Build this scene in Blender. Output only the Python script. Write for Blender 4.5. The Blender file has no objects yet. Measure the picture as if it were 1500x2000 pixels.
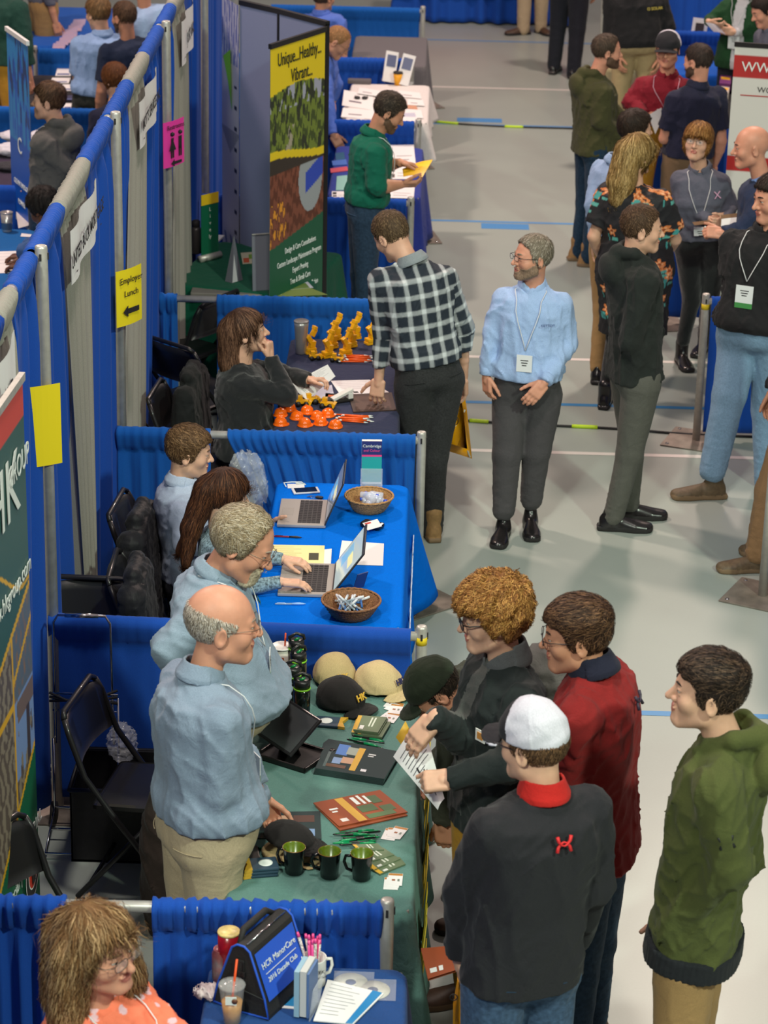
import bpy, bmesh, math, random
import numpy as np
from mathutils import Vector, Matrix
random.seed(7); RS=np.random.RandomState(11)
SC=bpy.context.scene; COL=SC.collection
# ------------------------------------------------------------------ camera
CAM=np.array([1.623,-14.504,5.357]); PITCH,YAW,ROLL,FPX=0.380,-0.0178,0.0219,4943.0
def _axes(p,y,r):
    f=np.array([math.sin(y)*math.cos(p),math.cos(y)*math.cos(p),-math.sin(p)])
    rt=np.array([math.cos(y),-math.sin(y),0.0]); up=np.cross(rt,f)
    c,s=math.cos(r),math.sin(r)
    return c*rt+s*up,-s*rt+c*up,f
RT,UP,FW=_axes(PITCH,YAW,ROLL)
cam=bpy.data.cameras.new('camera'); camo=bpy.data.objects.new('camera',cam); COL.objects.link(camo)
cam.sensor_width=36.0; cam.lens=FPX/2000*36.0; cam.clip_end=200
camo.matrix_world=Matrix(((RT[0],UP[0],-FW[0],CAM[0]),(RT[1],UP[1],-FW[1],CAM[1]),(RT[2],UP[2],-FW[2],CAM[2]),(0,0,0,1)))
cam.dof.use_dof=True; cam.dof.focus_distance=11.0; cam.dof.aperture_fstop=5.0
SC.camera=camo
def ray(px,py):
    d=RT*(px-750)/FPX-UP*(py-1000)/FPX+FW
    return d
def at_z(px,py,z):
    d=ray(px,py); return CAM+d*((z-CAM[2])/d[2])
def at_y(px,py,Y):
    d=ray(px,py); return CAM+d*((Y-CAM[1])/d[1])
def at_x(px,py,X):
    d=ray(px,py); return CAM+d*((X-CAM[0])/d[0])
def pix(P):
    d=np.asarray(P,float)-CAM; a,b,c=d@RT,d@UP,d@FW
    return 750+FPX*a/c,1000-FPX*b/c
# ------------------------------------------------------------------ light
SC.view_settings.view_transform='Standard'; SC.view_settings.look='None'
SC.view_settings.gamma=1; SC.view_settings.use_curve_mapping=False
SC.view_settings.exposure=0.36
w=bpy.data.worlds.new('hall_air'); SC.world=w; w.use_nodes=True
w.node_tree.nodes['Background'].inputs[0].default_value=(0.86,0.71,0.72,1)
w.node_tree.nodes['Background'].inputs[1].default_value=0.24
def area(name,loc,target,size,power,color):
    l=bpy.data.lights.new(name,'AREA'); l.size=size; l.shape='DISK'; l.energy=power; l.color=color
    o=bpy.data.objects.new(name,l); COL.objects.link(o); o.location=loc
    o.rotation_euler=(Vector(target)-Vector(loc)).to_track_quat('-Z','Y').to_euler(); return o
area('hall_lamp_key',(8.0,-13.5,10.0),(2.5,-4,0),0.75,800,(0.84,1.0,0.80))
area('front_fill_light',(-1.5,-15.5,9.0),(1.5,-4,0.5),0.8,560,(0.92,1.0,0.85))  # added fill, no known lamp: brightens surfaces that face the camera
area('hall_lamp_over',(1.5,-7.0,9.5),(1.5,-3,0),0.9,260,(1.0,0.90,0.82))
area('hall_lamp_far',(-3.5,3.0,9.5),(1,0,0),0.9,520,(1.0,0.75,0.64))
area('hall_lamp_back',(4.5,8.0,9.5),(3,4,0),0.9,520,(1.0,0.77,0.66))
# ------------------------------------------------------------------ materials
_M={}
def mat(name,col,rough=0.6,metal=0.0,noise=0.0,nscale=40,bump=0.0,bscale=200,sss=0.0,spec=0.5,emit=0,alpha=None,trans=0.0,stretch=None,attr=None,sheen=0.0,col2=None,coat=0.0,crumple=0.0):
    if name in _M: return _M[name]
    m=bpy.data.materials.new(name); m.use_nodes=True; nt=m.node_tree; N=nt.nodes; L=nt.links
    b=N['Principled BSDF']
    c=tuple(col)+(1,) if len(col)==3 else tuple(col)
    b.inputs['Base Color'].default_value=c; b.inputs['Roughness'].default_value=rough
    b.inputs['Metallic'].default_value=metal; b.inputs['Specular IOR Level'].default_value=spec
    if sss: b.inputs['Subsurface Weight'].default_value=sss; b.inputs['Subsurface Radius'].default_value=(0.012,0.005,0.003); b.inputs['Subsurface Scale'].default_value=0.5
    if trans: b.inputs['Transmission Weight'].default_value=trans; b.inputs['IOR'].default_value=1.35
    if sheen: b.inputs['Sheen Weight'].default_value=sheen
    if coat: b.inputs['Coat Weight'].default_value=coat
    if alpha is not None: b.inputs['Alpha'].default_value=alpha
    if emit: b.inputs['Emission Color'].default_value=c; b.inputs['Emission Strength'].default_value=emit
    tc=N.new('ShaderNodeTexCoord'); src=tc.outputs['Object']
    if stretch:
        mp=N.new('ShaderNodeMapping'); mp.inputs['Scale'].default_value=stretch; L.new(src,mp.inputs['Vector']); src=mp.outputs['Vector']
    cs=None
    if attr:
        at=N.new('ShaderNodeAttribute'); at.attribute_name=attr; cs=at.outputs['Color']; L.new(cs,b.inputs['Base Color'])
    if noise:
        n=N.new('ShaderNodeTexNoise'); n.inputs['Scale'].default_value=nscale; n.inputs['Detail'].default_value=4; L.new(src,n.inputs['Vector'])
        mx=N.new('ShaderNodeMix'); mx.data_type='RGBA'
        if col2: mx.inputs[6].default_value=c; mx.inputs[7].default_value=tuple(col2)+(1,)
        else:
            mx.inputs[6].default_value=tuple(x*(1-noise) for x in c[:3])+(1,); mx.inputs[7].default_value=tuple(min(1,x*(1+noise)) for x in c[:3])+(1,)
        rp=N.new('ShaderNodeMapRange'); rp.inputs['From Min'].default_value=0.3; rp.inputs['From Max'].default_value=0.7
        L.new(n.outputs['Fac'],rp.inputs['Value']); L.new(rp.outputs[0],mx.inputs[0])
        if cs is not None:
            mm=N.new('ShaderNodeMix'); mm.data_type='RGBA'; mm.blend_type='MULTIPLY'; mm.inputs[0].default_value=1
            mx.inputs[6].default_value=(1-noise,)*3+(1,); mx.inputs[7].default_value=(1,1,1,1)
            L.new(cs,mm.inputs[6]); L.new(mx.outputs[2],mm.inputs[7]); L.new(mm.outputs[2],b.inputs['Base Color'])
        else: L.new(mx.outputs[2],b.inputs['Base Color'])
    if bump:
        n2=N.new('ShaderNodeTexNoise'); n2.inputs['Scale'].default_value=bscale; n2.inputs['Detail'].default_value=3; L.new(src,n2.inputs['Vector'])
        bp=N.new('ShaderNodeBump'); bp.inputs['Strength'].default_value=bump; bp.inputs['Distance'].default_value=0.004
        L.new(n2.outputs['Fac'],bp.inputs['Height']); L.new(bp.outputs[0],b.inputs['Normal'])
        if crumple:
            n3=N.new('ShaderNodeTexNoise'); n3.inputs['Scale'].default_value=8; n3.inputs['Detail'].default_value=3; n3.inputs['Distortion'].default_value=1.6; L.new(src,n3.inputs['Vector'])
            rg=N.new('ShaderNodeMapRange'); rg.inputs['From Min'].default_value=.42; rg.inputs['From Max'].default_value=.62; rg.interpolation_type='SMOOTHSTEP'; L.new(n3.outputs['Fac'],rg.inputs['Value'])
            b3=N.new('ShaderNodeBump'); b3.inputs['Strength'].default_value=crumple; b3.inputs['Distance'].default_value=0.012; L.new(rg.outputs[0],b3.inputs['Height']); L.new(b3.outputs[0],bp.inputs['Normal'])
    _M[name]=m; return m
def S(r,g,b):  # sRGB 0-255 -> linear
    f=lambda v:(v/255/12.92 if v/255<=0.04045 else ((v/255+0.055)/1.055)**2.4)
    return (f(r),f(g),f(b))
def cloth(name,rgb,**k):
    kw=dict(rough=0.85,noise=0.12,nscale=300,bump=0.25,bscale=500,spec=0.15,sheen=0.06,crumple=0.15); kw.update(k)
    return mat(name,S(*rgb),**kw)
def plastic(name,rgb,**k):
    kw=dict(rough=0.35,spec=0.5); kw.update(k); return mat(name,S(*rgb),**kw)
STEEL=mat('brushed_aluminium',S(190,187,180),rough=0.42,metal=0.45,noise=0.1,nscale=30)
CHROME=mat('chrome',S(205,205,205),rough=0.15,metal=1.0)
PLATE=mat('steel_plate',S(132,122,112),rough=0.5,metal=0.3,noise=0.25,nscale=12)
BLACKM=mat('black_metal',S(38,37,38),rough=0.4,metal=0.3)
WHITEP=mat('white_paper',S(228,226,226),rough=0.8)
INK=mat('black_ink',S(35,33,35),rough=0.7)
# ------------------------------------------------------------------ object helpers
def tag(o,label=None,cat=None,group=None,kind=None):
    if label: o['label']=label
    if cat: o['category']=cat
    if group: o['group']=group
    if kind: o['kind']=kind
    return o
def empty(name,loc,label,cat,group=None,rz=0):
    o=bpy.data.objects.new(name,None); COL.objects.link(o); o.location=[float(v) for v in loc]; o.rotation_euler=(0,0,rz); o.empty_display_size=0.05
    return tag(o,label,cat,group)
def mesh_obj(name,V,F,mats,parent=None,smooth=True,mi=None,org=None,colors=None,label=None,kind=None):
    """V in world coordinates when org (the root's location) is given, else local to the parent."""
    V=np.asarray(V,float).reshape(-1,3)
    if org is not None: V=V-np.asarray(org)
    me=bpy.data.meshes.new(name)
    if isinstance(F,np.ndarray):
        nf=len(F); k=F.shape[1]
        me.vertices.add(len(V)); me.vertices.foreach_set('co',V.astype(np.float32).ravel())
        me.loops.add(nf*k); me.loops.foreach_set('vertex_index',F.astype(np.int32).ravel())
        me.polygons.add(nf); me.polygons.foreach_set('loop_start',np.arange(0,nf*k,k,dtype=np.int32)); me.polygons.foreach_set('loop_total',np.full(nf,k,dtype=np.int32))
        me.update(calc_edges=True)
    else: me.from_pydata([tuple(v) for v in V],[],[tuple(f) for f in F]); me.update()
    if not isinstance(mats,(list,tuple)): mats=[mats]
    for m in mats: me.materials.append(m)
    if mi is not None: me.polygons.foreach_set('material_index',np.asarray(mi,dtype=np.int32))
    if smooth is True: me.polygons.foreach_set('use_smooth',np.ones(len(me.polygons),dtype=bool))
    if colors is not None:
        a=me.color_attributes.new('col','FLOAT_COLOR','POINT'); c=np.ones((len(V),4),np.float32); c[:,:3]=colors; a.data.foreach_set('color',c.ravel())
    me.validate()
    o=bpy.data.objects.new(name,me); COL.objects.link(o)
    if parent is not None: o.parent=parent
    if label: o['label']=label
    if kind: o['kind']=kind
    return o
class MB:
    """collects simple solids into one mesh; coordinates are whatever frame build() is given"""
    def __init__(s): s.V=[];s.F=[];s.mi=[];s.sm=[];s.mats=[]
    def _m(s,m):
        if m not in s.mats: s.mats.append(m)
        return s.mats.index(m)
    def add(s,V,F,m,smooth=False):
        o=len(s.V); s.V+= [tuple(map(float,v)) for v in V]; i=s._m(m)
        for f in F: s.F.append(tuple(int(k)+o for k in f)); s.mi.append(i); s.sm.append(smooth)
        return s
    def box(s,c,d,m,R=None,bev=0):
        c=np.asarray(c,float); hx,hy,hz=[x/2 for x in d]
        if bev:
            bm=bmesh.new(); bmesh.ops.create_cube(bm,size=1); bmesh.ops.scale(bm,vec=d,verts=bm.verts)
            bmesh.ops.bevel(bm,geom=bm.edges[:],offset=bev,segments=2,affect='EDGES',profile=0.6)
            V=np.array([v.co[:] for v in bm.verts]); F=[[v.index for v in f.verts] for f in bm.faces]; bm.free()
        else:
            V=np.array([(x*hx,y*hy,z*hz) for x in(-1,1) for y in(-1,1) for z in(-1,1)])
            F=[(0,1,3,2),(4,6,7,5),(0,4,5,1),(2,3,7,6),(0,2,6,4),(1,5,7,3)]
        if R is not None: V=V@np.asarray(R)
        return s.add(V+c,F,m)
    def tube(s,pts,r,m,n=10,cap=True):
        pts=[np.asarray(p,float) for p in pts]; rr=r if isinstance(r,(list,tuple,np.ndarray)) else [r]*len(pts)
        V=[];F=[];pu=None
        for i,p in enumerate(pts):
            t=(pts[min(i+1,len(pts)-1)]-pts[max(i-1,0)]); t=t/(np.linalg.norm(t)+1e-9)
            if pu is None: pu=np.cross(t,[0,0,1.0]) if abs(t[2])<0.9 else np.cross(t,[1.0,0,0])
            u=pu-t*(pu@t); u/=np.linalg.norm(u)+1e-9; v=np.cross(t,u); pu=u
            for k in range(n):
                a=2*math.pi*k/n; V.append(p+rr[i]*(math.cos(a)*u+math.sin(a)*v))
        for i in range(len(pts)-1):
            for k in range(n):
                a=i*n+k;b=i*n+(k+1)%n; F.append((a,b,b+n,a+n))
        if cap: F.append(tuple(range(n))[::-1]); F.append(tuple(range((len(pts)-1)*n,len(pts)*n)))
        return s.add(V,F,m,True)
    def lathe(s,c,prof,m,n=24,R=None,cap=(True,True)):
        """prof: list of (radius,z) from bottom to top; axis z"""
        V=[];F=[]
        for r,z in prof:
            for k in range(n):
                a=2*math.pi*k/n; V.append((r*math.cos(a),r*math.sin(a),z))
        for i in range(len(prof)-1):
            for k in range(n):
                a=i*n+k;b=i*n+(k+1)%n; F.append((a,b,b+n,a+n))
        if prof[0][0]>1e-6 and cap[0]: F.append(tuple(range(n))[::-1])
        if prof[-1][0]>1e-6 and cap[1]: F.append(tuple(range((len(prof)-1)*n,len(prof)*n)))
        V=np.array(V)
        if R is not None: V=V@np.asarray(R)
        return s.add(V+np.asarray(c,float),F,m,True)
    def quad(s,a,b,c,d,m): return s.add([a,b,c,d],[(0,1,2,3)],m)
    def slab(s,poly,z0,z1,m):
        """polygon of (x,y) extruded from z0 to z1"""
        n=len(poly); V=[(x,y,z0) for x,y in poly]+[(x,y,z1) for x,y in poly]
        F=[tuple(range(n))[::-1],tuple(range(n,2*n))]+[(i,(i+1)%n,(i+1)%n+n,i+n) for i in range(n)]
        return s.add(V,F,m)
    def build(s,name,parent=None,org=None,label=None,kind=None):
        o=mesh_obj(name,s.V,s.F,s.mats,parent,False,s.mi,org,label=label,kind=kind)
        o.data.polygons.foreach_set('use_smooth',s.sm); return o
def rotz(a):  # row-vector rotation: V@rotz(a)
    c,s_=math.cos(a),math.sin(a); return np.array([[c,s_,0],[-s_,c,0],[0,0,1]])
def rotx(a):
    c,s_=math.cos(a),math.sin(a); return np.array([[1,0,0],[0,c,s_],[0,-s_,c]])
def roty(a):
    c,s_=math.cos(a),math.sin(a); return np.array([[c,0,-s_],[0,1,0],[s_,0,c]])
def text_obj(name,body,size,m,parent,loc,X,Y,extr=0.0004,align='CENTER',sx=1.0,shear=0.0,bold=0.0):
    """lettering whose baseline runs along X and whose up is Y, centre at loc (parent frame)"""
    cu=bpy.data.curves.new(name,'FONT'); cu.body=body; cu.size=size; cu.align_x=align; cu.align_y='CENTER'; cu.extrude=extr; cu.shear=shear; cu.offset=bold
    cu.resolution_u=3
    to=bpy.data.objects.new(name,cu); COL.objects.link(to)
    dg=bpy.context.evaluated_depsgraph_get(); me=bpy.data.meshes.new_from_object(to.evaluated_get(dg)); bpy.data.objects.remove(to)
    X=np.asarray(X,float); X/=np.linalg.norm(X); Y=np.asarray(Y,float); Y=Y-X*(X@Y); Y/=np.linalg.norm(Y); Z=np.cross(X,Y)
    n=len(me.vertices); co=np.empty(n*3,np.float32); me.vertices.foreach_get('co',co); co=co.reshape(-1,3)
    co=np.asarray(loc)+co[:,:1]*sx*X+co[:,1:2]*Y+co[:,2:3]*Z
    me.vertices.foreach_set('co',co.astype(np.float32).ravel()); me.materials.clear(); me.materials.append(m); me.update()
    o=bpy.data.objects.new(name,me); COL.objects.link(o); o.parent=parent; return o
# ------------------------------------------------------------------ implicit surfaces, meshed with surface nets
def surface_nets(f,lo,hi,h):
    lo=np.asarray(lo,float)-2*h; hi=np.asarray(hi,float)+2*h; B=8
    nb=np.ceil((hi-lo)/h/B).astype(int)+0; nb=np.maximum(nb,1); n=nb*B
    cx=[lo[a]+h*(np.arange(nb[a])*B+(B-1)/2) for a in range(3)]
    C=np.stack(np.meshgrid(*cx,indexing='ij'),-1).reshape(-1,3)
    fc=f(C).reshape(nb)
    act=np.abs(fc)<B*h*0.866*1.45+0.012
    G=np.empty((nb[0],nb[1],nb[2],B,B,B),np.float32); G[...]=np.sign(fc)[...,None,None,None]
    ids=np.argwhere(act)
    if len(ids)==0: return np.zeros((0,3)),np.zeros((0,4),int)
    off=np.stack(np.meshgrid(*[np.arange(B)]*3,indexing='ij'),-1).reshape(-1,3)*h
    for k in range(0,len(ids),600):
        s=ids[k:k+600]; P=(lo+s*B*h)[:,None,:]+off[None]
        G[s[:,0],s[:,1],s[:,2]]=f(P.reshape(-1,3)).reshape(-1,B,B,B)
    V=G.transpose(0,3,1,4,2,5).reshape(n)
    ins=V<0
    c=np.zeros(n-1,np.int8)
    for a in(0,1):
        for b in(0,1):
            for d in(0,1): c+=ins[a:n[0]-1+a,b:n[1]-1+b,d:n[2]-1+d]
    cells=np.argwhere((c>0)&(c<8)); idx=np.full(n-1,-1,np.int32); idx[cells[:,0],cells[:,1],cells[:,2]]=np.arange(len(cells))
    acc=np.zeros((len(cells),3)); cnt=np.zeros(len(cells))
    cor=[(a,b,d) for a in(0,1) for b in(0,1) for d in(0,1)]
    val={q:V[cells[:,0]+q[0],cells[:,1]+q[1],cells[:,2]+q[2]] for q in cor}
    for q in cor:
        for ax in range(3):
            if q[ax]==0:
                r=list(q); r[ax]=1; r=tuple(r); va,vb=val[q],val[r]; m=(va<0)!=(vb<0)
                t=np.where(m,va/(va-vb+1e-12*(va==vb)),0); p=np.tile(np.array(q,float),(len(cells),1)); p[:,ax]=t
                acc[m]+=p[m]; cnt+=m
    VV=lo+(cells+acc/cnt[:,None])*h
    F=[]
    for ax in range(3):
        a=[slice(None)]*3; b=[slice(None)]*3; a[ax]=slice(0,-1); b[ax]=slice(1,None)
        A=ins[tuple(a)]; Bq=ins[tuple(b)]; e=np.argwhere(A!=Bq); o=[k for k in range(3) if k!=ax]
        ok=(e[:,o[0]]>0)&(e[:,o[1]]>0)&(e[:,o[0]]<n[o[0]]-1)&(e[:,o[1]]<n[o[1]]-1); e=e[ok]
        def cell(d0,d1):
            g=e.copy(); g[:,o[0]]-=d0; g[:,o[1]]-=d1; return idx[g[:,0],g[:,1],g[:,2]]
        q=np.stack([cell(1,1),cell(0,1),cell(0,0),cell(1,0)],1)
        fl=A[e[:,0],e[:,1],e[:,2]]
        if ax==1: fl=~fl
        q[~fl]=q[~fl][:,::-1]; F.append(q)
    F=np.concatenate(F); F=F[(F>=0).all(1)]
    return VV,F
def _v(*a): return np.array(a,float)
def nrm(v): v=np.asarray(v,float); return v/(np.linalg.norm(v)+1e-12)
def smin(a,b,k):
    h=np.clip(0.5+0.5*(b-a)/k,0,1); return b+(a-b)*h-k*h*(1-h)
def smax(a,b,k): return -smin(-a,-b,k)
def sph(P,c,r): return np.sqrt(((P-c)**2).sum(-1))-r
def rc(P,a,b,ra,rb):
    a=np.asarray(a,float); ab=np.asarray(b,float)-a; t=np.clip(((P-a)@ab)/(ab@ab+1e-12),0,1)
    return np.sqrt((((P-a)-t[...,None]*ab)**2).sum(-1))-(ra+(rb-ra)*t)
def ell(P,c,r,A=None):
    q=P-np.asarray(c,float)
    if A is not None: q=q@np.asarray(A).T
    r=np.asarray(r,float); k0=np.sqrt(((q/r)**2).sum(-1)); k1=np.sqrt(((q/r**2)**2).sum(-1))+1e-9
    return k0*(k0-1)/k1
def rbox(P,c,hd,A,rr):
    q=np.abs((P-np.asarray(c))@np.asarray(A).T)-(np.asarray(hd)-rr)
    return np.sqrt((np.maximum(q,0)**2).sum(-1))+np.minimum(q.max(-1),0)-rr
def wav(P,f,seed=0,n=5):
    """cheap smooth noise in about -1..1, frequency f in cycles per metre"""
    r=np.random.RandomState(seed); s=np.zeros(P.shape[:-1])
    w1=np.sin(P@(r.randn(3)*f*3)+r.rand()*6)
    for i in range(n):
        k=r.randn(3); k/=np.linalg.norm(k); s=s+np.sin(P@(k*2*math.pi*f*(0.7+0.8*r.rand()))+r.rand()*6+1.3*w1)
    return s/n*1.3
def folds(P,f,seed,ax=None,squash=0.25):
    """ridged noise stretched along ax: cloth creases"""
    Q=P
    if ax is not None:
        ax=nrm(ax); Q=P-(P@ax)[...,None]*ax*(1-squash)
    w=wav(Q,f,seed,4); return np.exp(-3.2*np.abs(w))-.25
def bbox(pts,m):
    p=np.array(pts); return p.min(0)-m,p.max(0)+m
# ------------------------------------------------------------------ people
SKIN={}
def skin(name,rgb,**k):
    return mat('skin_'+name,S(*rgb),rough=0.48,noise=0.07,nscale=25,sss=0.12,spec=0.4,bump=0.08,bscale=300,**k)
LIP=mat('lips',S(176,105,92),rough=0.45,sss=0.1)
EYEW=mat('eye_white',S(178,168,160),rough=0.3); IRIS=mat('iris',S(50,38,30),rough=0.2)
def reach(par,px,py,L,sg):
    d=nrm(ray(px,py)); q=np.asarray(par)-CAM; b=d@q; disc=L*L-(q@q-b*b)
    return CAM+d*(b+sg*math.sqrt(max(disc,0)))
def heading(a):
    a=math.radians(a); return np.array([math.sin(a),math.cos(a),0.]),np.array([math.cos(a),-math.sin(a),0.])
def head_sdf(Q,o):
    """Q in head-local metres: x right, y forward, z up, origin between the ears"""
    X=np.stack([np.abs(Q[:,0]),Q[:,1],Q[:,2]],-1); j=o.get('jaw',1.0); fl=o.get('full',0.0); ns=o.get('nose',1.0); fem=o.get('fem',0)
    d=ell(Q,(0,-.010,.044),(.0765,.097,.088))
    d=smin(d,ell(Q,(0,.030,-.008),(.060+fl*.5,.058,.080)),.03)
    jw=rc(X,(.044*j+fl,.008,-.052),(.014*j,.068,-.086),.022+fl*.6,.018+fl*.3)
    d=smin(d,jw,.03)
    d=smin(d,ell(Q,(0,.080,-.080),(.020*j+fl*.5,.017,.017)),.016)
    d=smin(d,sph(X,(.043+fl*.3,.056,-.012),.022+fl*.4),.025)
    if not fem: d=smin(d,rc(X,(0,.083,.036),(.036,.072,.036),.011,.010),.014)
    d=smax(d,-sph(X,(.031,.103,.020),.017),.012)
    d=smin(d,rc(X,(.0,.045,-.055),(0,.080,-.050),.03,.016),.02)
    d=smin(d,rc(Q,(0,.083,.028),(0,.110+.006*(ns-1),-.013),.0075,.0115*ns),.010)
    d=smin(d,sph(X,(.0125*ns,.094,-.016),.0085),.006)
    d=smin(d,ell(X,(0,.091,-.0405),(.025,.0085,.0058)),.004)
    d=smin(d,ell(X,(0,.090,-.0495),(.021,.0085,.0062)),.004)
    d=smax(d,-ell(X,(0,.100,-.0450),(.026,.008,.0016)),.003)
    # lids
    d=smin(d,ell(X,(.031,.078,.0265),(.0165,.013,.0062)),.004); d=smin(d,ell(X,(.031,.078,.0125),(.0150,.012,.004)),.004)
    # ears
    er=roty(0.0); A=rotz(-0.35)@rotx(-0.15)
    e=ell(X,(.079,-.012,.004),(.0065,.019,.032),A); e=smax(e,-ell(X,(.087,-.008,.006),(.007,.011,.020),A),.004)
    d=smin(d,e,.006)
    return d
def zmin_short(y,o):
    f=o.get('front',.084); rec=o.get('recede',0.)
    return np.interp(y,[-.13,-.045,-.02,-.005,.012,.026,.034,.05,.072,.10],[-.062,-.058,-.02,-.012,-.014,-.004,.030+rec*.1,.064+rec*.4,f-.006+rec*.5,f+rec*.2])
class Frame:
    def __init__(s,H,A,k): s.H,s.A,s.k=np.asarray(H),np.asarray(A),k   # rows of A: right, forward, up
    def loc(s,P): return ((P-s.H)@s.A.T)/s.k
    def wor(s,Q): return (np.asarray(Q)*s.k)@s.A+s.H
def head_frame(H,yaw,pitch,roll,k):
    f,r=heading(yaw); u=np.array([0,0,1.]); p=math.radians(pitch); f2=f*math.cos(p)+u*math.sin(p); u2=u*math.cos(p)-f*math.sin(p)
    q=math.radians(roll); r3=r*math.cos(q)-u2*math.sin(q); u3=u2*math.cos(q)+r*math.sin(q)
    return Frame(H,[r3,f2,u3],k)
def strands(f,fr,V,N,n,L,wd,cols,flow,lift=.002,seg=5,rs=RS,grav=0,curl=0.0):
    """thin tapered locks lying along the hair surface, in head-local metres"""
    if len(V)==0: return None
    i=rs.randint(0,len(V),n); p=V[i]+rs.randn(n,3)*.001; col=cols[rs.randint(0,len(cols),n)]*(0.75+0.5*rs.rand(n,1))
    def grad(p):
        e=.002; g=np.stack([f(p+_v(e,0,0))-f(p-_v(e,0,0)),f(p+_v(0,e,0))-f(p-_v(0,e,0)),f(p+_v(0,0,e))-f(p-_v(0,0,e))],-1); return g/(np.linalg.norm(g,axis=1,keepdims=True)+1e-9)
    pts=[];sid=[]; Ls=L*(0.6+0.7*rs.rand(n,1)); ph=rs.rand(n,1)*6.28; jit=rs.randn(n,3)*.25
    for k in range(seg):
        g=grad(p); d=flow(p)+jit; d=d-(d*g).sum(-1,keepdims=True)*g; d/=np.linalg.norm(d,axis=1,keepdims=True)+1e-9
        sd=np.cross(d,g); t=k/(seg-1)
        pts.append(p+g*(lift*(0.3+1.2*t)+rs.rand(n,1)*.0012)); sid.append(sd)
        if curl: d=nrm2(d+curl*(np.sin(ph+k*1.6)*sd+np.cos(ph+k*1.6)*g))
        p=p+d*Ls/(seg-1); p=p-g*np.clip(f(p),-.01,.01)[:,None]*(0.9 if not curl else 0.5)
    VV=np.empty((n,seg,2,3)); 
    for k in range(seg):
        ww=wd*(1-0.75*abs(k/(seg-1)*2-1)**2); VV[:,k,0]=pts[k]-sid[k]*ww; VV[:,k,1]=pts[k]+sid[k]*ww
    base=(np.arange(n)*seg*2)[:,None]; F=np.concatenate([np.stack([base[:,0]+2*k,base[:,0]+2*k+1,base[:,0]+2*k+3,base[:,0]+2*k+2],1) for k in range(seg-1)])
    C=np.repeat(col,seg*2,axis=0); return VV.reshape(-1,3),F,C
def nrm2(a): return a/(np.linalg.norm(a,axis=1,keepdims=True)+1e-9)
HAIRM=mat('hair_strands',(1,1,1),rough=0.6,attr='col',spec=0.25,noise=0.35,nscale=60,stretch=(3,3,1),bump=0.3,bscale=250)
def hair_build(root,org,fr,o,hd,vox):
    st=o.get('style','short'); c0=np.array(S(*o.get('rgb',(70,50,38)))); c1=np.array(S(*o.get('rgb2',tuple(min(255,int(v*1.35)) for v in o.get('rgb',(70,50,38))))))
    cols=np.array([c0,c0*.7,c1,(c0+c1)/2]); top,side=o.get('top',.016),o.get('side',.006); am=o.get('rough',.0025); extra=o.get('extra',[])
    cr=_v(*o.get('crown',(0,-.05,.13)))
    def f(Q):
        X=np.stack([np.abs(Q[:,0]),Q[:,1],Q[:,2]],-1)
        t=np.clip((Q[:,2]-.03)/.08,0,1); t=t*t*(3-2*t); th=side+(top-side)*t
        d=ell(Q,(0,-.010,.044),(.0765,.097,.088))
        if st in('long','bob','pony'): d=smin(d,ell(Q,(0,.03,.0),(.07,.04,.075)),.02)
        d=d-th
        zz=zmin_short(Q[:,1],o) if st!='fringe' else np.interp(Q[:,1],[-.13,.02,.06,.1],[-.07,-.05,-.01,.045])
        if st=='ring':   # bald on top
            zt=np.interp(Q[:,1],[-.11,-.08,-.03,.03,.06],o.get('ringtop',[.09,.085,.075,.06,.04])); d=smax(d,(Q[:,2]-zt)*.8,.006)
        if st in('long','bob','pony'):
            zz=np.interp(Q[:,1],[-.13,-.01,.02,.05,.075,.1],[o.get('nape',-.09),o.get('nape',-.09),o.get('sidez',-.02),.03,o.get('front',.07),o.get('front',.07)+.01])
        d=smax(d,(zz-Q[:,2])*.75,.004)
        d=smax(d,-(ell(Q,(0,.03,-.02),(.055,.072,.10))) if st in('fringe',) else d,.004)
        for e in extra:
            d=smin(d,rc(Q,e[0],e[1],e[2],e[3]),e[4] if len(e)>4 else .02)
        if o.get('face_clear',0):
            d=smax(d,-ell(Q,(0,.080,-.012),(.058,.068,.092)),.008)
        if o.get('cut') is not None: d=smax(d,o['cut'](Q),.004)
        q=Q*_v(1.0,1.0,.5) if extra else Q
        return d-am*wav(q,o.get('freq',28),3,6)
    ext=[np.array([-.12,-.14,-.10]),np.array([.12,.12,.16])]
    for e in extra: ext+= [np.array(e[0])-e[2],np.array(e[0])+e[2],np.array(e[1])-e[3],np.array(e[1])+e[3]]
    ext=np.array(ext); V,F=surface_nets(f,ext.min(0),ext.max(0),max(vox*.9,.0038))
    if len(V)==0: return
    def flow(p):
        q=p-cr; q=q/(np.linalg.norm(q,axis=1,keepdims=True)+1e-9)
        if o.get('comb') is not None: q=q*.5+_v(*o['comb'])*(p[:,2:3]>.05)
        if extra or st in('long','bob','pony'): q=q+_v(0,0,-1.2)
        return q
    n=int(o.get('n',1800)*1.5*(.0045/max(vox,.0045)))
    r=strands(f,fr,V,None,n,o.get('len',.035),o.get('wd',.0012),cols,flow,o.get('lift',.003),5,curl=o.get('curl',0))
    C0=np.tile(c0*.8,(len(V),1))
    VV=np.concatenate([V,r[0]]); FF=np.concatenate([F,r[1]+len(V)]); CC=np.concatenate([C0,r[2]])
    mesh_obj('hair',fr.wor(VV),FF,HAIRM,root,True,None,org,CC)
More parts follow.
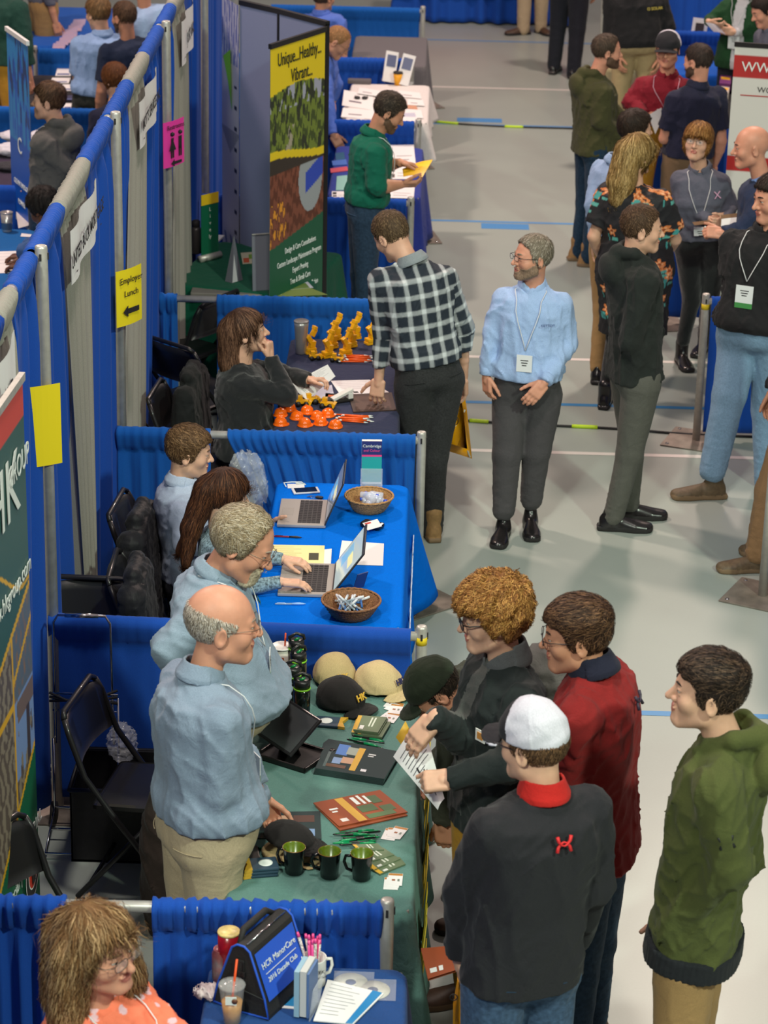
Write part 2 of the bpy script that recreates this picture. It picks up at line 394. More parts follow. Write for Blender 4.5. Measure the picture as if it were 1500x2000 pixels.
def hand_prims(W,d,n,side,curl,k,spread=0.05,thumb=0.3,fc=None):
    d=nrm(d); n=np.asarray(n,float); n=nrm(n-d*(n@d)); t=-side*np.cross(d,n); k=k*.96
    A=np.array([t,d,n]); pr=[('box',W+d*.052*k,(.040*k,.048*k,.0135*k),A,.013*k)]
    pr.append(('rc',W-d*.02*k,W+d*.03*k,.024*k,.022*k))
    offs=[.030,.0100,-.0100,-.029]; Ls=[.074,.083,.077,.060]
    cs=fc or [curl]*4
    for i in range(4):
        b=W+(d*(.093-.004*abs(i-1.2))+t*offs[i])*k; c=cs[i]; a=c*1.25; sp=spread*(1.3-i)*.55
        dd=d*math.cos(sp)+t*math.sin(sp); r=.0094*k if i<3 else .0082*k; p=b; prev=W+(d*.055+t*offs[i]*.9)*k; pr.append(('rc',prev,b,.011*k,.0098*k))
        for j,(fl,da) in enumerate([(.45,0),(.31,c*1.5),(.24,c*1.0)]):
            a2=a if j==0 else a+da; a=a2; v=dd*math.cos(a)-n*math.sin(a); q=p+v*Ls[i]*fl*k; pr.append(('rc',p,q,r,r*.93)); p=q; r*=.93
    b=W+(d*.022+t*.028-n*.006)*k; v=nrm(d*.75+t*(.35+thumb*.5)-n*.25); q=b+v*.045*k; pr.append(('rc',b,q,.0145*k,.0115*k)); v=nrm(v+d*.35-n*.25*curl); q2=q+v*.034*k; pr.append(('rc',q,q2,.0112*k,.0098*k)); v=nrm(v+d*.2-t*.3*curl-n*.2*curl); pr.append(('rc',q2,q2+v*.026*k,.0098*k,.0085*k))
    return pr
def prims_f(pr,k):
    def f(P):
        d=None
        for q in pr:
            e=rc(P,q[1],q[2],q[3],q[4]) if q[0]=='rc' else rbox(P,q[1],q[2],q[3],q[4])
            d=e if d is None else smin(d,e,k)
        return d
    pts=[]
    for q in pr: pts+= [q[1],q[2]] if q[0]=='rc' else [q[1]-.05,q[1]+.05]
    lo,hi=bbox(pts,.05); return f,lo,hi
STM=dict(s=[-.3,0,.2,.4,.6,.78,.9,.97,1.06],w=[.150,.168,.158,.150,.163,.172,.150,.085,.055],d=[.100,.118,.112,.108,.116,.116,.098,.072,.052],y=[0,-.006,0,.004,.004,0,-.004,0,.008])
STF=dict(s=[-.3,0,.2,.4,.6,.78,.9,.97,1.06],w=[.150,.172,.152,.132,.142,.150,.132,.075,.048],d=[.100,.122,.108,.098,.120,.108,.088,.062,.045],y=[0,-.006,0,.004,.016,.006,-.002,0,.008])
class Torso:
    def __init__(s,P,N,lat,k,st,belly=0,wide=1.0,deep=1.0,bow=0.0,ease=0.012,bust=0):
        s.P,s.N=P,N; s.L=np.linalg.norm(N-P); s.u=(N-P)/s.L; s.l=nrm(lat-s.u*(lat@s.u)); s.f=np.cross(s.u,s.l); s.k=k; s.bow=bow
        S_=np.array(st['s']); b=belly*np.exp(-((S_-.22)/.25)**2)
        s.S=S_; s.w=(np.array(st['w'])*wide+b*.45)*k+ease*(S_<.93); s.d=(np.array(st['d'])*deep+b*.55)*k+ease*(S_<.93); s.y=(np.array(st['y'])+b*.6)*k
    def xs(s,P):
        q=P-s.P; t=(q@s.u)/s.L; y=q@s.f-s.bow*4*t*(1-t); return t,q@s.l,y
    def d0(s,P,s0,s1,add=0.0,e=2.5):
        t,x,y=s.xs(P); tc=np.clip(t,s.S[0],s.S[-1]); w=np.interp(tc,s.S,s.w)+add; d=np.interp(tc,s.S,s.d)+add; y=y-np.interp(tc,s.S,s.y)
        r=(np.abs(x/w)**e+np.abs(y/d)**e)**(1/e); m=np.minimum(w,d); f=(r-1)*m
        return np.maximum(f,np.maximum((s0-t),(t-s1))*s.L)
    def pt(s,t,x,y):
        return s.P+s.u*t*s.L+s.l*x+s.f*(y+s.bow*4*t*(1-t))
    def surf(s,t,ang,off=0.0):
        """point on the torso skin at height t; angle 0 = front, 90 = its right"""
        a=math.radians(ang); w=np.interp(t,s.S,s.w)+off; d=np.interp(t,s.S,s.d)+off; ca,sa=math.cos(a),math.sin(a); r=(abs(sa)**2.5+abs(ca)**2.5)**(-1/2.5)
        return s.pt(t,w*sa*r,d*ca*r+np.interp(t,s.S,s.y))
def join(parts):
    V=[];F=[];M=[];o=0
    for v,f,m in parts:
        V.append(v); F.append(f+o); M.append(np.full(len(f),m)); o+=len(v)
    return np.concatenate(V),np.concatenate(F),np.concatenate(M)
def shoe(root,org,A_,toe,kind,m,sole,k,vox,up=0.0):
    """A_: ankle joint, toe: unit direction on the floor"""
    toe=nrm([toe[0],toe[1],0]); sd=np.cross(toe,[0,0,1.]); B=np.array([sd,toe,[0,0,1.]]); O=np.array([A_[0],A_[1],A_[2]-.088*k])
    fr=Frame(O,B,k); boot=kind in('boot','ankle')
    def f(P):
        Q=fr.loc(P); w=np.interp(Q[:,1],[-.09,-.05,.05,.12,.18,.215],[.028,.037,.040,.052,.047,.020]); 
        top=np.interp(Q[:,1],[-.09,-.03,.03,.08,.14,.20,.22],[.075,.085,.085,.072,.056,.045,.03])
        z=Q[:,2]; d=np.maximum(np.sqrt((Q[:,0]/w)**2+(np.maximum(z-.02,0)/np.maximum(top-.02,.01))**2)-1,-1)*.035
        d=smax(d,-z,.004); d=smax(d,np.maximum(-.075-Q[:,1],Q[:,1]-.212),.02)
        d=smin(d,rc(Q,(0,-.01,.05),(0,-.015,.15 if boot else .10),.042,.046 if boot else .036),.025)
        s=rbox(Q*_v(1,1,1),(0,.06,.014),(.049 if boot else .044,.145,.014),np.eye(3),.012); wv=np.interp(Q[:,1],[-.09,-.04,.05,.12,.18,.215],[.024,.036,.036,.049,.045,.02])
        s=smax(s,np.abs(Q[:,0])-wv-.006,.006)
        return np.minimum(d,s)*k
    c=[fr.wor((0,-.1,0)),fr.wor((0,.23,0)),fr.wor((0,0,.2)),fr.wor((.06,0,0)),fr.wor((-.06,0,0))]; lo,hi=bbox(c,.03)
    V,F=surface_nets(f,lo,hi,max(vox,.005)); z=fr.loc(V)[F].mean(1)[:,2]
    return mesh_obj('shoe',V,F,[m,sole],root,True,(z<.027).astype(int),org)
def person(label,base,face,k=1.0,head=None,hl=(0,0,0),neck=None,pel=None,arms={},legs={},look={},top={},bot={},shoes=None,vox=.0045,female=0,name='person',group=None,feet=True,lat=None,sit=False,armk=1.0):
    """base: point on the floor under the pelvis; face: heading in degrees (0 away from the camera, 90 to the right)
    joints may be given as (px,py,sign) = reach along the limb, (px,py,'y',dy) or (px,py,'z',z), or a body-frame ('b',right,forward,up)"""
    base=np.asarray(base,float); f,r=heading(face); U=_v(0,0,1)
    root=empty(name,base,label,'person',group); org=base
    def J(sp,par,L,df):
        if sp is None: return par+df*L
        if isinstance(sp,np.ndarray): return sp
        if sp[0]=='b': return base+r*sp[1]+f*sp[2]+U*sp[3]
        if sp[0]=='r': return par+r*sp[1]+f*sp[2]+U*sp[3]
        if len(sp)==3: return reach(par,sp[0],sp[1],L,sp[2])
        if sp[2]=='y': return at_y(sp[0],sp[1],base[1]+sp[3])
        if sp[2]=='z': return at_z(sp[0],sp[1],sp[3])
        if sp[2]=='x': return at_x(sp[0],sp[1],base[0]+sp[3])
    P=J(pel,base,0,U) if pel is not None else base+U*.93*k
    N=J(neck,P,.535*k,U); H=J(head,N,.175*k,U)
    la=r if lat is None else nrm(heading(lat)[1]); shw=top.get('shw',.185 if not female else .160)*k
    Sh={'R':N+la*shw-U*top.get('shd',.085)*k,'L':N-la*shw-U*top.get('shd',.085)*k}
    Hp={'R':P+r*.088*k,'L':P-r*.088*k}
    E={};Wr={};HD={};K={};A_={};AK=armk*k
    for s_,sg in(('R',1),('L',-1)):
        a=arms.get(s_,{}); E[s_]=J(a.get('e'),Sh[s_],.295*AK,nrm(-U+sg*la*.12)); Wr[s_]=J(a.get('w'),E[s_],.255*AK,nrm(-U+f*.25))
        g=legs.get(s_,{}); K[s_]=J(g.get('k'),Hp[s_],.43*k,nrm(-U+sg*r*.06)); A_[s_]=J(g.get('a'),K[s_],.41*k,nrm(-U+sg*r*.03)) 
        if g.get('a') is None and not sit: A_[s_][2]=.088*k
        if g.get('k') is None and g.get('a') is not None: K[s_]=(Hp[s_]*.48+A_[s_]*.52)+f*.02
    yaw,pit,rol=hl; fr=head_frame(H,yaw,pit,rol,k*look.get('hs',1.0)*1.03)
    if look.get('dbg'): print(label[:30],'neck z',round(N[2],2),'head z',round(H[2],2),'shoulder px',[tuple(int(v) for v in pix(Sh[x])) for x in 'RL'],'top z',H[2]+.13*k)
    T=Torso(P,N,la*.6+r*.4,k,STF if female else STM,**top.get('body',{}))
    sk=look['skin']
    # ---- body: head, neck, arms and hands
    def fh(Pw):
        Q=fr.loc(Pw); d=head_sdf(Q,look)*fr.k
        nb=fr.wor((0,-.022,-.045)); d=smin(d,rc(Pw,N-U*.05*k,nb,.060*k*look.get('neckw',1),.052*k*look.get('neckw',1)),.03*k)
        return d
    hlo,hhi=bbox([H,N,H+U*.1],.15*k)
    def fbody(Pw):
        d=np.full(len(Pw),9.)
        for g,lo,hi in subs:
            e=np.linalg.norm(np.maximum(np.maximum(lo-Pw,Pw-hi),0),axis=1); m=e<=0; q=e+.03
            if m.any(): q[m]=g(Pw[m])
            d=np.minimum(d,q)
        return d
    def make_body():
      V,F=surface_nets(fbody,np.min([s_[1] for s_ in subs],0),np.max([s_[2] for s_ in subs],0),vox*.93)
      q=fr.loc(V)[F].mean(1);
      lipm=(np.abs(q[:,0])<.024)&(q[:,1]>.088)&(q[:,2]<-.034)&(q[:,2]>-.056)&(np.abs(q[:,0])<.026-np.abs(q[:,2]+.045)*1.2)
      return V,F,np.where(lipm,1,0)
    parts=[]; mi=[]
    if look.get('eyes',True):
        for sx in(-1,1):
            e=MB(); 
            pr=[(.0001,-.0058),(.007,-.005),(.0115,0),(.007,.005),(.0001,.0058)]
            c=fr.wor((sx*.031,.0815,.0195)); 
            Vq=[];Fq=[];n=10
            for i in range(6):
                th=math.pi*i/5
                for j in range(n):
                    ph=2*math.pi*j/n; Vq.append((sx*.031+.0125*math.cos(th),.0822+.0065*math.sin(th)*math.cos(ph),.0195+.0052*math.sin(th)*math.sin(ph)))
            for i in range(5):
                for j in range(n): Fq.append((i*n+j,i*n+(j+1)%n,(i+1)*n+(j+1)%n,(i+1)*n+j))
            parts.append((fr.wor(np.array(Vq)),np.array(Fq),0)); mi.append(np.full(len(Fq),2))
            Vi=[(sx*.031+look.get('gaze',0)*.004,.0902,.0195)]+[(sx*.031+look.get('gaze',0)*.004+.0052*math.cos(2*math.pi*j/10),.0885,.0195+.0048*math.sin(2*math.pi*j/10)) for j in range(10)]
            Fi=[(0,1+j,1+(j+1)%10,1+(j+1)%10) for j in range(10)]
            Vi=np.array(Vi); Fi=np.array([(0,1+j,1+(j+1)%10,1+(j+1)%10) for j in range(10)])
            Fi=np.array([(0,1+2*j,1+(2*j+1)%10,1+(2*j+2)%10) for j in range(5)])
            parts.append((fr.wor(Vi),Fi,0)); mi.append(np.full(len(Fi),3))
    sl=top.get('sleeve','long'); subs=[(fh,hlo,hhi),prims_f([('rc',N-U*.08*k,P+U*.1*k,.04*k,.06*k),('rc',N-U*.09*k,N-U*.04*k,.04*k,.04*k)],.01)]
    for s_,sg in(('R',1),('L',-1)):
        a=arms.get(s_,{}); fd=nrm(Wr[s_]-E[s_])
        if a.get('hide'): continue
        hd=nrm(np.asarray(a['hd'],float)) if 'hd' in a else fd; hn=np.asarray(a.get('hn',tuple(la*sg+f*.3)),float)
        HD[s_]=(Wr[s_]+hd*.01,hd)
        pr=hand_prims(Wr[s_]+hd*.005,hd,hn,sg,a.get('curl',.3),k*(.92 if female else 1.0),a.get('spread',.05),a.get('thumb',.3),a.get('fc'))
        if sl=='long': pr=[('rc',Wr[s_]-fd*.10,Wr[s_],.030*k,.024*k),('rc',E[s_],Wr[s_]-fd*.10,.03*k,.030*k),('rc',Sh[s_],E[s_],.03*k,.03*k),('rc',N-U*.08*k,Sh[s_],.03*k,.03*k)]+pr
        else: 
            pr=[('rc',N-U*.08*k,Sh[s_],.03*k,.035*k),('rc',Sh[s_],E[s_],.043*k,.041*k),('rc',E[s_],E[s_]+fd*.08,.043*k,.045*k),('rc',E[s_]+fd*.08,Wr[s_],.045*k,.027*k)]+pr
        subs.append(prims_f(pr,.006))
    V,F,m_=make_body(); body=mesh_obj('body',V,F,[sk,LIP],root,True,m_,org)
    if parts:
        h_=len(parts)//2
        for q_ in(0,h_):
            V,F,_=join(parts[q_:q_+h_]); mesh_obj('eye',V,F,[sk,LIP,EYEW,IRIS],body,True,np.concatenate(mi[q_:q_+h_]),org)
    # ---- hair
    if look.get('hair'): hair_build(root,org,fr,look['hair'],look,vox)
    if look.get('beard'): beard_build(root,org,fr,look['beard'],look,vox)
    if look.get('brow',True): brows(root,org,fr,look.get('browrgb',(look.get('hair') or {}).get('rgb',(80,60,50))))
    if look.get('glasses'): glasses(root,org,fr,look['glasses'])
    if look.get('cap'): cap_worn(root,org,fr,look['cap'])
    # ---- top garment
    gar=top; hem=gar.get('hem',.16); seed=abs(hash(label))%997 if False else sum(map(ord,label))%997
    wr=gar.get('wr',.006); fq=gar.get('fq',7); vt=max(vox*1.9,.007) if not gar.get('fine') else gar['fine']
    ar=gar.get('ar',1.0); bt=gar.get('bulk',0)
    tmax={'shirt':.995,'hoodie':.99}.get(gar.get('kind'),.985)
    def ft(Pw):
        d=T.d0(Pw,hem-.02,tmax)
        if gar.get('blouse'): t,x,y=T.xs(Pw); d=d-.014*np.exp(-((t-hem-.09)/.09)**2)
        for s_,sg in(('R',1),('L',-1)):
            d=smin(d,rc(Pw,N-U*.030*k,Sh[s_]-sg*la*.02,.045*k+bt,.050*k+bt),.04)
            a=arms.get(s_,{})
            m1=rc(Pw,Sh[s_]-sg*la*.012*k,E[s_],(.058 if not female else .050)*k*ar+bt,(.052 if not female else .044)*k*ar+bt)
            if sl=='long':
                fd=nrm(Wr[s_]-E[s_]); ln=np.linalg.norm(Wr[s_]-E[s_]); sc=a.get('cuff',1.0)
                m2=rc(Pw,E[s_],Wr[s_],(.050 if not female else .042)*k*ar+bt,(.036 if not female else .032)*k*ar+bt*.6); m2=np.maximum(m2,((Pw-E[s_])@fd)-ln*sc)
                m1=smin(m1,m2,.02)
            else:
                ud=nrm(E[s_]-Sh[s_]); ln=np.linalg.norm(E[s_]-Sh[s_]); q={'short':.72,'cap':.35,'elbow':1.0}[sl]
                m1=rc(Pw,Sh[s_]-sg*la*.012*k,E[s_],.060*k*ar,.062*k*ar) if not female else rc(Pw,Sh[s_],E[s_],.058*k*ar,.056*k*ar); m1=np.maximum(m1,((Pw-Sh[s_])@ud)-ln*q)
                if sl=='elbow':
                    fd=nrm(Wr[s_]-E[s_]); m2=rc(Pw,E[s_],E[s_]+fd*.07,.056*k,.052*k); m2=np.maximum(m2,((Pw-E[s_])@fd)-.05); m1=smin(m1,m2,.02)
            d=smin(d,m1,.028)
        d=d-wr*1.5*folds(Pw,fq,seed,U,.45)-wr*.9*folds(Pw,fq*1.8,seed+5,U+la*.8,.5)
        d=smax(d,(T.xs(Pw)[0]*-1+hem)*T.L,.006)
        d=smax(d,-(sph(Pw,H,.01)),.001)
        if gar.get('kind') in('hoodie',):
            bk=-T.f; c=N+bk*.02+U*.005
            for s_,sg in(('R',1),('L',-1)):
                pA=N+la*sg*.075*k+bk*.025*k+U*.035*k; d=smin(d,rc(Pw,pA,N+la*sg*.045*k+T.f*.085*k-U*.045*k,.030*k,.020*k),.012); d=smin(d,rc(Pw,N+bk*.09*k+U*.03*k,pA,.040*k,.030*k),.012)
            d=smin(d,ell(Pw,N+bk*.125*k-U*.055*k,(.10*k,.055*k,.085*k),np.array([la,T.f,U])),.022)
            d=smax(d,-rc(Pw,N+U*.0,N+U*.2,.058*k,.075*k),.006)
        return d
    pts=[P+T.u*T.L*(hem-.1),N+U*.1,Sh['R'],Sh['L']]+[P+T.l*x+T.f*y for x in(-.27,.27) for y in(-.2,.27)]
    for s_ in 'RL': pts+= [E[s_]]+([Wr[s_]] if sl=='long' else [E[s_]])
    lo,hi=bbox(pts,.11)
    if gar.get('low') is not None: lo[2]=min(lo[2],base[2]+gar['low'])
    V,F=surface_nets(ft,lo,hi,vt); t,x,y=T.xs(V); cols=None
    mats=[gar['mat']]+list(gar.get('mats2',[])); mi=np.zeros(len(F),int)
    if gar.get('paint'): cols=gar['paint'](V,dict(T=T,E=E,W=Wr,Sh=Sh,N=N,P=P,k=k,la=la,f=f))
    if gar.get('zone'): mi=gar['zone'](V[F].mean(1),dict(T=T,E=E,W=Wr,Sh=Sh,N=N,P=P,k=k,la=la,f=f))
    g=mesh_obj(gar.get('pname','shirt'),V,F,mats,root,True,mi,org,cols)
    if gar.get('rib'):
        def frb(Pw): return T.d0(Pw,hem-.012,hem+.080,.012+bt*.6)-.0015*np.sin(np.arctan2(T.xs(Pw)[1],T.xs(Pw)[2])*60)
        c=P+T.u*T.L*hem; V,F=surface_nets(frb,c-_v(.30,.30,.12),c+_v(.30,.30,.14),.0075); mesh_obj('waistband',V,F,gar['rib'],root,True,None,org)
    if gar.get('collar'):
        cm=gar.get('collarmat',gar['mat']); cb=gar.get('colh',.036)*k; hb=fr.wor((0,-.022,-.045)); ax=nrm(nrm(hb-N)*.5+T.u*.5); c0=N+ax*.015*k+T.f*gar.get('colf',0)
        def fc(Pw):
            q=Pw-c0; z=q@ax; rr=q-z[:,None]*ax; xx=rr@T.l; yy=rr@T.f; R=np.sqrt(xx**2+(yy*.95)**2)
            rad=(.059+gar.get('colr',0))*k+(.014*(1-np.clip(z/cb,0,1)))*k*(1+.4*(yy<0)); z0=np.clip(yy/.08,0,1)*.030*k
            d=np.maximum(np.abs(R-rad)-.0045,np.maximum(-z-.020-z0,z-cb+z0)); gp=(.014+.35*np.clip(cb*.4-z+.02,0,1)*0+np.clip(z,0,1)*.9)*(yy>0)
            d=np.where(yy>0,np.maximum(d,gp-np.abs(xx)),d)
            if gar.get('lapel',True):
                for sg in(1,-1):
                    a_=c0+T.l*sg*.020*k+T.f*.068*k+ax*.002*k; b_=c0+T.l*sg*.052*k+T.f*.052*k-ax*.030*k; nn=nrm(T.f*1.0+U*.45+sg*T.l*.45); uu=nrm(b_-a_); vv=np.cross(nn,uu)
                    d=np.minimum(d,rbox(Pw,(a_+b_)/2,(.030*k,.018*k,.004),np.array([uu,vv,nn]),.002))
            return d
        V,F=surface_nets(fc,c0-.13,c0+.13,max(.0045,vox*.9)); mesh_obj('collar',V,F,cm,root,True,None,org)
    if gar.get('cuffs'):
        mb=MB()
        for s_ in 'RL':
            if arms.get(s_,{}).get('hide'): continue
            fd=nrm(Wr[s_]-E[s_]); mb=MB(); mb.tube([Wr[s_]-fd*.045,Wr[s_]-fd*.04,Wr[s_]-fd*.002,Wr[s_]],[.036*k,.0405*k,.0400*k,.036*k],gar.get('cuffmat',gar['mat']),16); mb.build('cuff',root,org)
    # ---- trousers
    if bot:
        bw=bot.get('w',1.0); bt0=bot.get('top',.20); th=bot.get('thin',1.0); Tb=Torso(P,N,r,k,STF if female else STM,**dict(top.get('body',{}),ease=.004)) 
        fem=female
        def fp(Pw):
            tt=Tb.xs(Pw)[0]; d=smax(Tb.d0(Pw,-9,bt0,0),(-.05-tt)*Tb.L,.09)
            for s_,sg in(('R',1),('L',-1)):
                l=smin(rc(Pw,Hp[s_]-U*.02*(0 if sit else 1),K[s_],.100*k*bw,.068*k*bw*th),rc(Pw,K[s_],A_[s_],.066*k*bw*th,.052*k*bw*th),.02)
                ad=nrm(A_[s_]-K[s_]); l=np.maximum(l,((Pw-A_[s_])@ad)-bot.get('hem',.055)*k)
                low=np.clip(((Pw-K[s_])@ad)/.4,0,1); l=l-bot.get('wr',.006)*low*folds(Pw,9,seed+sg,ad,3.0)
                d=smin(d,l,.05) if s_=='R' else smin(d,l,.02)
            d=d-bot.get('wr',.006)*.7*folds(Pw,8,seed+9,U,.4)
            return smax(d,(Tb.xs(Pw)[0]-bt0)*Tb.L,.004)
        pts=[P,P+U*.22]+[K[s_] for s_ in 'RL']+[A_[s_]-U*.03 for s_ in 'RL']; lo,hi=bbox(pts,.13); lo[2]=max(lo[2],base[2]+.0)
        V,F=surface_nets(fp,lo-_v(.08,.08,0),hi+_v(.08,.08,0),max(vox*1.9,.0085)); mesh_obj(bot.get('pname','trousers'),V,F,bot['mat'],root,True,None,org)
        if bot.get('belt') is not None:
            def fb(Pw): t,x,y=Tb.xs(Pw); return np.maximum(Tb.d0(Pw,bt0-.005,bt0+.062,.009),-Tb.d0(Pw,-.1,1,-.006))
            c=P+Tb.u*Tb.L*bt0; V,F=surface_nets(fb,c-_v(.27,.27,.1),c+_v(.27,.27,.1),.008); mesh_obj('belt',V,F,bot['belt'],root,True,None,org)
        if bot.get('pocket'):
            for s_,sg in(('R',1),('L',-1)):
                mb=MB(); A=[]
                for a_,t_ in((sg*118,-.02),(sg*118,-.05),(sg*157,-.05),(sg*157,-.02)): A.append(Tb.surf(t_+.10,a_,.004))
                mb.tube([Tb.surf(.06,sg*(122+3*i),.006) for i in range(13)],.0022,bot['pocket'],5); mb.build('pocket_seam',root,org)
    if shoes and feet:
        for s_,sg in(('R',1),('L',-1)):
            g=legs.get(s_,{})
            if g.get('noshoe'): continue
            tf=heading(g['toe'])[0] if 'toe' in g else nrm(f+r*sg*.15)
            A2=A_[s_].copy(); 
            if not sit: A2[2]=max(A2[2],.088*k) if g.get('lift') else .088*k
            shoe(root,org,A2,tf,shoes.get('kind','shoe'),shoes['mat'],shoes['sole'],k,vox*1.1)
    return dict(root=root,org=org,T=T,N=N,H=H,fr=fr,E=E,W=Wr,Sh=Sh,P=P,k=k,f=f,r=r,A=A_,K=K,HD=HD)
def beard_build(root,org,fr,o,look,vox):
    kind=o.get('kind','full'); th=o.get('th',.006); c=np.array(S(*o['rgb']))
    def f(Q):
        d=head_sdf(Q,look)-th; z=Q[:,2]; y=Q[:,1]; x=np.abs(Q[:,0])
        if kind=='full': zt=np.interp(y,[0,.03,.05,.075,.1],[-.01,-.015,-.03,-.036,-.030]); reg=np.maximum(z-zt,-.012-y)
        else: reg=np.maximum(z+.030,x-(.032 if kind=='goatee' else .03)); reg=np.maximum(reg,.05-y)
        mouth=-(np.maximum(np.abs(z+.045)-.008,x-.022)); reg=np.maximum(reg,mouth)
        if kind=='full': reg=np.maximum(reg,(-.10-z))
        d=smin(d,ell(Q,(0,.075,-.095),(.022,.014,.018)),.012) if kind=='goatee' else d
        return smax(d,reg,.004)-.0015*wav(Q,60,5)
    V,F=surface_nets(f,_v(-.09,-.03,-.14),_v(.09,.13,.02),max(.0036,vox*.8))
    if len(V)==0: return
    r=strands(f,fr,V,None,int(500),.012,.0007,np.array([c,c*.75,c*1.2]),lambda p:np.tile(_v(0,.2,-1),(len(p),1)),.001,3)
    VV=np.concatenate([V,r[0]]); FF=np.concatenate([F,r[1]+len(V)]); CC=np.concatenate([np.tile(c,(len(V),1)),r[2]])
    mesh_obj('beard',fr.wor(VV),FF,HAIRM,root,True,None,org,CC)
def brows(root,org,fr,rgb):
    c=np.array(S(*rgb))*.8; Vs=[];Fs=[];o=0
    mb=MB(); m=mat('brow_%d_%d_%d'%tuple(rgb),tuple(c),rough=.8)
    for sx in(-1,1):
        mb.tube([fr.wor((sx*.014,.0935,.040)),fr.wor((sx*.026,.092,.044)),fr.wor((sx*.038,.085,.043)),fr.wor((sx*.047,.075,.038))],[.0022*fr.k,.0036*fr.k,.003*fr.k,.001*fr.k],m,6)
    mb.build('eyebrows',root,org)
def glasses(root,org,fr,o):
    m=o['mat']; t=o.get('t',.0011)*fr.k; mb=MB(); w,h=o.get('w',.024),o.get('h',.015); y=.108
    for sx in(-1,1):
        pts=[]
        for j in range(17):
            a=2*math.pi*j/16; ca,sa=math.cos(a),math.sin(a); e=.65
            pts.append(fr.wor((sx*.032+w*np.sign(ca)*abs(ca)**e,y-.004*abs(ca)*(1 if ca*sx>0 else 0),.020+h*np.sign(sa)*abs(sa)**e)))
        mb.tube(pts,t,m,6,False); mb.tube([fr.wor((sx*(.032+w),y-.004,.026)),fr.wor((sx*.074,.085,.026)),fr.wor((sx*.080,.0,.020)),fr.wor((sx*.078,-.022,.004))],t,m,6)
    mb.tube([fr.wor((-.009,y,.024)),fr.wor((0,y+.003,.027)),fr.wor((.009,y,.024))],t,m,6)
    g=mb.build('glasses',root,org)
    ln=MB(); LM=mat('lens_glass',(.9,.92,.95),rough=.02,alpha=.16,spec=1.0)
    for sx in(-1,1):
        ps=[fr.wor((sx*.032+w*.93*np.sign(math.cos(a))*abs(math.cos(a))**.65,y,.020+h*.93*np.sign(math.sin(a))*abs(math.sin(a))**.65)) for a in [2*math.pi*j/16 for j in range(16)]]
        ln.add(ps,[tuple(range(16))],LM)
    lo=mesh_obj('lens',ln.V,ln.F,ln.mats,g,False,ln.mi,org)
def cap_sdf(Q,br=.085,bw=.082,tilt=0.0,tall=0.0,curve=1.0):
    th=np.arctan2(Q[:,0],Q[:,1]+.008); d=ell(Q,(0,-.008,.050),(.090,.110,.100+tall))-.0016*np.exp(-(np.sin(th*3)/.10)**2)+.003*wav(Q,9,2,3); d=np.maximum(d,.038-Q[:,2]+Q[:,1]*.10); d=np.maximum(d,-ell(Q,(0,-.008,.048),(.080,.100,.089+tall)))
    y0=.085; q=Q[:,1]-y0; arch=curve*(Q[:,0]**2)*3.2; z=Q[:,2]-(.046+tilt*q-arch)
    b=np.maximum(np.abs(z)-.0035,np.sqrt((Q[:,0]/bw)**2+(q/(br))**2)*.06-.06); b=np.maximum(b,-(q+.01)); 
    d=smin(d,b,.004)
    return smin(d,sph(Q,_v(0,-.008,.150+tall),.006),.003)
def cap_worn(root,org,fr,o):
    f2=Frame(fr.wor((0,0,0)),fr.A,fr.k*o.get('s',1.0))
    tl=o.get('pitch',0)
    def g(Q):
        Q=Q@rotx(math.radians(-tl)).T if tl else Q
        if o.get('back'): Q=Q*_v(-1,-1,1)
        return cap_sdf(Q,o.get('br',.085),tilt=o.get('tilt',0),tall=o.get('tall',0),curve=o.get('curve',1))
    V,F=surface_nets(g,_v(-.13,-.22,-.03),_v(.13,.22,.22),.0042); q=V[F].mean(1)
    if tl: q=q@rotx(math.radians(-tl)).T
    mi=o['zone'](q) if o.get('zone') else np.zeros(len(F),int)
    return mesh_obj('cap',f2.wor(V),F,o['mats'],root,True,mi,org)
def lanyard(p,m,bm=None,ang=28,t0=.97,t1=.62,w=.075,h=.10,colr=None,off=.012,front=0,drop=.02,name=True):
    """neck cord down the chest and a badge hanging from it, clothing of the wearer"""
    T=p['T']; mb=MB(); k=p['k']
    for sg in(1,-1):
        pts=[T.pt(1.02,sg*.05*k,-.04*k)]+[T.surf(t0+.02,sg*(55),.02)]+[T.surf(t0-.05-(t0-t1-.05)*i/5,sg*ang*(1-i/5.0)+front,off+.006) for i in range(6)]
        mb.tube(pts,.0024*k,m,5)
    g=mb.build('lanyard',p['root'],p['org'])
    if bm:
        c=T.surf(t1,front,off+.024); U_=T.u; b=MB(); Rr=np.array([T.l,T.f,T.u]); b.box(c-U_*(h/2+drop),(w,.003,h),bm,Rr)
        if colr is not None: b.box(c-U_*(h-.014+drop)+T.f*.0006,(w,.0036,.03),colr,Rr)
        for i in range(3): b.box(c-U_*(.030+.014*i+drop)+T.f*.0022,(w*(.5-.1*i),.0008,.005),INK,Rr)
        o=b.build('name_badge',p['root'],p['org'])
def arc_mark(p,c,X,Y,s,m):
    """two opposed overlapping arcs"""
    Nn=np.cross(X,Y); b=MB()
    for sg in(1,-1):
        pts=[c+X*x*s+Y*y*sg*s+Nn*.002*sg for x,y in((-.50,.52),(-.42,.20),(-.22,-.04),(0,-.12),(.22,-.04),(.42,.20),(.50,.52))]
        b.tube(pts,[s*.12,s*.11,s*.07,s*.06,s*.07,s*.11,s*.12],m,8)
    return b.build('arc_logo',p['root'],p['org'])
def back_mark(p,t,ang,s,m,off):
    T=p['T']; c=T.surf(t,ang,off); return arc_mark(p,c,-nrm(T.surf(t,ang+4,off)-T.surf(t,ang-4,off)),nrm(T.surf(t+.05,ang,off)-T.surf(t-.05,ang,off)),s,m)
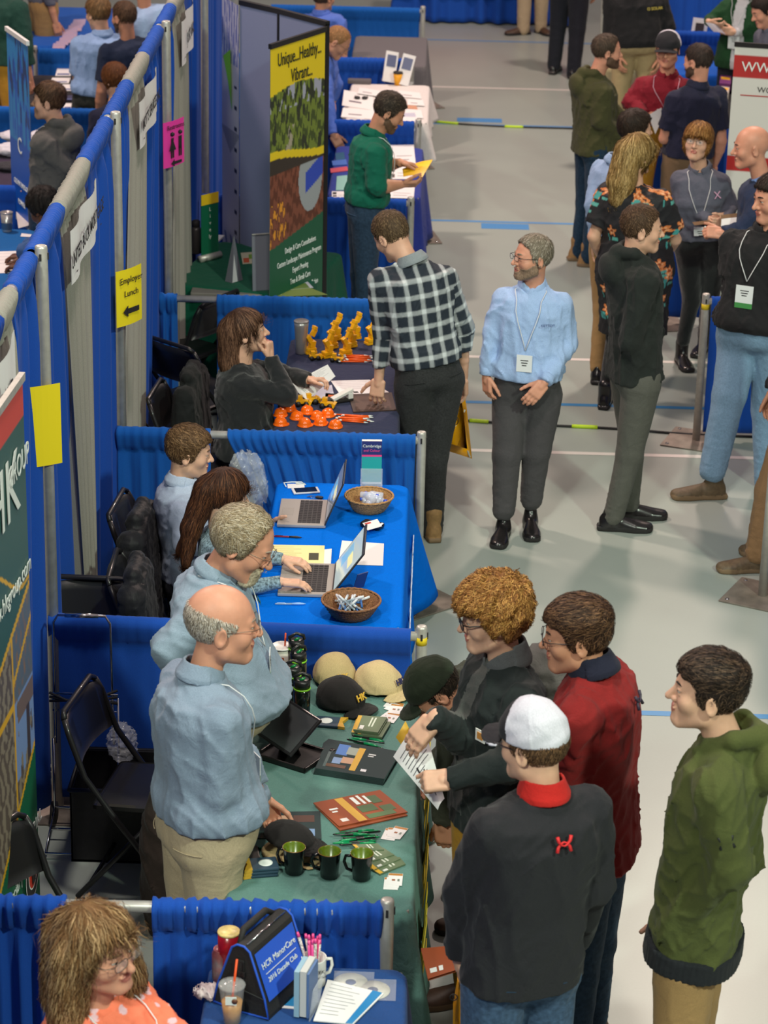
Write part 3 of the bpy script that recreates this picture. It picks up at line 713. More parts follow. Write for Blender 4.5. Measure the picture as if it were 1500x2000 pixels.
def chest_mark(p,t,ang,w,h,m,name='chest_logo',body=None,size=.02,off=.008,rows=1):
    T=p['T']; c=T.surf(t,ang,off+.004); e=T.surf(t,ang+3,off+.004); X=nrm(e-c)
    if ang%360>90 and ang%360<270: X=nrm(T.surf(t,ang-3,off)-T.surf(t,ang+3,off))
    # writing reads to the viewer's right, which is the wearer's left
    X=-nrm(T.surf(t,ang+4,off)-T.surf(t,ang-4,off)); Y=nrm(T.surf(t+.05,ang,off)-T.surf(t-.05,ang,off))
    if body: return text_obj(name,body,size,m,p['root'],c-p['org'],X,Y,.0008)
# ------------------------------------------------------------------ the hall
SP=2.347                                   # booth spacing along the row
RAIL={'A':-3*SP,'B':-2*SP,'C':-SP,'D':0.0,'E':SP,'F':2*SP,'G':3*SP,'H':4*SP}
FX={'A':1.53,'B':1.62,'C':1.59,'D':1.53,'E':1.46,'F':1.48,'G':1.39,'H':1.46}
def floor_mat():
    m=bpy.data.materials.new('sports_floor'); m.use_nodes=True; nt=m.node_tree; N=nt.nodes; L=nt.links; b=N['Principled BSDF']
    b.inputs['Roughness'].default_value=.34; b.inputs['Specular IOR Level'].default_value=.35
    tc=N.new('ShaderNodeTexCoord'); n=N.new('ShaderNodeTexNoise'); n.inputs['Scale'].default_value=1.3; n.inputs['Detail'].default_value=5; L.new(tc.outputs['Object'],n.inputs['Vector'])
    n2=N.new('ShaderNodeTexNoise'); n2.inputs['Scale'].default_value=90; L.new(tc.outputs['Object'],n2.inputs['Vector'])
    ad=N.new('ShaderNodeMath'); ad.operation='MULTIPLY_ADD'; ad.inputs[1].default_value=.3; L.new(n2.outputs['Fac'],ad.inputs[0]); L.new(n.outputs['Fac'],ad.inputs[2])
    r=N.new('ShaderNodeValToRGB'); r.color_ramp.elements[0].position=.35; r.color_ramp.elements[1].position=.85
    r.color_ramp.elements[0].color=S(150,158,152)+(1,); r.color_ramp.elements[1].color=S(158,167,160)+(1,)
    L.new(ad.outputs[0],r.inputs[0]); L.new(r.outputs[0],b.inputs['Base Color']); L.new(n.outputs['Fac'],b.inputs['Roughness']) if False else None
    return m
fl=MB(); fl.box((0,8,-.05),(50,60,.1),floor_mat()); FLOOR=fl.build('floor',kind='structure')
WALLM=mat('hall_wall_paint',S(150,148,144),rough=.9)
for nm,c,d in (('wall_left',(-25,8,4),(.2,60,8)),('wall_right',(25,8,4),(.2,60,8)),('wall_back',(0,38,4),(50,.2,8)),('wall_front',(0,-22,4),(50,.2,8))):
    b_=MB(); b_.box(c,d,WALLM); b_.build(nm,kind='structure')
LW=mat('line_white',S(214,208,202),rough=.45); LB=mat('line_blue',S(58,132,186),rough=.45); LBP=mat('line_pale_blue',S(84,138,190),rough=.6)
def line(y0,x0,x1,w,m,name='court_line',y1=None):
    y1=y0 if y1 is None else y1
    b=MB(); b.add([(x0,y0-w/2,.0012),(x1,y1-w/2,.0012),(x1,y1+w/2,.0012),(x0,y0+w/2,.0012)],[(0,1,2,3)],m); b.build(name,FLOOR)
for y,w,m in ((10.25,.05,LW),(1.78,.05,LW),(-.04,.05,LW),(.85,.05,LB),(-3.59,.05,LB),(5.25,.05,LBP),(8.66,.04,LBP),(12.6,.05,LBP)): line(y,-8,12,w,m)
for x,y,w in ((1.9,8.86,.42),(2.07,5.14,.38)):
    b=MB(); b.box((x+.12,y-.02,.001),(w,.16,.0015),mat('blue_tape',S(70,132,190),rough=.6)); tag(b.build('tape_strip'),'blue tape rectangle stuck on the floor %s'%('beside the black cable at the back' if y>8 else 'in front of the middle rails of the aisle'),'tape')
# black cable with yellow tape across the aisle
for nm,pts,tp in (('far',[(-2,8.6),(1.5,8.70),(1.9,8.62),(2.6,8.56),(6,8.5)],[(1.62,1.82),(2.25,2.42)]),('near',[(-2,.45),(1.5,.46),(1.9,.47),(2.5,.42),(3.2,.34),(7,.25)],[(1.88,2.0),(2.52,2.68)])):
    r=empty('floor_cable',(pts[0][0],pts[0][1],0),'black floor cable with lime tape %s'%('at the far end of the aisle' if nm=='far' else 'behind the walking man'),'cable')
    b=MB(); X=[p[0] for p in pts];Y=[p[1] for p in pts]
    b.tube([(x,np.interp(x,X,Y)+.012*math.sin(x*5),.009) for x in np.linspace(pts[0][0],pts[-1][0],70)],.008,mat('cable_black',S(30,30,32),rough=.6),8); b.build('cord',r,(pts[0][0],pts[0][1],0))
    for a,c in tp:
        b=MB(); b.tube([(x,np.interp(x,X,Y)+.012*math.sin(x*5),.010) for x in np.linspace(a,c,6)],.013,mat('tape_lime',S(190,222,40),rough=.5),8); b.build('tape',r,(pts[0][0],pts[0][1],0))
# ------------------------------------------------------------------ pipe and drape
def drape_mat(name,rgb):
    return mat(name,S(*rgb),rough=.85,noise=.10,nscale=350,bump=.15,bscale=420,spec=.12,sheen=.06)
DB=drape_mat('royal_drape',(28,76,168)); DN=drape_mat('banjo_drape',(24,88,170)); DG=drape_mat('grey_drape',(150,146,138)); DD=drape_mat('deep_blue_drape',(20,62,150))
def curtain(name,a,b,z1,z0,m,label=None,cat='drape',group=None,nrmv=None,amp=.012,pitch=.075,rod=.029,seed=0,b0=None,a0=None,flat=0,parent=None,nx=None,sleeve=.095,ruf=.006,bow=None,pull=None):
    """cloth hanging from the rod between plan points a and b; a0,b0 = where its foot ends reach"""
    a=_v(a[0],a[1],0); b=_v(b[0],b[1],0); a0=a if a0 is None else _v(a0[0],a0[1],0); b0=b if b0 is None else _v(b0[0],b0[1],0)
    L=max(np.linalg.norm(b-a),np.linalg.norm(b0-a0)); d=nrm(b-a); n=np.cross(d,[0,0,1.]); rs=np.random.RandomState(seed+5)
    nx=nx or max(24,int(L/.010)); s=np.linspace(0,1,nx)
    ph=np.cumsum(0.6+.8*rs.rand(nx)); ph=ph/ph[-1]*(L/pitch)*2*math.pi
    wv=np.sin(ph)+.35*np.sin(ph*2.3+1)+.3*np.interp(s,np.linspace(0,1,9),rs.randn(9))
    p2=np.cumsum(.5+rs.rand(nx)); p2=p2/p2[-1]*(L/.045)*2*math.pi; rf=np.sin(p2)+.5*np.sin(p2*2.1+1)+.4*np.sin(ph*1.3)
    zr=[z1+.031,z1+.027,z1+.010,z1-.012,z1-.035,z1-.060,z1-sleeve+.012,z1-sleeve,z1-sleeve-.02]+list(np.linspace(z1-sleeve-.08,z0,14))
    V=[]
    for side in(1,-1):
        for j,z in enumerate(zr):
            t=np.clip((z1-z)/(z1-z0),0,1); inr=z>z1-sleeve
            if inr:
                q=(z1-z)/sleeve; w=[.005,.017,rod*1.12,rod*1.12][j] if j<4 else rod*(1.12*(1-q)**.7+.12)
                off=side*w+side*ruf*rf*(1 if j>1 else .35)*(1-flat*.8); dz=ruf*.35*rf*(j<4)*(1-flat*.8)
            else:
                g=min(1,(z1-sleeve-z)/.12); off=side*.0022+amp*wv*(.35+.65*g)*(1+.5*t)*(1-flat*.75); dz=0
                if bow: off=off+bow*t
            base=(a[None]*(1-t)+a0[None]*t)*(1-s[:,None])+(b[None]*(1-t)+b0[None]*t)*s[:,None]
            p=base+n*(off[:,None] if hasattr(off,'__len__') else off); p[:,2]=z+dz+(0 if j<len(zr)-1 else .006*wv)
            V.append(p)
    R=len(zr); V=np.concatenate(V); F=[]
    def q(i,j): return i*nx+j
    k=np.arange(nx-1)
    for i in range(R-1):
        F.append(np.stack([i*nx+k,i*nx+k+1,(i+1)*nx+k+1,(i+1)*nx+k],1)); o=R*nx; F.append(np.stack([o+i*nx+k+1,o+i*nx+k,o+(i+1)*nx+k,o+(i+1)*nx+k+1],1))
    o=R*nx; F.append(np.stack([k+1,k,o+k,o+k+1],1)); F.append(np.stack([(R-1)*nx+k,(R-1)*nx+k+1,o+(R-1)*nx+k+1,o+(R-1)*nx+k],1))
    i=np.arange(R-1)
    for c in(0,nx-1):
        f=np.stack([i*nx+c,(i+1)*nx+c,o+(i+1)*nx+c,o+i*nx+c],1); F.append(f if c==0 else f[:,::-1])
    F=np.concatenate(F); ob=mesh_obj(name,V,F,m,parent,True)
    if label: tag(ob,label,cat,group)
    return ob
def post(x,y,h,label,base=True,rot=0.,r=.024,yel=None,group=None,lean=(0,0)):
    o=empty('drape_post',(x,y,0),label,'post',group); b=MB(); 
    b.lathe((0,0,0),[(r,.008),(r,h-.012),(r*.92,h-.003),(r*.6,h)],STEEL,18); b.build('tube',o)
    b=MB(); 
    for k in range(2): b.box((r*.98*math.cos(-1.57+k*1.57),r*.98*math.sin(-1.57+k*1.57),h-.045),(.009,.009,.028),INK)
    b.build('slot',o)
    if yel is not None: b=MB(); b.lathe((0,0,h-yel),[(r*1.03,0),(r*1.03,.035)],mat('yellow_tape',S(226,196,30),rough=.5),18); b.build('yellow_band',o)
    if base:
        b=MB(); b.box((0,0,.005),(.36,.36,.009),PLATE,rotz(rot),.002); pb=b.build('base_plate',o)
        b=MB()
        for sx in(-1,1):
            for sy in(-1,1): b.lathe(tuple(np.array([sx*.145,sy*.145,.0])@rotz(rot)),[(.012,.009),(.010,.014),(.001,.015)],CHROME,8)
        b.build('bolts',pb)
    return o
def pipe(a,b,z,label,r=.021,group=None):
    a=_v(a[0],a[1],z); b=_v(b[0],b[1],z); c=MB(); c.tube([a,b],r,STEEL,14); d=nrm(b-a)
    c.tube([b-d*.001,b+d*.02],[r*.8,r*.55],STEEL,10)
    o=c.build('drape_pipe'); return tag(o,label,'pipe',group)
NM={'A':'nearest','B':'second','C':'third','D':'fourth','E':'fifth','F':'sixth','G':'seventh','H':'farthest'}
for k in 'ABCDEFGH':
    y=RAIL[k]; x1=FX[k]; yf=y+(.03 if k=='A' else -.06 if k=='B' else 0)
    post(x1,yf,.95,'silver aisle post at the front end of the %s low blue divider'%NM[k],rot=(.5,.62,.72,.3,.2,.2,.3,.4)['ABCDEFGH'.index(k)],yel=.085 if k=='B' else None,group=None)
    pipe((.03,y),(x1-.02,yf),.90,'silver pipe carrying the %s low divider drape'%NM[k])
def rx(k,px): # x on rail k for a pixel column at its top
    y=RAIL[k]; lo,hi=-1.,2.5
    for _ in range(30):
        m=(lo+hi)/2; lo,hi=(m,hi) if pix((m,y,.92))[0]<px else (lo,m)
    return lo
g='low blue divider drapes'
def low(k,p0,p1,lab,m=DB,**kw):
    y=RAIL[k]; yf=y+(.03 if k=='A' else -.06 if k=='B' else 0); f=lambda x:y+(yf-y)*max(0,x)/FX[k]
    xa,xb=(rx(k,p0) if p0 is not None else .03),(rx(k,p1) if p1 is not None else FX[k]-.03)
    return curtain('divider_drape',(xa,f(xa)),(xb,f(xb)),.90,kw.pop('z0',.05),m,lab,'drape',seed=ord(k)+int(p0 or 0),**kw)
low('A',-60,128,'royal blue low drape at the bottom left corner, left of the bare pipe',ruf=.010,amp=.013)
low('A',297,748,'royal blue gathered low drape behind the cooler bag',ruf=.011,amp=.013)
low('B',None,803,'smooth royal blue low drape behind the luggage cart and green table',DB,flat=.9,amp=.010,pitch=.22,ruf=.004)
low('C',None,411,'blue low drape left of the young man in the pale shirt',DN,z0=.28,flat=.35,amp=.014,pitch=.10)
low('C',445,812,'blue gathered low drape behind the two laptops',DN,ruf=.007,a0=(rx('C',520)+.12,RAIL['C']),z0=.08,amp=.013)
low('D',300,346,'narrow blue low drape bunched beside the bare pipe',DN,z0=.30,ruf=.008,amp=.018,pitch=.05)
low('D',424,None,'blue low drape behind the woman in black and the toy table',DN,flat=.25,amp=.012)
low('E',None,None,'blue low drape behind the man reading a yellow paper',DB,amp=.012,flat=.3)
low('F',None,None,'blue low drape behind the table with white document pages',DB,amp=.012)
low('G',None,None,'blue low drape behind the white covered table',DB,amp=.012)
low('H',None,None,'blue low drape farthest from the camera',DN,flat=.8,amp=.008)
# the tall back line
BT=2.50
ybk=[-9.6,-7.12,-4.69,-2.28,.06,2.45,4.8]
for i,y in enumerate(ybk):
    nm=['out of the picture at the lower left','beyond the left edge near the seated woman','beside the tall green banner','at the end of the third low divider','with the pink sign','behind the white dotted board','at the far end of the tall drape line'][i]
    if i>0: post(.045,y,BT+.05,'tall silver post %s'%nm,r=.026)
    if i<len(ybk)-1: pipe((0,y+.03),(0,ybk[i+1]-.03),BT,'silver top pipe starting at the tall post %s'%nm,r=.024)
def tall(y0,y1,m,lab,yb0=None,yb1=None,x=0.,seed=1,amp=.024,pitch=.38,z0=.03,ruf=.0045):
    return curtain('tall_drape',(x,y0),(x,y1),BT,z0,m,lab,'drape',amp=amp,pitch=pitch,seed=seed,a0=(x-.03 if m!=DG else x+.03,yb0 if yb0 is not None else y0),b0=(x-.03 if m!=DG else x+.03,yb1 if yb1 is not None else y1),ruf=ruf,nx=int(abs(y1-y0)/.009)+30)
tall(-9.6,-7.15,DD,'deep blue tall drape at the lower left, outside the seated woman\'s booth',seed=1)
tall(-7.10,-5.55,DD,'deep blue tall drape behind the green banner, left part',seed=2)
tall(-5.15,-4.72,DB,'blue tall drape between the green banner and the luggage cart post',-5.6,-4.72,seed=3)
tall(-5.5,-5.2,DG,'grey tall drape hidden behind the green banner',-5.9,-5.5,seed=31,pitch=.08)
tall(-4.66,-3.95,DB,'blue tall drape left of the first long white sign',-4.66,-3.5,seed=4)
tall(-3.92,-3.15,DG,'grey tall drape bunched behind the first long white sign',-3.62,-3.50,seed=5,pitch=.09)
tall(-3.12,-2.32,DB,'blue tall drape right of the first long white sign',-3.55,-2.32,seed=6)
tall(-2.24,-1.46,DB,'blue tall drape behind the yellow sign with the arrow',-2.24,-2.15,seed=7,pitch=.10)
tall(-1.42,-.75,DG,'grey tall drape spreading below the second long white sign',-2.55,-1.50,seed=8,pitch=.22,amp=.03)
tall(-.72,.02,DB,'blue tall drape left of the pink restroom sign',-1.55,.0,seed=9)
tall(.10,.72,DB,'blue tall drape right of the pink restroom sign',.08,.12,seed=10,pitch=.07)
tall(.76,1.40,DG,'grey tall drape below the third long white sign',.0,1.15,seed=11,pitch=.22,amp=.03)
tall(1.45,2.42,DB,'blue tall drape left of the white dotted board',1.1,2.42,seed=12)
tall(2.5,4.75,DB,'blue tall drape at the far end behind the boards',seed=13)
# long white booth signs on the tall drape
def wall_sign(y0,y1,z0,z1,body,lab,size=.10):
    o=empty('booth_sign',(.06,(y0+y1)/2,z0),lab,'sign'); b=MB(); L=y1-y0; n=16; V=[]
    for i in range(n+1):
        y=y0+L*i/n-(y0+y1)/2; x=.012*math.sin(i*.7)
        for z in(0,z1-z0): V.append((x,y,z))
    V2=[(v[0]-.002,v[1],v[2]) for v in V]; F=[(2*i,2*i+2,2*i+3,2*i+1) for i in range(n)]; m_=2*(n+1)
    b.add(V,F,WHITEP,False); b.add(V2,[f[::-1] for f in F],WHITEP,False); b.build('paper',o)
    text_obj('lettering',body,size,INK,o,(.018,-L*.04,(z1-z0)*.50),(0,1,0),(0,0,1),.0005,bold=.001)
    b=MB(); b.box((.016,L*.42,.04),(.001,.03,.006),INK); b.box((.016,-L*.42,.045),(.001,.03,.006),INK); b.build('small_print',o)
wall_sign(-3.98,-3.05,2.17,2.41,'UNITED BUCK MORTGAGE','first long white sign hanging from the tall drape, beside the lower yellow sign',.085)
wall_sign(-1.42,-.50,2.15,2.40,'MOTTS SERVICES INC.','second long white sign hanging from the tall drape, in the middle',.085)
wall_sign(.80,1.62,2.13,2.40,'JUST, INC.','third long white sign hanging from the tall drape, near the top edge',.10)
wall_sign(-6.35,-5.40,2.12,2.42,'HK GROUP','white sign hanging above the green banner at the left edge',.11)
def small_sign(name,y,x,z0,z1,w,m,lab,rz):
    o=empty(name,(x,y,z0),lab,'sign',rz=rz); b=MB(); V=[];n=8
    for i in range(n+1):
        u=-w/2+w*i/n; c=.02*math.cos(u/w*2.4)
        for z in(0,z1-z0): V.append((u,-c,z))
    F=[(2*i,2*i+2,2*i+3,2*i+1) for i in range(n)]; b.add(V,F,m); b.add([(v[0],v[1]+.002,v[2]) for v in V],[f[::-1] for f in F],m); b.build('paper',o); return o
PINK=mat('pink_paper',S(240,60,170),rough=.7); YEL=mat('yellow_paper',S(246,222,20),rough=.7)
o=small_sign('restroom_sign',-.02,.085,1.72,1.99,.215,PINK,'pink restroom sign with man and woman symbols and an arrow on the tall post',math.radians(62))
text_obj('lettering','Restrooms',.040,INK,o,(0,-.024,.235),(1,0,0),(0,0,1))
for i,sx in enumerate((-.04,.04)):
    b=MB(); 
    b.lathe((sx,-.026,.195),[(.001,-.014),(.013,-.005),(.013,.005),(.001,.014)],INK,10); b.box((sx,-.026,.135),(.028 if i else .02,.003,.075),INK); 
    if i==0: b.slab([(0,0)],0,0,INK) if False else b.add([(sx-.035,-.027,.10),(sx+.035,-.027,.10),(sx,-.027,.17)],[(0,1,2)],INK)
    for q in(-.009,.009): b.box((sx+q,-.026,.085),(.010,.003,.06),INK)
    b.build('figure_symbol',o)
b=MB(); b.add([(-.055,-.026,.022),(-.02,-.026,.045),(-.02,-.026,-.001+.003)],[(0,2,1)],INK); b.box((.015,-.026,.022),(.075,.003,.016),INK); b.build('arrow',o)
o=small_sign('direction_sign',-2.36,.10,1.49,1.78,.20,YEL,'yellow paper sign with an arrow on the tall post left of the grey drape',math.radians(58))
text_obj('lettering','Employer',.046,INK,o,(0,-.024,.235),(1,0,0),(0,0,1)); text_obj('lettering','Lunch',.046,INK,o,(0,-.024,.165),(1,0,0),(0,0,1))
b=MB(); b.add([(-.07,-.026,.075),(-.03,-.026,.105),(-.03,-.026,.045)],[(0,2,1)],INK); b.box((.01,-.026,.075),(.09,.003,.026),INK); b.build('arrow',o)
o=small_sign('direction_sign',-4.74,.005,1.62,1.97,.22,YEL,'blank back of a yellow paper sign on the post beside the green banner',math.radians(25))
# ------------------------------------------------------------------ tables, cloths, chairs
def folding_table(cx,cy,w,l,h,lab):
    o=empty('folding_table',(cx,cy,0),lab,'table'); b=MB(); b.box((0,0,h-.022),(w-.02,l-.02,.035),mat('table_top_grey',S(120,116,110),rough=.5),None,.008); b.build('tabletop',o)
    for sx in(-1,1):
        for sy in(-1,1):
            b=MB(); b.tube([(sx*(w/2-.08),sy*(l/2-.2),h-.03),(sx*(w/2-.06),sy*(l/2-.16),.0)],.013,BLACKM,8); b.build('leg',o)
    return o
def cloth_on(cx,cy,w,l,h,m,lab,z0=.06,flare=.05,amp=.02,corner=.10,seed=3,zc=None,rot=0,hem=None,name='tablecloth'):
    n=240; r=.035; V=[];F=[]
    def per(i,grow):
        u=i/n*4; W,Lh=w/2+grow*0,l/2; 
        return u
    P=[];Nn=[];C=[]
    hw,hl=w/2,l/2; tot=2*(w+l)
    for i in range(n):
        d=i/n*tot
        if d<w: p=(-hw+d,-hl);nn=(0,-1)
        elif d<w+l: p=(hw,-hl+d-w);nn=(1,0)
        elif d<2*w+l: p=(hw-(d-w-l),hl);nn=(0,1)
        else: p=(-hw,hl-(d-2*w-l));nn=(-1,0)
        cx_=hw-abs(p[0]);cy_=hl-abs(p[1]); dc=math.hypot(cx_,cy_); k=math.exp(-(dc/.10)**2)
        nd=_v(nn[0]+k*math.copysign(1,p[0])*(nn[0]==0),nn[1]+k*math.copysign(1,p[1])*(nn[1]==0),0); nd/=np.linalg.norm(nd)
        sh=max(0,r-dc)*.45; P.append(_v(p[0]-math.copysign(sh,p[0]),p[1]-math.copysign(sh,p[1]),0)); Nn.append(nd); C.append(k)
    P=np.array(P);Nn=np.array(Nn);C=np.array(C); rs=np.random.RandomState(seed)
    ang=np.linspace(0,2*math.pi,n,endpoint=False); wv=sum(rs.randn()*np.sin(ang*k+rs.rand()*6) for k in(9,13,17,22,29))*.45
    rows=[]
    for g,z in((-.20,h+.001),(-.05,h+.001),(-.012,h+.001),(-.003,h-.003),(.004,h-.012)): 
        q=P+Nn*g if g>-.1 else P*(1-.4); rows.append(q+_v(0,0,z))
    zb=np.full(n,z0)
    if hem is not None: zb=np.array([hem(P[i][0],P[i][1]) for i in range(n)])
    for t in np.linspace(.06,1,12):
        q=P+Nn*((.006+flare*t**1.3+corner*C*t)[:,None])+Nn*(amp*t*wv*(1-.5*C))[:,None]; q[:,2]=h-.012+(zb-h+.012)*t; rows.append(q)
    V=np.concatenate(rows); R=len(rows); i=np.arange(n); j=(i+1)%n
    Fq=np.concatenate([np.stack([a*n+i,(a+1)*n+i,(a+1)*n+j,a*n+j],1) for a in range(R-1)])
    V=np.concatenate([V,[[0,0,h+.001]]]); c=len(V)-1
    F=[tuple(x) for x in Fq]+[(int(a),int(b_),c) for a,b_ in zip(i,j)]
    if rot: V=V@rotz(rot)
    o=mesh_obj(name,V,F,m,None,True); o.location=(cx,cy,0); md=o.modifiers.new('thickness','SOLIDIFY'); md.thickness=.003; md.offset=-1
    return tag(o,lab,'tablecloth')
CG=cloth('teal_green_cloth',(90,128,121),rough=.8); CBL=cloth('bright_blue_cloth',(0,106,216),rough=.9,sheen=0,spec=.05); CNV=cloth('navy_cloth',(42,48,76)); CDB=cloth('denim_blue_cloth',(34,70,128)); CGN=cloth('forest_cloth',(10,84,62)); CWH=cloth('white_cloth',(216,210,208)); CGY=cloth('grey_cloth',(104,100,104)); CVI=cloth('violet_blue_cloth',(44,58,140))
TBL={}
for nm,cx,cy,l,m,lab,kw in (
  ('B',1.285,-5.81,1.88,CG,'dark green tablecloth covered with mugs, caps and catalogues',dict(flare=.05,hem=lambda x,y:.16+.30*math.exp(-((y+.94)/.25)**2)*(x<.2)+.0)),
  ('C',1.20,-3.47,1.75,CBL,'bright blue tablecloth under the two laptops',dict(flare=.04,corner=.20,hem=lambda x,y:.10)),
  ('D',1.13,-1.07,1.66,CNV,'dark navy tablecloth under the toy diggers',dict(flare=.03)),
  ('A',1.27,-8.07,1.88,CDB,'denim blue tablecloth under the cooler bag and iced coffee',dict(flare=.03)),
  ('F',1.19,3.83,1.50,CVI,'violet-blue tablecloth under the white document pages behind the man in green',dict(flare=.03,z0=.04)),
  ('G',1.22,6.13,1.40,CWH,'white tablecloth covered with papers far up the aisle',dict(flare=.02,z0=.45)),
  ('H',1.18,8.25,1.30,CGY,'grey tablecloth on the farthest table of the row',dict(flare=.02))):
    folding_table(cx,cy,.66,l,.75,'folding table under the %s'%lab.split(',')[0].replace('tablecloth','cloth').split(' under')[0].split(' with')[0].split(' covered')[0].split(' on')[0]); TBL[nm]=cloth_on(cx,cy,.66,l,.75,m,lab,seed=ord(nm),**kw)
folding_table(.48,1.20,.75,1.15,.75,'folding table under the forest green cloth'); cloth_on(.48,1.20,.86,1.05,.75,CGN,'forest green tablecloth in front of the landscaping banner',seed=9,flare=.03,rot=-.25)
# lettering on the aisle side of two cloths
YL=mat('gold_print',S(206,178,40),rough=.7)
text_obj('cloth_lettering','HK GROUP',.34,YL,TBL['B'],(.372,-.02,.42),(0,1,0),(.08,0,1),.002,bold=.012)
text_obj('cloth_lettering','KETTERING HEALTH',.17,mat('white_print',S(225,230,240),rough=.6),TBL['C'],(.362,-.02,.46),(0,1,0),(.05,0,1),.002,bold=.004)
# violet cloth hanging over the white table's front
CH_SEAT=mat('chair_black_steel',S(34,33,35),rough=.42,metal=.25,coat=.2)
def folding_chair(x,y,rz,lab,seatm=None,group=None):
    """black steel folding chair, local +y is the way it faces"""
    o=empty('folding_chair',(x,y,0),lab,'chair',group,rz); seatm=seatm or CH_SEAT
    b=MB(); b.box((0,.02,.445),(.40,.40,.022),seatm,rotx(.05),.02); b.build('seat',o)
    b=MB(); V=[];F=[]; n=10
    for sgn,th in((0,0),(1,.014)):
        for i in range(n+1):
            u=-1+2*i/n
            for z in np.linspace(.60,.82,6):
                k=(z-.60)/.22; ww=.215*(1-.06*k); yy=-.215-.055*k+ (1-u*u)*-.035; V.append((u*ww,yy-th,z-.02*(abs(u)**6)*(k>.9)))
    m_=6; c=(n+1)*m_
    for s0,fl in((0,0),(c,1)):
        for i in range(n):
            for j in range(m_-1):
                a=s0+i*m_+j; f=(a,a+m_,a+m_+1,a+1); F.append(f if not fl else f[::-1])
    for i in range(n):
        for j in(0,m_-1):
            a=i*m_+j; f=(a,a+m_,a+m_+c,a+c); F.append(f)
    for j in range(m_-1):
        for i in(0,n): a=i*m_+j; F.append((a,a+1,a+1+c,a+c))
    b.add(V,F,seatm,True); b.build('backrest',o)
    for sx in(-1,1):
        b=MB(); b.tube([(sx*.20,-.285,.815),(sx*.218,-.262,.76),(sx*.222,-.20,.58),(sx*.222,-.10,.44),(sx*.222,.23,.012)],.013,CH_SEAT,8); b.build('front_leg',o)
        b=MB(); b.tube([(sx*.20,.10,.43),(sx*.20,-.25,.012)],.012,CH_SEAT,8); b.build('rear_leg',o)
    b=MB(); b.tube([(-.20,-.285,.815),(-.17,-.298,.835),(.17,-.298,.835),(.20,-.285,.815)],.013,CH_SEAT,8); b.build('top_rail',o)
    b=MB(); b.tube([(-.222,.16,.10),(.222,.16,.10)],.009,CH_SEAT,8); b.build('front_stretcher',o)
    b=MB(); b.tube([(-.2,-.19,.09),(.2,-.19,.09)],.009,CH_SEAT,8); b.build('rear_stretcher',o)
    return o
folding_chair(.52,-5.32,math.radians(-100),'black folding chair standing open beside the luggage cart, behind the bald man')
folding_chair(.33,-6.58,math.radians(-118),'black folding chair cut off by the nearest divider at the lower left')
folding_chair(.42,-3.18,math.radians(-95),'black folding chair under the young man in the pale shirt')
folding_chair(.50,-3.92,math.radians(-90),'black folding chair under the long-haired young woman at the laptop')
folding_chair(.13,-4.38,math.radians(178),'black folding chair behind the luggage cart, beside the tall post')
folding_chair(.42,-1.50,math.radians(-95),'black folding chair under the woman in black')
folding_chair(.12,-.95,math.radians(-70),'black folding chair standing against the tall blue drape, left of the woman in black')
folding_chair(.42,1.85,math.radians(175),'black padded folding chair behind the green table with the landscaping cards')
folding_chair(.08,.42,math.radians(60),'black folding chair low in front of the forest green table')
folding_chair(.52,-7.95,math.radians(-90),'black folding chair under the seated woman in coral')
folding_chair(.30,-.42,math.radians(-40),'black folding chair behind the fourth low divider gap')
# luggage cart
o=empty('luggage_cart',(.12,-4.86,0),'folded chrome luggage cart with elastic cords against the smooth blue drape','cart'); 
def tub(nm,pts,r,m,par=o): b=MB(); b.tube(pts,r,m,8); return b.build(nm,par)
tub('handle_frame',[(-.05,.0,.40),(-.05,.03,.95),(-.03,.03,.985),(.17,.03,.985),(.19,.03,.95),(.20,.0,.40)],.006,CHROME)
tub('handle_grip',[(.0,.03,.985),(.14,.03,.985)],.010,CHROME)
tub('lower_frame',[(-.06,.0,.42),(-.06,-.02,.10),(.22,-.02,.10),(.22,.0,.62)],.006,CHROME)
for z in(.55,.60,.63): tub('cross_bar',[(-.06,.01,z),(.22,.01,z)],.005,CHROME)
for k in range(3): tub('elastic_cord',[(-.07,-.005,.60+.02*k),(.05,-.03,.62-.012*k),(.22,-.01,.60+.03*k)],.006,mat('elastic_black',S(28,30,34),rough=.7))
for z,y in((.10,-.02),(.06,-.14),(.03,-.30)): tub('foot_bar',[(-.06,y,z),(.22,y,z)],.006,CHROME)
tub('side_bar',[(-.06,-.02,.10),(-.06,-.30,.03)],.005,CHROME); tub('side_bar',[(.22,-.02,.10),(.18,-.30,.03)],.005,CHROME)
for sx in(-.07,.23): b=MB(); b.lathe((sx,.02,.05),[(.05,-.012),(.05,.012)],mat('wheel_rubber',S(30,28,28),rough=.7),16,roty(math.pi/2)); b.build('wheel',o)
# black crate and bag under and beside the chair
def tote(name,c,d,lab,m,open_=True,rz=0,cat='bag'):
    o=empty(name,c,lab,cat,rz=rz); w,l,h=d; b=MB(); t=.012
    b.box((0,0,t/2),(w,l,t),m)
    for sx in(-1,1): b.box((sx*(w/2-t/2),0,h/2),(t,l,h),m,None,.004); b.box((0,sx*(l/2-t/2),h/2),(w,t,h),m,None,.004)
    b.build('body',o); b=MB()
    b.tube([(-w/2,-l/2,h),(w/2,-l/2,h),(w/2,l/2,h),(-w/2,l/2,h),(-w/2,-l/2,h)],.010,m,6); b.build('rim',o); return o
BAGM=mat('black_nylon',S(30,30,33),rough=.42,noise=.2,nscale=30,bump=.6,bscale=25)
tote('storage_crate',(.42,-4.98,0),(.50,.38,.34),'black storage crate on the floor behind the folding chair, with a clear plastic bag',BAGM,cat='crate')
tote('tote_bag',(.30,-2.68,0),(.48,.28,.40),'large shiny black tote bag on the floor below the third low divider',BAGM)
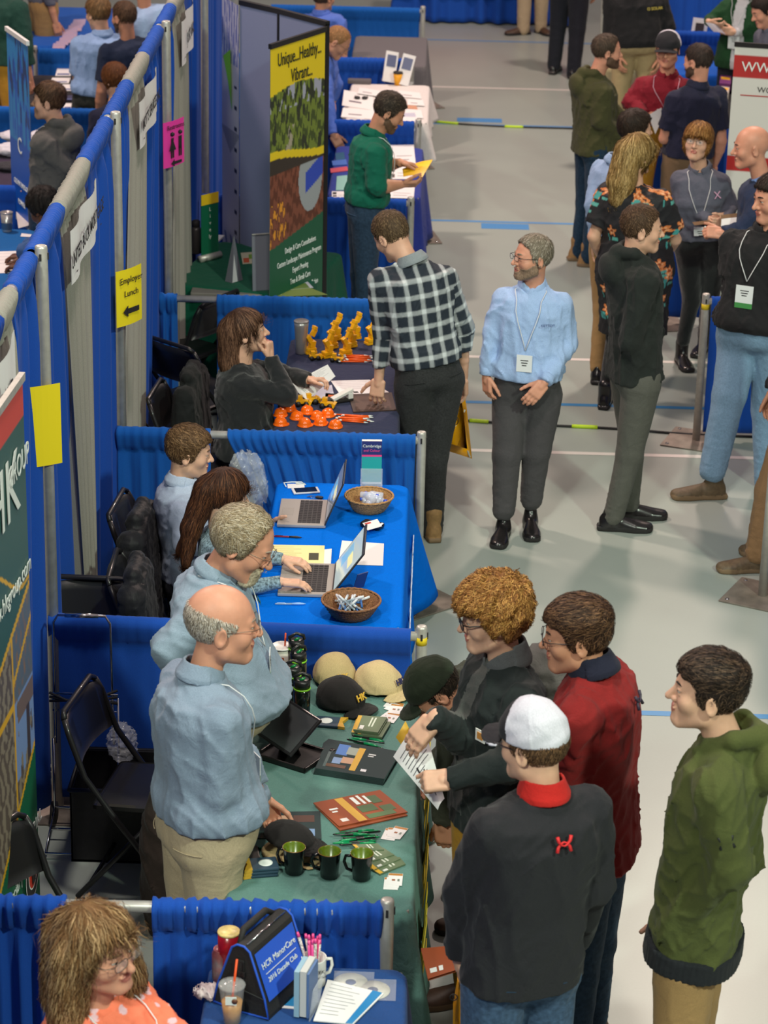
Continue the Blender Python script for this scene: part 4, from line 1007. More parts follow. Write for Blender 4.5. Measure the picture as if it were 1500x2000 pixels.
def blob(name,c,r,m,lab,cat,amp=.02,fq=9,seed=1,h=.012,flat=None,label=True):
    c=np.array(c,float)
    def f(P): return smax(ell(P,c,r)-amp*folds(P,fq,seed),-(P[:,2]-(flat if flat is not None else -9)),.01)
    V,F=surface_nets(f,c-np.array(r)-.06,c+np.array(r)+.06,h); o=mesh_obj(name,V-c,F,m); o.location=c
    return tag(o,lab,cat)
CLEAR=mat('clear_plastic',(.85,.88,.90),rough=.12,alpha=.26,spec=1.0,bump=.5,bscale=60)
blob('plastic_bag',(.36,-4.90,.43),(.06,.05,.085),CLEAR,'crumpled clear plastic bag tied on the black crate','plastic bag',.02,20,2,.007)
blob('plastic_bag',(.70,-2.45,.66),(.10,.06,.19),CLEAR,'large clear plastic bag hanging in the gap of the third low divider','plastic bag',.025,14,3,.008)
blob('dark_coat',(at_z(316,1700,.28)[0],at_z(316,1700,.28)[1],.30),(.085,.10,.36),cloth('dark_brown_coat',(56,46,42),rough=.8),'dark brown coat bundled beside the bald man\'s legs','coat',.014,6,4,.010,0.0)
# black jackets over the chair backs
def chair_jacket(name,x,y,rz,m,lab,quilt=0,h=.62,w=.46):
    """jacket hung over a chair back: local +y faces the table"""
    def f(P):
        z=P[:,2]; k=np.clip((.90-z)/h,0,1); hw=w/2*(.80+.25*k); th=.045+.035*k; q=np.abs(P[:,0])/hw; y=P[:,1]+.26-.03*k
        d=((q**3+np.abs(y/th)**3)**(1/3)-1)*th; d=np.maximum(d,np.maximum(z-.90+.10*q**2,(.90-h)-z))
        for s_ in(-1,1): d=smin(d,rc(P,_v(s_*w*.40,-.27,.82),_v(s_*w*.50,-.31,.42),.060,.045),.03)
        d=smin(d,rc(P,_v(-.10,-.27,.90),_v(.10,-.27,.90),.035,.035),.03)
        d=d-.012*folds(P,5,sum(map(ord,name)),_v(0,0,1),.35)-.006*folds(P,11,3,_v(.3,0,1),.5)
        if quilt: d=d+.0035*np.exp(-(np.sin(z*math.pi/.045)/.35)**2)
        return d
    V,F=surface_nets(f,_v(-w*.8,-.45,.90-h-.05),_v(w*.8,-.10,1.0),.009); o=empty(name,(x,y,0),lab,'jacket',None,rz); mesh_obj('shell',V,F,m,o); return o
chair_jacket('padded_jacket',.54,-3.46,math.radians(-95),cloth('black_padding',(34,34,37),rough=.45),'black quilted jacket draped over the chair of the young man in the pale shirt',1,.78,.50)
chair_jacket('padded_jacket',.60,-4.10,math.radians(-90),cloth('black_padding',(34,34,37)),'black quilted jacket draped over the chair of the long-haired young woman',1,.60,.42)
o=chair_jacket('black_jacket',.58,-1.38,math.radians(-95),cloth('black_wool',(36,38,38)),'black jacket with a round orange badge hung on a chair',0,.74,.50)
b=MB(); b.lathe((-.02,-.34,.66),[(.022,-.003),(.022,.003)],mat('badge_orange',S(226,150,30),rough=.4),18,rotx(math.pi/2)); b.build('round_badge',o)
# ------------------------------------------------------------------ banners and boards
def banner(name,A,B,h,lab,z0=.06,cat='banner'):
    """roll-up banner whose face runs from plan point A to B (left to right as read)"""
    A=_v(*A,0);B=_v(*B,0); X=nrm(B-A); Nf=np.cross(X,[0,0,1.]); w=np.linalg.norm(B-A); o=empty(name,(A+B)/2,lab,cat); R=np.array([X,Nf,[0,0,1.]])
    return o,X,Nf,w,R
def painted(o,name,w,z0,z1,R,fn,nx=60,nz=160,org=(0,0,0),th=.002,rough=.45):
    """flat print whose colours come from fn(u,v) with u,v in 0..1"""
    u,v=np.meshgrid(np.linspace(0,1,nx),np.linspace(0,1,nz)); u=u.ravel();v=v.ravel(); V=np.stack([(u-.5)*w,np.full(len(u),th/2),z0+(z1-z0)*v],1)@R+np.array(org)
    i=np.arange((nz-1)*(nx-1)); r,c=i//(nx-1),i%(nx-1); a=r*nx+c; F=np.stack([a,a+1,a+nx+1,a+nx],1)
    C=fn(u,v); m=mat('printed_%d'%int(rough*100),(1,1,1),rough=rough,attr='col'); ob=mesh_obj(name,V,F[:,::-1],m,o,True,None,None,C)
    b=MB(); b.box((0,-th/2,(z0+z1)/2),(w,th,z1-z0),mat('print_back',S(96,98,104),rough=.6)); bo=b
    bb=MB(); bb.V=[tuple(np.array(p)@R+np.array(org)) for p in b.V]; bb.F=b.F; bb.mi=b.mi; bb.sm=b.sm; bb.mats=b.mats; bb.build('backing',ob)
    return ob
def noi(u,v,f,seed): return wav(np.stack([u,v,u*0+.3],1),f,seed,5)
def rgbm(*c): return np.array(S(*c))[None]
def mix(a,b,t): return a*(1-t[:,None])+b*t[:,None]
def top_rail(o,w,h,R,m): b=MB(); b.box((0,0,h),(w+.01,.022,.03),m); b.V=[tuple(np.array(p)@R) for p in b.V]; b.build('top_rail',o)
def base_box(o,w,R,m): b=MB(); b.box((0,0,.04),(w+.04,.10,.08),m,None,.02); b.V=[tuple(np.array(p)@R) for p in b.V]; b.build('base',o)
# landscaping banner
LT=at_z(528,86,2.34); RTp=at_z(635,52,2.34)
o,X,Nf,w,R=banner('rollup_banner',LT[:2],RTp[:2],2.3,'tall landscaping banner with a yellow top reading Unique Healthy Vibrant and garden photographs')
def land(u,v):
    C=np.tile(rgbm(10,92,62),(len(u),1)); n=noi(u,v,9,1); n2=noi(u,v,22,2)
    gard=np.where((n2>.1)[:,None],rgbm(64,78,28),rgbm(116,132,48)); gard=np.where((n>.45)[:,None],rgbm(44,50,30),gard); gard=np.where(((v>.80)&(n2>.2))[:,None],rgbm(40,48,32),gard); gard=np.where(((v>.82)&(n<-.3))[:,None],rgbm(170,170,190),gard); gard=np.where(((np.abs(u-.35-.3*(v-.72)*3)<.05)&(v<.77)&(n2>-.2))[:,None],rgbm(170,160,140),gard)
    fire=np.where((n2>0)[:,None],rgbm(96,48,30),rgbm(130,72,52)); fire=np.where(((u<.3)&(n2>.25)&(v<.56))[:,None],rgbm(226,150,40),fire); fire=np.where(((u-.75)**2+((v-.60)*2.3)**2<.05)[:,None],rgbm(160,165,170),fire); fire=np.where(((np.abs(u-.82)<.16)&(np.abs(v-.605-.12*(u-.8))<.030))[:,None],rgbm(44,74,190),fire); fire=np.where(((v>.645))[:,None],rgbm(54,44,36),fire)
    e1=.672+.018*np.cos(u*3); C=np.where((v>.44)[:,None],fire,C); C=np.where((v>e1+.02)[:,None],gard,C); C=np.where(((v>e1)&(v<e1+.022))[:,None],rgbm(236,204,20),C)
    C=np.where((v<.435+.05*u)[:,None],rgbm(10,88,60),C); C=np.where((v>.865+.02*np.sin(u*3))[:,None],rgbm(238,206,24),C); return C
painted(o,'print',w,.10,2.31,R,land,90,260); top_rail(o,w,2.325,R,BLACKM); base_box(o,w,R,STEEL)
DKI=mat('dark_green_ink',S(40,50,30),rough=.6); WI=mat('white_ink',S(225,232,228),rough=.6)
for body,sz,u,z,m in (('Unique...Healthy...',.115,.02,2.225,DKI),('Vibrant...',.115,.06,2.105,DKI),('Design & Care Consultations',.052,.06,1.02,WI),('Custom Landscape Maintenance Program',.052,.04,.945,WI),('Expert Pruning',.052,.06,.875,WI),('Tree & Shrub Care',.052,.06,.805,WI),('Landscape & Hardscape Installation',.052,.05,.735,WI),('Lawn Care Programs',.052,.06,.665,WI),('Lively',.18,.18,.50,WI)):
    text_obj('lettering',body,sz,m,o,X*u*w+_v(0,0,z)+Nf*.006,X,_v(0,0,1),.001,sx=.62 if sz<.1 else .62)
# grey fabric board behind it
PT=[at_z(470,4,2.35),at_z(548,22,2.35),at_z(640,46,2.35)]
for i in(0,1):
    o,X,Nf,w,R=banner('fabric_board',PT[i][:2],PT[i+1][:2],2.3,('left','right')[i]+' panel of the grey-blue folding fabric board behind the landscaping banner',cat='display board')
    b=MB(); b.box((0,0,1.2),(w-.01,.025,2.28),mat('board_fabric',S(122,130,164),rough=.9,noise=.08,nscale=400)); b.V=[tuple(np.array(p)@R) for p in b.V]; b.build('panel',o)
    b=MB(); b.box((0,0,2.35),(w,.035,.03),BLACKM); b.box((w/2-.008,0,1.2),(.016,.032,2.3),BLACKM); b.V=[tuple(np.array(p)@R) for p in b.V]; b.build('frame',o)
a=at_z(433,-14,2.35); c=PT[0]
o,X,Nf,w,R=banner('display_board',a[:2],(c[0]-.01,c[1]-.02),2.3,'white board with a dotted edge and grey patterns next to the tall drape',cat='display board')
def dots(u,v):
    C=np.tile(rgbm(196,194,200),(len(u),1)); n=noi(u,v,10,4); C=np.where((v>.82)[:,None],np.where((n>0)[:,None],rgbm(110,120,170),rgbm(180,184,200)),C); C=np.where(((v<.62)&(v>.55+.12*np.abs(u-.5)))[:,None],rgbm(150,150,156),C)
    C=np.where(((u>.72)&(u<.88)&((v*16%1)<.18)&(v<.8)&(v>.25))[:,None],rgbm(40,40,50),C); C=np.where(((v<.30)&(((u+v*3)*3%1)<.35))[:,None],rgbm(110,120,150),C); return C
painted(o,'print',w,.10,2.33,R,dots,40,240)
b=MB(); b.add([(-.12,-.02,1.95),(.03,-.03,2.02),(.06,-.03,1.62),(-.02,-.03,1.80)],[(0,1,2,3)],mat('lime_print',S(130,200,40),rough=.6)); bo=[tuple(np.array((-p[0],-p[1],p[2]))@R) for p in b.V]; b.V=[tuple(X*p[0]+Nf*.01+_v(0,0,p[2])) for p in b.V]; b.build('green_leaflet',o)
# HK banner at the left edge
TR=at_x(43,735,.16); BR=(.16,TR[1]); 
o,X,Nf,w,R=banner('rollup_banner',(.10,TR[1]-.92),BR,2.1,'green construction banner with a red top band and site photographs')
hz=TR[2]
def hk(u,v):
    C=np.tile(rgbm(52,92,86),(len(u),1)); n=noi(u,v,8,7); n2=noi(u,v,24,8)
    C=np.where((v>.945)[:,None],rgbm(206,72,58),C)
    low=.27+.10*(u-.5)*2; b1=.60+.12*(u-.5); C=np.where((v<low)[:,None],rgbm(8,98,66),C)
    ph=(v>low)&(v<b1); sky=rgbm(124,150,200); pic=np.where((n2>0)[:,None],rgbm(96,84,76),rgbm(140,128,112)); pic=np.where(((u>.68)&(v<.50)&(v>.36)&(n<.55))[:,None],sky,pic); pic=np.where(((u>.68)&(v>=.50))[:,None],mix(np.tile(rgbm(96,108,122),(len(u),1)),np.tile(rgbm(140,110,90),(len(u),1)),np.clip(n2,0,1)),pic)
    pic=np.where(((u>.72)&(np.abs(v-.475)<.018))[:,None],rgbm(120,100,92),pic); pic=np.where(((np.abs(u-.90)<.03)&(v<.46)&(v>.36))[:,None],rgbm(70,60,60),pic); C=np.where(ph[:,None],pic,C)
    gold=rgbm(224,170,36)
    for e in(low,b1,.50+.10*(u-.5)*2*(u>.66)): C=np.where((np.abs(v-e)<.006)[:,None]&((e is not None)),gold,C)
    C=np.where(((np.abs(u-.67)<.008)&ph)[:,None],gold,C); C=np.where((np.abs(v-(.72+.05*np.sin(u*5)))<.004)[:,None],gold,C); return C
painted(o,'print',w,.10,hz-.02,R,hk,90,300); top_rail(o,w,hz,R,STEEL); base_box(o,w,R,STEEL)
for body,sz,u,z,m,sx in (('HK',.34,.12,.855*hz,WI,1.),('GROUP',.12,.37,.875*hz,WI,.8),('www.hkgroup.com',.095,.16,.70*hz,WI,.9),('INDUSTRIAL',.075,.33,.235*hz+.05,WI,1.),('Commercial |',.075,-.05,.22*hz,WI,1.),('- Construction',.055,.0,.18*hz,WI,1.),('- Masonry Restoration',.05,.0,.145*hz,WI,1.),('- Concrete Services',.05,.0,.115*hz,WI,1.),('- Site Development',.05,.0,.085*hz,WI,1.)):
    text_obj('lettering',body,sz,m,o,X*u*w+_v(0,0,z)+Nf*.006,X,_v(0,0,1),.001,sx=sx)
b=MB(); C0=X*.36*w+_v(0,0,.19*hz)+Nf*.006
for r,m in((.115,WI),(.108,INK),(.072,WI),(.066,mat('roundel_red',S(196,52,32),rough=.6))):
    V=[C0+Nf*(.12-r)*.02+X*r*math.cos(t)+_v(0,0,r*math.sin(t)) for t in np.linspace(0,2*math.pi,33)[:-1]]; b.add(V,[tuple(range(32))[::-1]],m)
b.add([C0+Nf*.004+X*x+_v(0,0,z) for x,z in((-.02,-.05),(.03,-.05),(.03,.03),(.0,.05),(-.03,.02))],[(4,3,2,1,0)],INK); b.build('round_emblem',o)
# white and red banner on the right
TL=at_z(1436,86,2.0)
o,X,Nf,w,R=banner('rollup_banner',TL[:2],(TL[0]+.86,TL[1]-.18),2.0,'white banner with red bands and a web address at the right edge')
def wr(u,v):
    C=np.tile(rgbm(214,212,206),(len(u),1)); C=np.where(((v>.885)&(v<.965))[:,None],rgbm(178,44,42),C); C=np.where(((v<.60)&(v>.545))[:,None],rgbm(178,44,42),C); C=np.where(((v<.22)&(v>.17)&(u<.35)&(u>.08))[:,None],rgbm(40,140,60),C); return C
painted(o,'print',w,.10,1.99,R,wr,60,200); top_rail(o,w,2.0,R,BLACKM); base_box(o,w,R,STEEL)
for body,sz,u,z,m in (('WWW.WORLDCLASS.COM',.095,.23,1.85,WI),('WORLD CLASS PEOPLE',.055,.02,1.70,INK),('PEOPLE',.11,.0,1.32,INK),('CAREERS',.08,-.14,.96,INK)):
    text_obj('lettering',body,sz,m,o,X*((u)*w)+_v(0,0,z)+Nf*.006,X,_v(0,0,1),.001)
b=MB(); b.add([X*x+_v(0,0,z)+Nf*.007 for x,z in((-.38,1.655),(.38,1.655),(.38,1.662),(-.38,1.662))],[(0,1,2,3)],mat('red_rule',S(178,44,42),rough=.5)); b.build('underline',o)
# blue upright banner left of the tall drape
T1=at_z(52,110,2.0); T2=at_z(66,140,2.0); bl=at_z(50,430,.78)
o,X,Nf,w,R=banner('rollup_banner',(-1.30,2.50),(-1.08,2.02),1.9,'slim bright blue banner with white print beside the man in the grey hooded sweatshirt')
def bb(u,v):
    n=noi(u,v,5,3); C=np.tile(rgbm(0,86,190),(len(u),1)); C=np.where(((v>.62)&(n>0))[:,None],rgbm(30,130,200),C); C=np.where(((v>.7)&(n<-.3))[:,None],rgbm(10,50,110),C); return C
painted(o,'print',w,.1,1.98,R,bb,40,140); top_rail(o,w,2.0,R,mat('white_plastic',S(215,215,215),rough=.4)); base_box(o,w,R,STEEL)
for i,(bd,z,sz) in enumerate((('C',1.25,.16),('CLEAN ENERGY',.98,.05),('POWER',.85,.05),('ENGINEERING',.72,.05))): text_obj('lettering',bd,sz,WI,o,_v(0,0,z)+Nf*.006,X,_v(0,0,1),.001)
# ------------------------------------------------------------------ the people of the front half
SK_FAIR=skin('fair',(212,166,140)); SK_PINK=skin('pink',(210,150,124)); SK_TAN=skin('tan',(190,136,108)); SK_DARK=skin('dark',(92,58,42))
def stand(px,py,k,hz=1.62): q=at_z(px,py,hz*k); return _v(q[0],q[1],0)
LEATHER_BLK=mat('black_leather',S(28,26,27),rough=0.25,spec=0.6); LEATHER_BRN=mat('brown_leather',S(74,54,40),rough=0.55,noise=.2,nscale=40); LEATHER_TAN=mat('tan_suede',S(140,108,68),rough=0.8,noise=.15,nscale=60)
SOLE_BLK=mat('rubber_black',S(30,28,28),rough=.7); SOLE_TAN=mat('rubber_tan',S(120,98,72),rough=.7)
BELT_BLK=mat('belt_black',S(30,27,27),rough=.45); BELT_BRN=mat('belt_brown',S(92,52,34),rough=.5)
WIRE=mat('spectacle_wire',S(120,108,98),rough=.3,metal=.8); FRAME_BLK=mat('spectacle_black',S(25,25,30),rough=.3); CORD_W=mat('cord_white',S(225,225,228),rough=.7)
BADGE=mat('badge_white',S(228,230,232),rough=.5); BADGE_G=mat('badge_green',S(66,140,72),rough=.5)
KHAKI=cloth('khaki_twill',(183,164,135)); KHAKI_D=cloth('tan_twill',(158,126,84)); GREYTR=cloth('charcoal_wool',(74,72,74)); GREYGR=cloth('grey_green_twill',(88,88,82)); BLKJ=cloth('black_denim',(48,49,50),noise=.25,nscale=120)
JEAN=cloth('blue_denim',(62,84,112),noise=.3,nscale=60); JEAN_L=cloth('light_denim',(122,152,180),noise=.12,nscale=120); JEAN_D=cloth('dark_denim',(40,58,78),noise=.25,nscale=60); MUST=cloth('mustard_twill',(176,128,44))
BLUEOX=cloth('blue_grey_oxford',(136,152,172)); BLUEOX2=cloth('pale_oxford',(140,158,176)); LTBLUE=cloth('light_blue_cotton',(160,186,226)); BLKFL=cloth('black_fleece',(38,38,42)); MAROON=cloth('maroon_fleece',(128,34,34),sheen=.05); OLIVE=cloth('olive_fleece',(78,84,46),sheen=.05); OLIVE1=cloth('olive_knit',(70,70,44)); BLKHOOD=cloth('black_green_hoodie',(40,44,42)); JACKET=cloth('dark_softshell',(36,42,42),rough=.7)
# bald man behind the green table
p=person('bald man in a grey-blue shirt and khaki trousers standing behind the green table',stand(425,1222,1.05),62,1.05,
 head=(432,1228,'y',.03),hl=(78,-4,0),neck=(392,1322,'y',.0),pel=(395,1640,'y',-.02),
 arms=dict(R=dict(e=(428,1545,'y',-.16),w=(506,1578,'y',.14),hd=(-.1,1,-.2),hn=(.6,-.3,.8),curl=.9,cuff=1.12),L=dict(e=(475,1490,'y',.22),w=(510,1560,'y',.26),curl=.8)),
 look=dict(skin=SK_PINK,hs=1.13,full=.006,nose=1.1,hair=dict(style='ring',rgb=(190,176,160),rgb2=(215,205,195),side=.0022,top=.002,rough=.0008,len=.016,n=2600,ringtop=[.080,.076,.064,.042,.03]),glasses=dict(mat=WIRE,t=.0009),browrgb=(150,130,115)),
 top=dict(kind='shirt',mat=BLUEOX,body=dict(belly=.05,wide=1.10,deep=1.18),collar=True,colh=.045,hem=.17,blouse=1,wr=.007,fq=5,ar=1.12,cuffs=1),
 bot=dict(mat=KHAKI,w=1.1,belt=BELT_BRN,pocket=KHAKI),shoes=dict(mat=LEATHER_BRN,sole=SOLE_BLK))
lanyard(p,CORD_W,BADGE,colr=BADGE_G,t1=.50,ang=36)
# grey-bearded man
p=person('grey-haired man with a goatee and glasses looking down in a grey-blue shirt',stand(450,1040,1.05),88,1.05,
 head=(470,1066,'y',.0),hl=(98,-28,-4),neck=(410,1118,'y',.02),pel=(425,1400,'y',.05),
 arms=dict(R=dict(e=(328,1265,'y',-.2),w=(390,1385,'y',-.12),hd=(.6,.2,-.8),curl=.4),L=dict(e=(470,1300,'y',.3),w=(505,1390,'y',.25),curl=.5)),
 look=dict(skin=SK_PINK,hs=1.10,full=.006,nose=1.15,hair=dict(style='short',rgb=(170,150,118),rgb2=(205,192,170),side=.014,top=.009,front=.105,recede=.09,rough=.003,len=.05,n=2600,comb=(0,-.8,.2),wd=.0011,freq=22),beard=dict(kind='goatee',rgb=(200,185,160),th=.006),glasses=dict(mat=WIRE,t=.001,h=.014),browrgb=(165,148,130)),
 top=dict(kind='shirt',mat=BLUEOX2,body=dict(belly=.11,wide=1.15,deep=1.2),collar=True,colf=.030,colh=.030,hem=.12,blouse=1,wr=.007,fq=5,ar=1.15),
 bot=dict(mat=KHAKI,w=1.1,belt=BELT_BRN),shoes=dict(mat=LEATHER_BRN,sole=SOLE_BLK))
lanyard(p,CORD_W,BADGE,colr=BADGE_G,t1=.55,ang=34,front=18)
chest_mark(p,.70,-30,.05,.03,mat('logo_green',S(40,110,80),rough=.6),body='HK',size=.035,off=.022)
# curly-haired young man
p=person('young man with curly ginger hair and glasses in a dark jacket holding papers',stand(975,1205,1.05),-112,1.05,
 head=(963,1213,'y',.02),hl=(-97,-8,0),neck=(990,1290,'y',.03),pel=(955,1590,'y',.05),
 arms=dict(L=dict(e=(1000,1490,'y',-.25),w=(885,1522,'y',-.22),hd=(-.95,-.05,-.10),hn=(0,-.75,.7),curl=1.0,thumb=-.5,cuff=1.04),R=dict(e=(905,1440,'y',-.02),w=(848,1402,'y',-.12),hd=(-.62,-.15,-.75),hn=(-.55,-.8,.25),curl=.25,spread=.06,thumb=-.7,cuff=1.06)),
 look=dict(skin=SK_FAIR,hair=dict(style='short',rgb=(156,102,50),rgb2=(204,152,84),side=.028,top=.040,rough=.010,freq=20,len=.035,n=5200,curl=.9,wd=.0016,front=.066,lift=.004),glasses=dict(mat=FRAME_BLK,t=.0022,h=.017),browrgb=(150,105,65)),
 top=dict(kind='jacket',mat=JACKET,bulk=.008,hem=-.06,collar=True,colh=.065,collarmat=cloth('jacket_lining',(92,94,96)),lapel=False,wr=.008,fq=5,pname='jacket',low=.85,mats2=[cloth('grey_tee',(84,86,84))],
   zone=lambda V,d:(lambda t,x,y:((np.abs(x+.0)<.035+.0*t)&(y>.06)&(t>.05)).astype(int))(*d['T'].xs(V))),
 bot=dict(mat=MUST,top=.1),shoes=dict(kind='shoe',mat=LEATHER_BRN,sole=SOLE_TAN))
CURLY=p
b=MB(); c=p['T'].surf(.66,-38,.026); c2=p['T'].surf(.66,-34,.026); X=nrm(c-c2); b.box(c,(.045,.003,.045),mat('patch_white',S(225,225,220),rough=.7),np.array([X,np.cross([0,0,1.],X),[0,0,1.]]));b.box(c+np.cross([0,0,1.],X)*-.0025,(.026,.003,.026),mat('patch_tan',S(190,130,60),rough=.7),np.array([X,np.cross([0,0,1.],X),[0,0,1.]])); b.build('chest_patch',p['root'],p['org'])
# maroon fleece
p=person('young man with short brown hair and glasses in a maroon fleece and jeans',stand(1150,1245,1.08),-72,1.08,
 head=(1128,1250,'y',.02),hl=(-88,-6,0),neck=(1160,1312,'y',.0),pel=(1160,1650,'y',.05),
 arms=dict(L=dict(e=(1105,1540,'y',-.14),w=(1060,1660,'y',-.05),curl=.4),R=dict(e=(1200,1520,'y',.3),w=(1140,1620,'y',.3))),
 look=dict(skin=SK_TAN,full=.003,hair=dict(style='short',rgb=(66,44,32),rgb2=(122,88,62),side=.008,top=.022,rough=.003,len=.03,n=2600,comb=(0,.8,.3),front=.075),glasses=dict(mat=FRAME_BLK,t=.0014,h=.013),beard=dict(kind='full',rgb=(110,75,55),th=.0012) if False else None),
 top=dict(kind='jacket',mat=MAROON,hem=-.04,collar=True,colh=.05,collarmat=cloth('navy_lining',(34,36,52)),lapel=False,wr=.008,fq=5,pname='fleece',bulk=.008,body=dict(wide=1.05,deep=1.1),low=.9),
 bot=dict(mat=JEAN_D,top=.1),shoes=dict(mat=LEATHER_BRN,sole=SOLE_BLK))
back_mark(p,.87,178,.05,mat('logo_dark',S(50,40,60),rough=.6),.022)
# white-capped man
WMESH=cloth('white_mesh',(205,203,215)); CAPK=cloth('cap_black',(42,42,46))
def capzone(q): return np.where((q[:,1]>.035)&(q[:,2]>.03),0,1)
p=person('man in a black fleece and a white mesh cap seen from behind',stand(1050,1452,1.06),-28,1.06,
 head=(1043,1462,'y',.03),hl=(-52,-6,0),neck=(1060,1552,'y',.0),pel=(1015,1905,'y',.0),
 arms=dict(L=dict(e=(908,1740,'y',.04),w=(898,1872,'y',.10),hd=(.15,.1,-1),curl=.6),R=dict(e=(1158,1725,'y',.10),w=(1120,1850,'y',.24),curl=.5)),
 look=dict(skin=SK_FAIR,hair=dict(style='ring',rgb=(96,70,48),side=.007,top=.006,rough=.0015,len=.012,n=1500,ringtop=[.045,.045,.04,.035,.03]),glasses=dict(mat=FRAME_BLK,t=.0016,h=.014),cap=dict(mats=[CAPK,WMESH],zone=capzone,pitch=4,tall=.012)),
 top=dict(kind='jacket',mat=cloth('black_fleece2',(40,40,44)),hem=.0,collar=True,colh=.045,collarmat=cloth('red_lining',(190,40,36)),lapel=False,wr=.007,fq=5,pname='fleece',bulk=.006,body=dict(wide=1.08,deep=1.1),ar=1.1,low=.9),
 bot=dict(mat=JEAN,top=.1,w=1.05,pocket=JEAN_D),shoes=dict(mat=LEATHER_BRN,sole=SOLE_BLK))
WCAP=p
back_mark(p,.86,180,.05,mat('logo_red',S(210,36,40),rough=.6),.022)
# olive hoodie at right
p=person('young man in an olive hooded sweatshirt with a hand in his pocket',stand(1400,1360,1.10),-74,1.10,
 head=(1382,1360,'y',.02),hl=(-84,4,0),neck=(1425,1442,'y',.0),pel=(1350,1850,'y',.05),
 arms=dict(L=dict(e=(1428,1690,'y',-.20),w=(1304,1822,'y',-.06),hd=(.10,.25,-1),curl=.15,cuff=.97,thumb=.5),R=dict(e=(1450,1680,'y',.3),w=(1330,1790,'y',.32))),
 look=dict(skin=SK_FAIR,hair=dict(style='short',rgb=(48,36,30),rgb2=(98,76,60),side=.006,top=.020,rough=.0025,len=.024,n=2400,comb=(0,.7,.3),front=.075)),
 top=dict(kind='hoodie',mat=OLIVE,rib=cloth('black_rib',(34,36,40)),hem=.0,wr=.010,fq=5,pname='hoodie',bulk=.008,body=dict(wide=.98,deep=1.05),low=.9),
 bot=dict(mat=KHAKI_D,top=.1,w=1.0),shoes=dict(mat=LEATHER_BRN,sole=SOLE_BLK))
e_,w_=p['E']['L'],p['W']['L']; u_=p['Sh']['L']; c_=u_+(e_-u_)*.55; ax_=nrm(u_-e_); o_=nrm(CAM-c_); o_=nrm(o_-ax_*(o_@ax_)); arc_mark(p,c_+o_*.068,nrm(np.cross(ax_,o_)),ax_,.045,mat('logo_black',S(26,28,26),rough=.6))
# man with glasses walking
p=person('grey-haired man in a light blue shirt walking down the aisle',at_z(1012,1035,0),190,1.0,
 head=(1040,508,'y',-.02),hl=(-112,2,2),neck=(1040,560,'y',.02),pel=(1030,765,'y',.02),
 arms=dict(R=dict(e=(962,648,'y',.02),w=(950,732,'y',-.02),hd=(.1,-.1,-1),curl=.35,hn=(-.8,-.5,0)),L=dict(e=(1108,672,'y',.0),w=(1064,746,'y',-.18),hd=(-.6,-.25,-.75),hn=(.2,-1,.3),curl=.2)),
 legs=dict(R=dict(a=(984,996,'y',-.10),toe=190),L=dict(a=(1038,975,'y',.02),toe=178)),
 look=dict(skin=SK_PINK,full=.003,hair=dict(style='short',rgb=(150,138,120),rgb2=(190,180,165),side=.006,top=.010,rough=.002,len=.02,n=1600,recede=.03,front=.09),beard=dict(kind='full',rgb=(150,125,105),th=.002),glasses=dict(mat=FRAME_BLK,t=.0015,h=.013)),
 top=dict(kind='shirt',mat=LTBLUE,body=dict(belly=.03,wide=1.0,deep=1.05),shw=.172,collar=True,colh=.045,hem=.17,blouse=1,wr=.009,fq=6,cuffs=1,ar=1.02),
 bot=dict(mat=GREYTR,belt=BELT_BLK,w=1.08,thin=1.1),shoes=dict(mat=LEATHER_BLK,sole=SOLE_BLK),vox=.005)
lanyard(p,CORD_W,BADGE,t1=.48,ang=24,w=.085,h=.095)
chest_mark(p,.72,-32,.05,.03,mat('logo_blue',S(70,90,140),rough=.6),body='KETTEW',size=.02,off=.016)
# dark hoodie man
p=person('man in a black hooded sweatshirt and grey trousers facing right',at_z(1222,1022,0),74,1.07,
 head=(1252,452,'y',.03),hl=(84,-4,0),neck=(1238,500,'y',.02),pel=(1240,740,'y',.02),
 arms=dict(R=dict(e=(1232,665,'y',-.16),w=(1260,734,'y',-.02),hd=(-.15,.25,-1),curl=.15),L=dict(e=(1272,650,'y',.22),w=(1262,722,'y',.18),hide=True)),
 legs=dict(R=dict(a=(1198,1008,'y',-.10),toe=92),L=dict(a=(1228,985,'y',.08),toe=86)),
 look=dict(skin=SK_FAIR,hair=dict(style='short',rgb=(84,62,44),rgb2=(120,92,68),side=.005,top=.008,rough=.0015,len=.016,n=1700,recede=.03,front=.085)),
 top=dict(kind='hoodie',mat=BLKHOOD,hem=.02,wr=.009,fq=5,pname='hoodie',bulk=.008,low=.9,body=dict(wide=1.0,deep=1.05)),
 bot=dict(mat=GREYGR,top=.1,w=1.0,thin=1.02),shoes=dict(mat=LEATHER_BLK,sole=SOLE_BLK),vox=.005)
